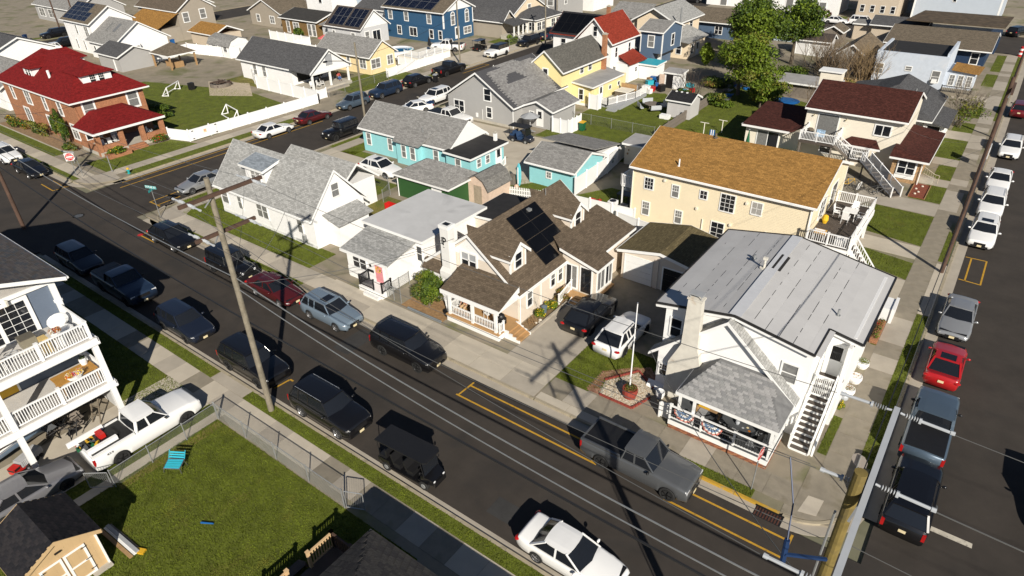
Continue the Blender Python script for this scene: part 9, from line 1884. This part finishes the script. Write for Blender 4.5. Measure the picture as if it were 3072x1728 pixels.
fence('white vinyl fence beside the columned porch',[(-85.5,56.9),(-76.8,56.9),(-76.8,59.2)],1.3,every=2.2);fence('white fence before the brown cottage',[(-118,80),(-106,80),(-106,72)],1.6,every=2.5);fence('white vinyl fence in front of the far white shed',[(-30.5,119),(-24,117.8),(-19,124.5)],1.7,every=2.4);fence('white fence behind the navy ranch corner',[(-19.6,118.5),(-17.0,118.0)],1.5)
chainlink('chain-link fence before the columned porch lawn',[(-76.6,59.5),(-76.6,71.0)],1.1,.1,2.6,False);chainlink('chain-link fence along the sunporch house',[(-74.9,99.5),(-74.9,122)],1.1,.1,2.8,False);chainlink('chain-link fence across the back lawn near the golf cart',[(-42.5,68.9),(-31.3,68.9)],1.2,.1,2.9,False);chainlink('chain-link fence round the white cape back yard',[(-58.2,41.6),(-46,41.0)],1.2,.1,2.6,False);chainlink('chain-link fence behind the fish picket fence',[(-45,40.2),(-44.3,38.6)],1.2,.1,2,False)
T=thing('picket_fence','low white picket fence behind the beige house','fence',(-34.5,46.8,.1));MB().beam((-35.4,46.5,.35),(-32.2,47.4,.35),.03,.07).beam((-35.4,46.5,.75),(-32.2,47.4,.75),.03,.07).build('rail',VINYL,T)
pk=MB();pk.box(-.045,.045,-.012,.012,.02,.9);pk.add([(-.045,-.012,.9),(.045,-.012,.9),(.045,.012,.9),(-.045,.012,.9),(0,0,.99)],[(0,1,4),(1,2,4),(2,3,4),(3,0,4)]);pme=pk.mesh('picket',VINYL)
for i in range(20):inst(pme,'picket',T,(-35.35+i*.165,46.49+i*.0464,.1),(0,0,.275))
mb=MB();[mb.box(x-.05,x+.05,y-.05,y+.05,.1,1.2)for x,y in((-35.45,46.47),(-32.1,47.43))];mb.build('post',VINYL,T)
fence('white slatted fence before the brown cottage flower bed',[(-105,78),(-96,78)],.9,every=3)
# yard things
T=thing('surfboard','turquoise kayak standing upright on the back lawn','kayak',(-35.9,48.8,.1));MB().ell((-35.9,48.8,1.3),.3,.16,1.2,10,8).build('hull',mat('kayak_blue',(.12,.48,.55),.4,var=.1),T);MB().box(-35.95,-35.85,48.6,48.66,.4,2.1).build('white_stripe',WHITE,T)
tag(MB().ell((-35.7,48.1,.38),.25,.25,.22,10,7).build('garden_figure',mat('pale_pink_orange',(.6,.4,.3),.6,var=.4,scale=6),None),'round pink and white garden figure beside the kayak','garden figure')
tag(MB().box(-37.2,-36.5,48.6,49.3,.1,1.0).build('wooden_crate',WOODG,None),'brown wooden box beside the upright kayak','box')
T=thing('water_barrel','grey round tub beside the turquoise house steps','tub',(-39.2,50.2,.1));MB().lathe((-39.2,50.2,.1),[(.42,0),(.5,.75),(.46,.8),(.44,.7),(.01,.68)],12).build('tub',mat('blue_grey_metal',(.26,.32,.36),.5,var=.1),T)
for i,(x,y,rz)in enumerate(((-37.9,54.3,1),(-36.7,54.0,2))):pchair(['white adirondack chair facing left on the sandy patio','white adirondack chair facing right on the sandy patio'][i],(x,y,.11),rz,WHITE,'white chairs on the sandy patio',sl=.1)
T=thing('patio_umbrella','grey open patio umbrella beside the golf cart','umbrella',(-44.5,62.9,.1));MB().lathe((-44.5,62.9,1.9),[(1.2,0),(.6,.28),(.02,.5)],8).build('canopy',GREYP,T);MB().tube((-44.5,62.9,.1),(-44.5,62.9,2.4),.03,6).build('pole',WHITE,T)
T=thing('picnic_table','grey metal picnic table beneath the patio umbrella','table',(-43.9,61.3,.1));MB().box(-44.5,-43.3,60.9,61.7,.75,.8).build('tabletop',GREYP,T);MB().box(-44.5,-43.3,60.3,60.55,.45,.5).box(-44.5,-43.3,62.05,62.3,.45,.5).build('bench',GREYP,T);mb=MB();[mb.beam((x,60.4,.1),(x,61.6,.75),.05,.05)for x in(-44.3,-43.5)];mb.build('leg',GREYP,T)
T=thing('picnic_table','round table with four pale benches on the back lawn','table',(-36.4,78.6,.1));MB().lathe((-36.4,78.6,.78),[(.01,0),(1.0,0),(1.0,.06),(.01,.06)],8).build('tabletop',WOODG,T);mb=MB();[mb.box(-36.4+s*a-b,-36.4+s*a+b,78.6+s*c-d,78.6+s*c+d,.1,.78)for s in(-1,1)for a,b,c,d in((.6,.05,0,.05),(0,.05,.6,.05))];mb.build('leg',WOODG,T)
for k in range(4):a=math.pi/4+k*math.pi/2;MB().obox((-36.4+1.5*math.cos(a),78.6+1.5*math.sin(a),.5),(-.7*math.sin(a),.7*math.cos(a),0),(.2*math.cos(a),.2*math.sin(a),0),(0,0,.05)).obox((-36.4+1.75*math.cos(a),78.6+1.75*math.sin(a),.8),(-.7*math.sin(a),.7*math.cos(a),0),(.03*math.cos(a),.03*math.sin(a),0),(0,0,.25)).build('bench',INSUL,T)
tag(MB().box(-33.9,-32.7,75.6,76.3,.1,.6).build('white_box',VINYL,None),'white plastic box at the foot of the grey shed','box')
for i,(x,y,h_)in enumerate(((-26.6,71.8,1.9),(-25.5,74.6,1.6))):T=thing('clothes_post',['cream clothes post with washing line on the rough lawn','second shorter clothes post by the blue towel'][i],'post',(x,y,.1));MB().tube((x,y,.1),(x,y,h_),.05,7).box(x-.5,x+.5,y-.03,y+.03,h_-.06,h_).build('post',CREAMT,T)
T=thing('beach_towel','blue and white towel hanging from the washing line','towel',(-25.4,71.3,.3));mb=MB();[mb.box(-25.7+k*.12,-25.58+k*.12,71.28,71.31,.3,1.4,k%2)for k in range(5)];mb.build('cloth',[BLUEM,WHITE],T)
mb=MB();mb.ell((-27.2,71.2,.35),.5,.3,.25);mb.ell((-26.0,70.9,.3),.4,.3,.2,m=1);tag(mb.build('laundry_heap',[WHITE,TURQ],None),'white and turquoise laundry heap behind the tan orange roof','laundry')
T=thing('flowering_bush','small bright red flowering bush on the back lawn by the condensers','shrub',(-27.5,48.9,.1));leaf_cloud('flowers',T,[(-27.5+dx,48.9+dy,.5,.3,.3,.3)for dx,dy in((0,0),(.3,.3),(-.3,.2),(.1,-.35))],420,.09,[REDM,mat('scarlet',(.55,.02,.03),.6,var=.2)],61)
T=thing('water_fountain','grey stone bird bath in the shade of the cream house','bird bath',(-26.8,54.0,.1));MB().lathe((-26.8,54.0,.1),[(.35,0),(.15,.2),(.12,.6),(.5,.75),(.45,.8),(.01,.7)],12).build('basin',INSUL,T)
T=thing('work_table','dark work table in the shade of the cream house','table',(-25.6,51.4,.1));MB().box(-26.3,-25.0,50.9,51.9,.85,.92).build('tabletop',DKGREY,T);mb=MB();[mb.box(x-.04,x+.04,y-.04,y+.04,.1,.85)for x in(-26.2,-25.1)for y in(51,51.8)];mb.build('leg',DKGREY,T)
rg=random.Random(17);kinds=[('blue storage tub',BLUEM),('white plastic crate',VINYL),('grey cooler box',GREYP),('black grill cart',BLACK),('red toy box',REDM),('wooden crate',WOODG),('turquoise bucket',TURQ),('tan basket',CEDAR)]
where=['beside the grey shed','next to the tool shed','behind the hot tub','under the white posts','in the middle of the clutter','on the lawn side of the clutter','nearest the red lean-to','at the tree end of the clutter']
for i in range(26):
 x,y=rg.uniform(-43.0,-35.0),rg.uniform(84.6,91.5)
 if-40.3<x<-36.8 and 88<y<91:continue
 k,m_=kinds[i%8];s=rg.uniform(.25,.5);h_=rg.uniform(.35,.9);o=MB();a=rg.uniform(0,3)
 o.obox((x,y,.1+h_/2),(s*math.cos(a),s*math.sin(a),0),(-s*.7*math.sin(a),s*.7*math.cos(a),0),(.02,0,h_/2));o.obox((x,y,.13+h_),(s*1.06*math.cos(a),s*1.06*math.sin(a),0),(-s*.75*math.sin(a),s*.75*math.cos(a),0),(.0,0,.03));tag(o.build(k.replace(' ','_'),m_,None),'%s %s%s'%(k,where[(i*3)%8],['',', tilted one',', tallest of them',', half hidden'][i//8]),k.split()[-1],'yard clutter behind the yellow house')
for i in range(14):
 x,y=rg.uniform(-32.5,-28.5),rg.uniform(86,103)
 o=MB();s=rg.uniform(.3,.8);o.ell((x,y,.25),s,s*.7,.25,7,5);o.obox((x+.3,y,.35),(s*.7,.1,.1),(0,s*.4,.05),(0,0,.02));tag(o.build('junk_heap',rg.choice([INSUL,DKGREY,WOODG,VINYL,BLUEM]),None),'%s junk heap under the trees %s'%(['pale','rumpled','flat','dusty','low','scattered','dark edged'][i%7],['near the grey shed','near the far barn'][i//7]),'junk')
T=thing('tarp','round blue trampoline cover in the overgrown yard','trampoline',(-22.5,88.6,.1));MB().lathe((-22.5,88.6,.1),[(1.5,.7),(1.6,.8),(1.2,.9),(.01,.95)],16).build('cover',BLUEM,T);mb=MB();[mb.tube((-22.5+1.4*math.cos(a),88.6+1.4*math.sin(a),.1),(-22.5+1.4*math.cos(a),88.6+1.4*math.sin(a),.8),.04,5)for a in np.arange(0,6.2,1.05)];mb.build('leg',GALV,T)
tag(MB().ell((-23.5,83.2,.3),.9,.4,.2,10,6).build('kayak',mat('orange_kayak',(.55,.16,.02),.5,var=.1),None),'orange kayak lying beyond the maroon annex roof','kayak')
T=thing('patio_umbrella','coral red umbrella before the brown cottage','umbrella',(-102.0,80.5,.1));MB().lathe((-102,80.5,1.9),[(1.5,0),(.7,.35),(.02,.6)],8).build('canopy',mat('coral_cloth',(.62,.13,.12),.7,var=.05),T);MB().tube((-102,80.5,.1),(-102,80.5,2.4),.04,5).build('pole',WHITE,T)
# trees
tree('big bright green tree over the cluttered yards, nearest the long low shed',(-29.5,90.5,.1),4.5,.28,(-29.2,91.0,5.0),(4.2,4.2,3.3),42,11000,.17,LEAF[:2]+[LEAF[0],LEAF[3]],71);tree('big bright green tree behind the first, before the pale roofed garage',(-32.5,101.0,.1),6.5,.32,(-32.0,101.5,7.2),(4.8,4.6,3.6),44,12000,.19,LEAF[:3],72);tree('darker dense green tree before the light blue house',(-28.8,111.5,.1),5.5,.3,(-28.6,112,6.2),(4.2,4.0,3.6),40,10000,.2,LEAF[1:3]+[LEAF[0]],73);tree('tall thin topped green tree over the low pale garage',(-35.5,111,.1),8.5,.25,(-35.8,111,8.4),(3.0,3.0,3.2),26,4500,.2,LEAF[:2],74)
tree('rust tinged small tree behind the peach house wing',(-37.5,113.5,.1),3.5,.18,(-37.5,113.5,4.6),(2.6,2.6,2.0),22,4200,.17,[LEAF[4],LEAF[3],LEAF[1]],75);tree('low spreading green tree beside the maroon annex',(-25.0,86.3,.1),2.6,.2,(-25.2,86.8,2.9),(3.2,2.8,2.1),30,7000,.15,LEAF[:2]+[LEAF[3]],76);tree('dark leafy tree at the top edge behind the solar house',(-108,118,.1),4,.3,(-108,118,4.5),(6,4,3),34,6000,.3,LEAF[1:4],78);bush('low green undergrowth mound by the fence end',(-30.0,84.5,.1),(2.2,1.6,.8),2600,LEAF[:4],79,.14);bush('olive undergrowth beneath the big bright tree',(-33.5,93.0,.1),(2.4,2.2,.7),2400,LEAF[1:5],80,.14);bush('deep green hedge mound beside the grey shed',(-34.6,83.6,.1),(1.2,1.4,.9),1500,LEAF[1:3],82,.12);bush('lime green young tree beside the wooden swing frame',(-39.8,104.0,.1),(1.3,1.3,1.7),2200,[LEAF[0]],83,.16);bush('small conifer by the white vinyl fence of the turquoise shed',(-31.0,58.2,.1),(.5,.5,.9),700,LEAF[1:3],84,.1);bush('round green bush on the white porch house lawn',(-75.8,101.5,.1),(1.0,1.0,.7),900,LEAF[:2],85,.16);bush('dark green bush by the brown cottage door',(-114.2,83.8,.1),(1.3,1.1,.9),1200,LEAF[1:3],86,.18)
twigs('tall bare brown thicket in front of the collapsing barn',(-20.5,104.5,.1),6.0,3.2,70,87,STICK,'thicket','shrub',.05);twigs('bare tan reed thicket right of the barn',(-17.0,107.0,.1),5.0,2.8,70,88,mat('reed_tan',(.27,.19,.10),.9,var=.3),'thicket','shrub',.045);twigs('bare grey thicket before the white shed fence',(-24.0,109.5,.1),5.5,2.6,40,89,STICK,'thicket','shrub',.04);twigs('bare branching bush with few leaves on the right street pavement',(-4.2,91.6,.1),5.0,1.3,16,90,mat('grey_branch',(.26,.22,.17),.9,var=.2),'bare_tree','tree',.07,depth=4);bush('scattered olive leaves of the bare bush on the right street',(-3.6,91.2,.1),(2.4,2.6,1.9),900,[LEAF[3],LEAF[1]],91,.12);twigs('dark bare thorn bush beside the grey shed clutter',(-34.5,87.5,.1),3.5,1.5,24,92,mat('dark_twig',(.06,.045,.035),.9,var=.2),'bare_shrub','shrub',.03);twigs('thin bare sapling by the trampoline',(-19.6,88.0,.1),5.0,.5,5,93,STICK,'sapling','tree',.04)
rg=random.Random(23)
for i,(x,y,r_)in enumerate(((-19.5,101.0,2.6),(-23.0,98.5,2.4),(-17.5,98.5,2.0),(-26.5,104.5,2.2))):bush(['tan dry undergrowth in front of the barn','green and tan undergrowth behind the long low shed','dry brown undergrowth beside the slate hip roof','mossy undergrowth between the trees and the thicket'][i],(x,y,.1),(r_,r_*.9,.8),2200,[[LEAF[3],MATS['reed_tan'],LEAF[4]],[LEAF[0],LEAF[3],MATS['reed_tan']],[MATS['reed_tan'],STICK,LEAF[4]],[LEAF[1],LEAF[2],LEAF[3]]][i],101+i,.13,'undergrowth')
T=thing('swing_frame','pale wooden swing frame behind the peach wing','swing',(-39.5,106.5,.1));MB().beam((-41,106,.1),(-40.4,106.5,1.8),.1,.1).beam((-39.8,107,.1),(-40.4,106.5,1.8),.1,.1).beam((-40.4,106.5,1.8),(-38,107.4,1.6),.1,.1).beam((-38.6,107,.1),(-38,107.4,1.6),.1,.1).build('frame',CEDAR,T)
T=thing('manhole','round manhole cover in the intersection','manhole',(-62.8,20.0,.004));MB().lathe((-66.0,20.6,.001),[(.01,.006),(.4,.006),(.42,.003)],18).build('cover',DKGREY,T);MB().lathe((-66.0,20.6,.001),[(.42,.004),(.5,.004)],18).build('ring',CONC3,T)
tag(MB().lathe((3.0,28.9,.0),[(.01,.012),(.22,.012),(.24,.002)],12).build('valve_cover',DKGREY,None),'small dark valve cover near the white stop line','valve cover')
tag(MB().lathe((-58.5+1.2,22.3-.4,0),[(.01,.008),(.25,.008),(.26,.002)],8).build('paint_mark',REDM,None),'small red paint mark in the intersection','paint mark')
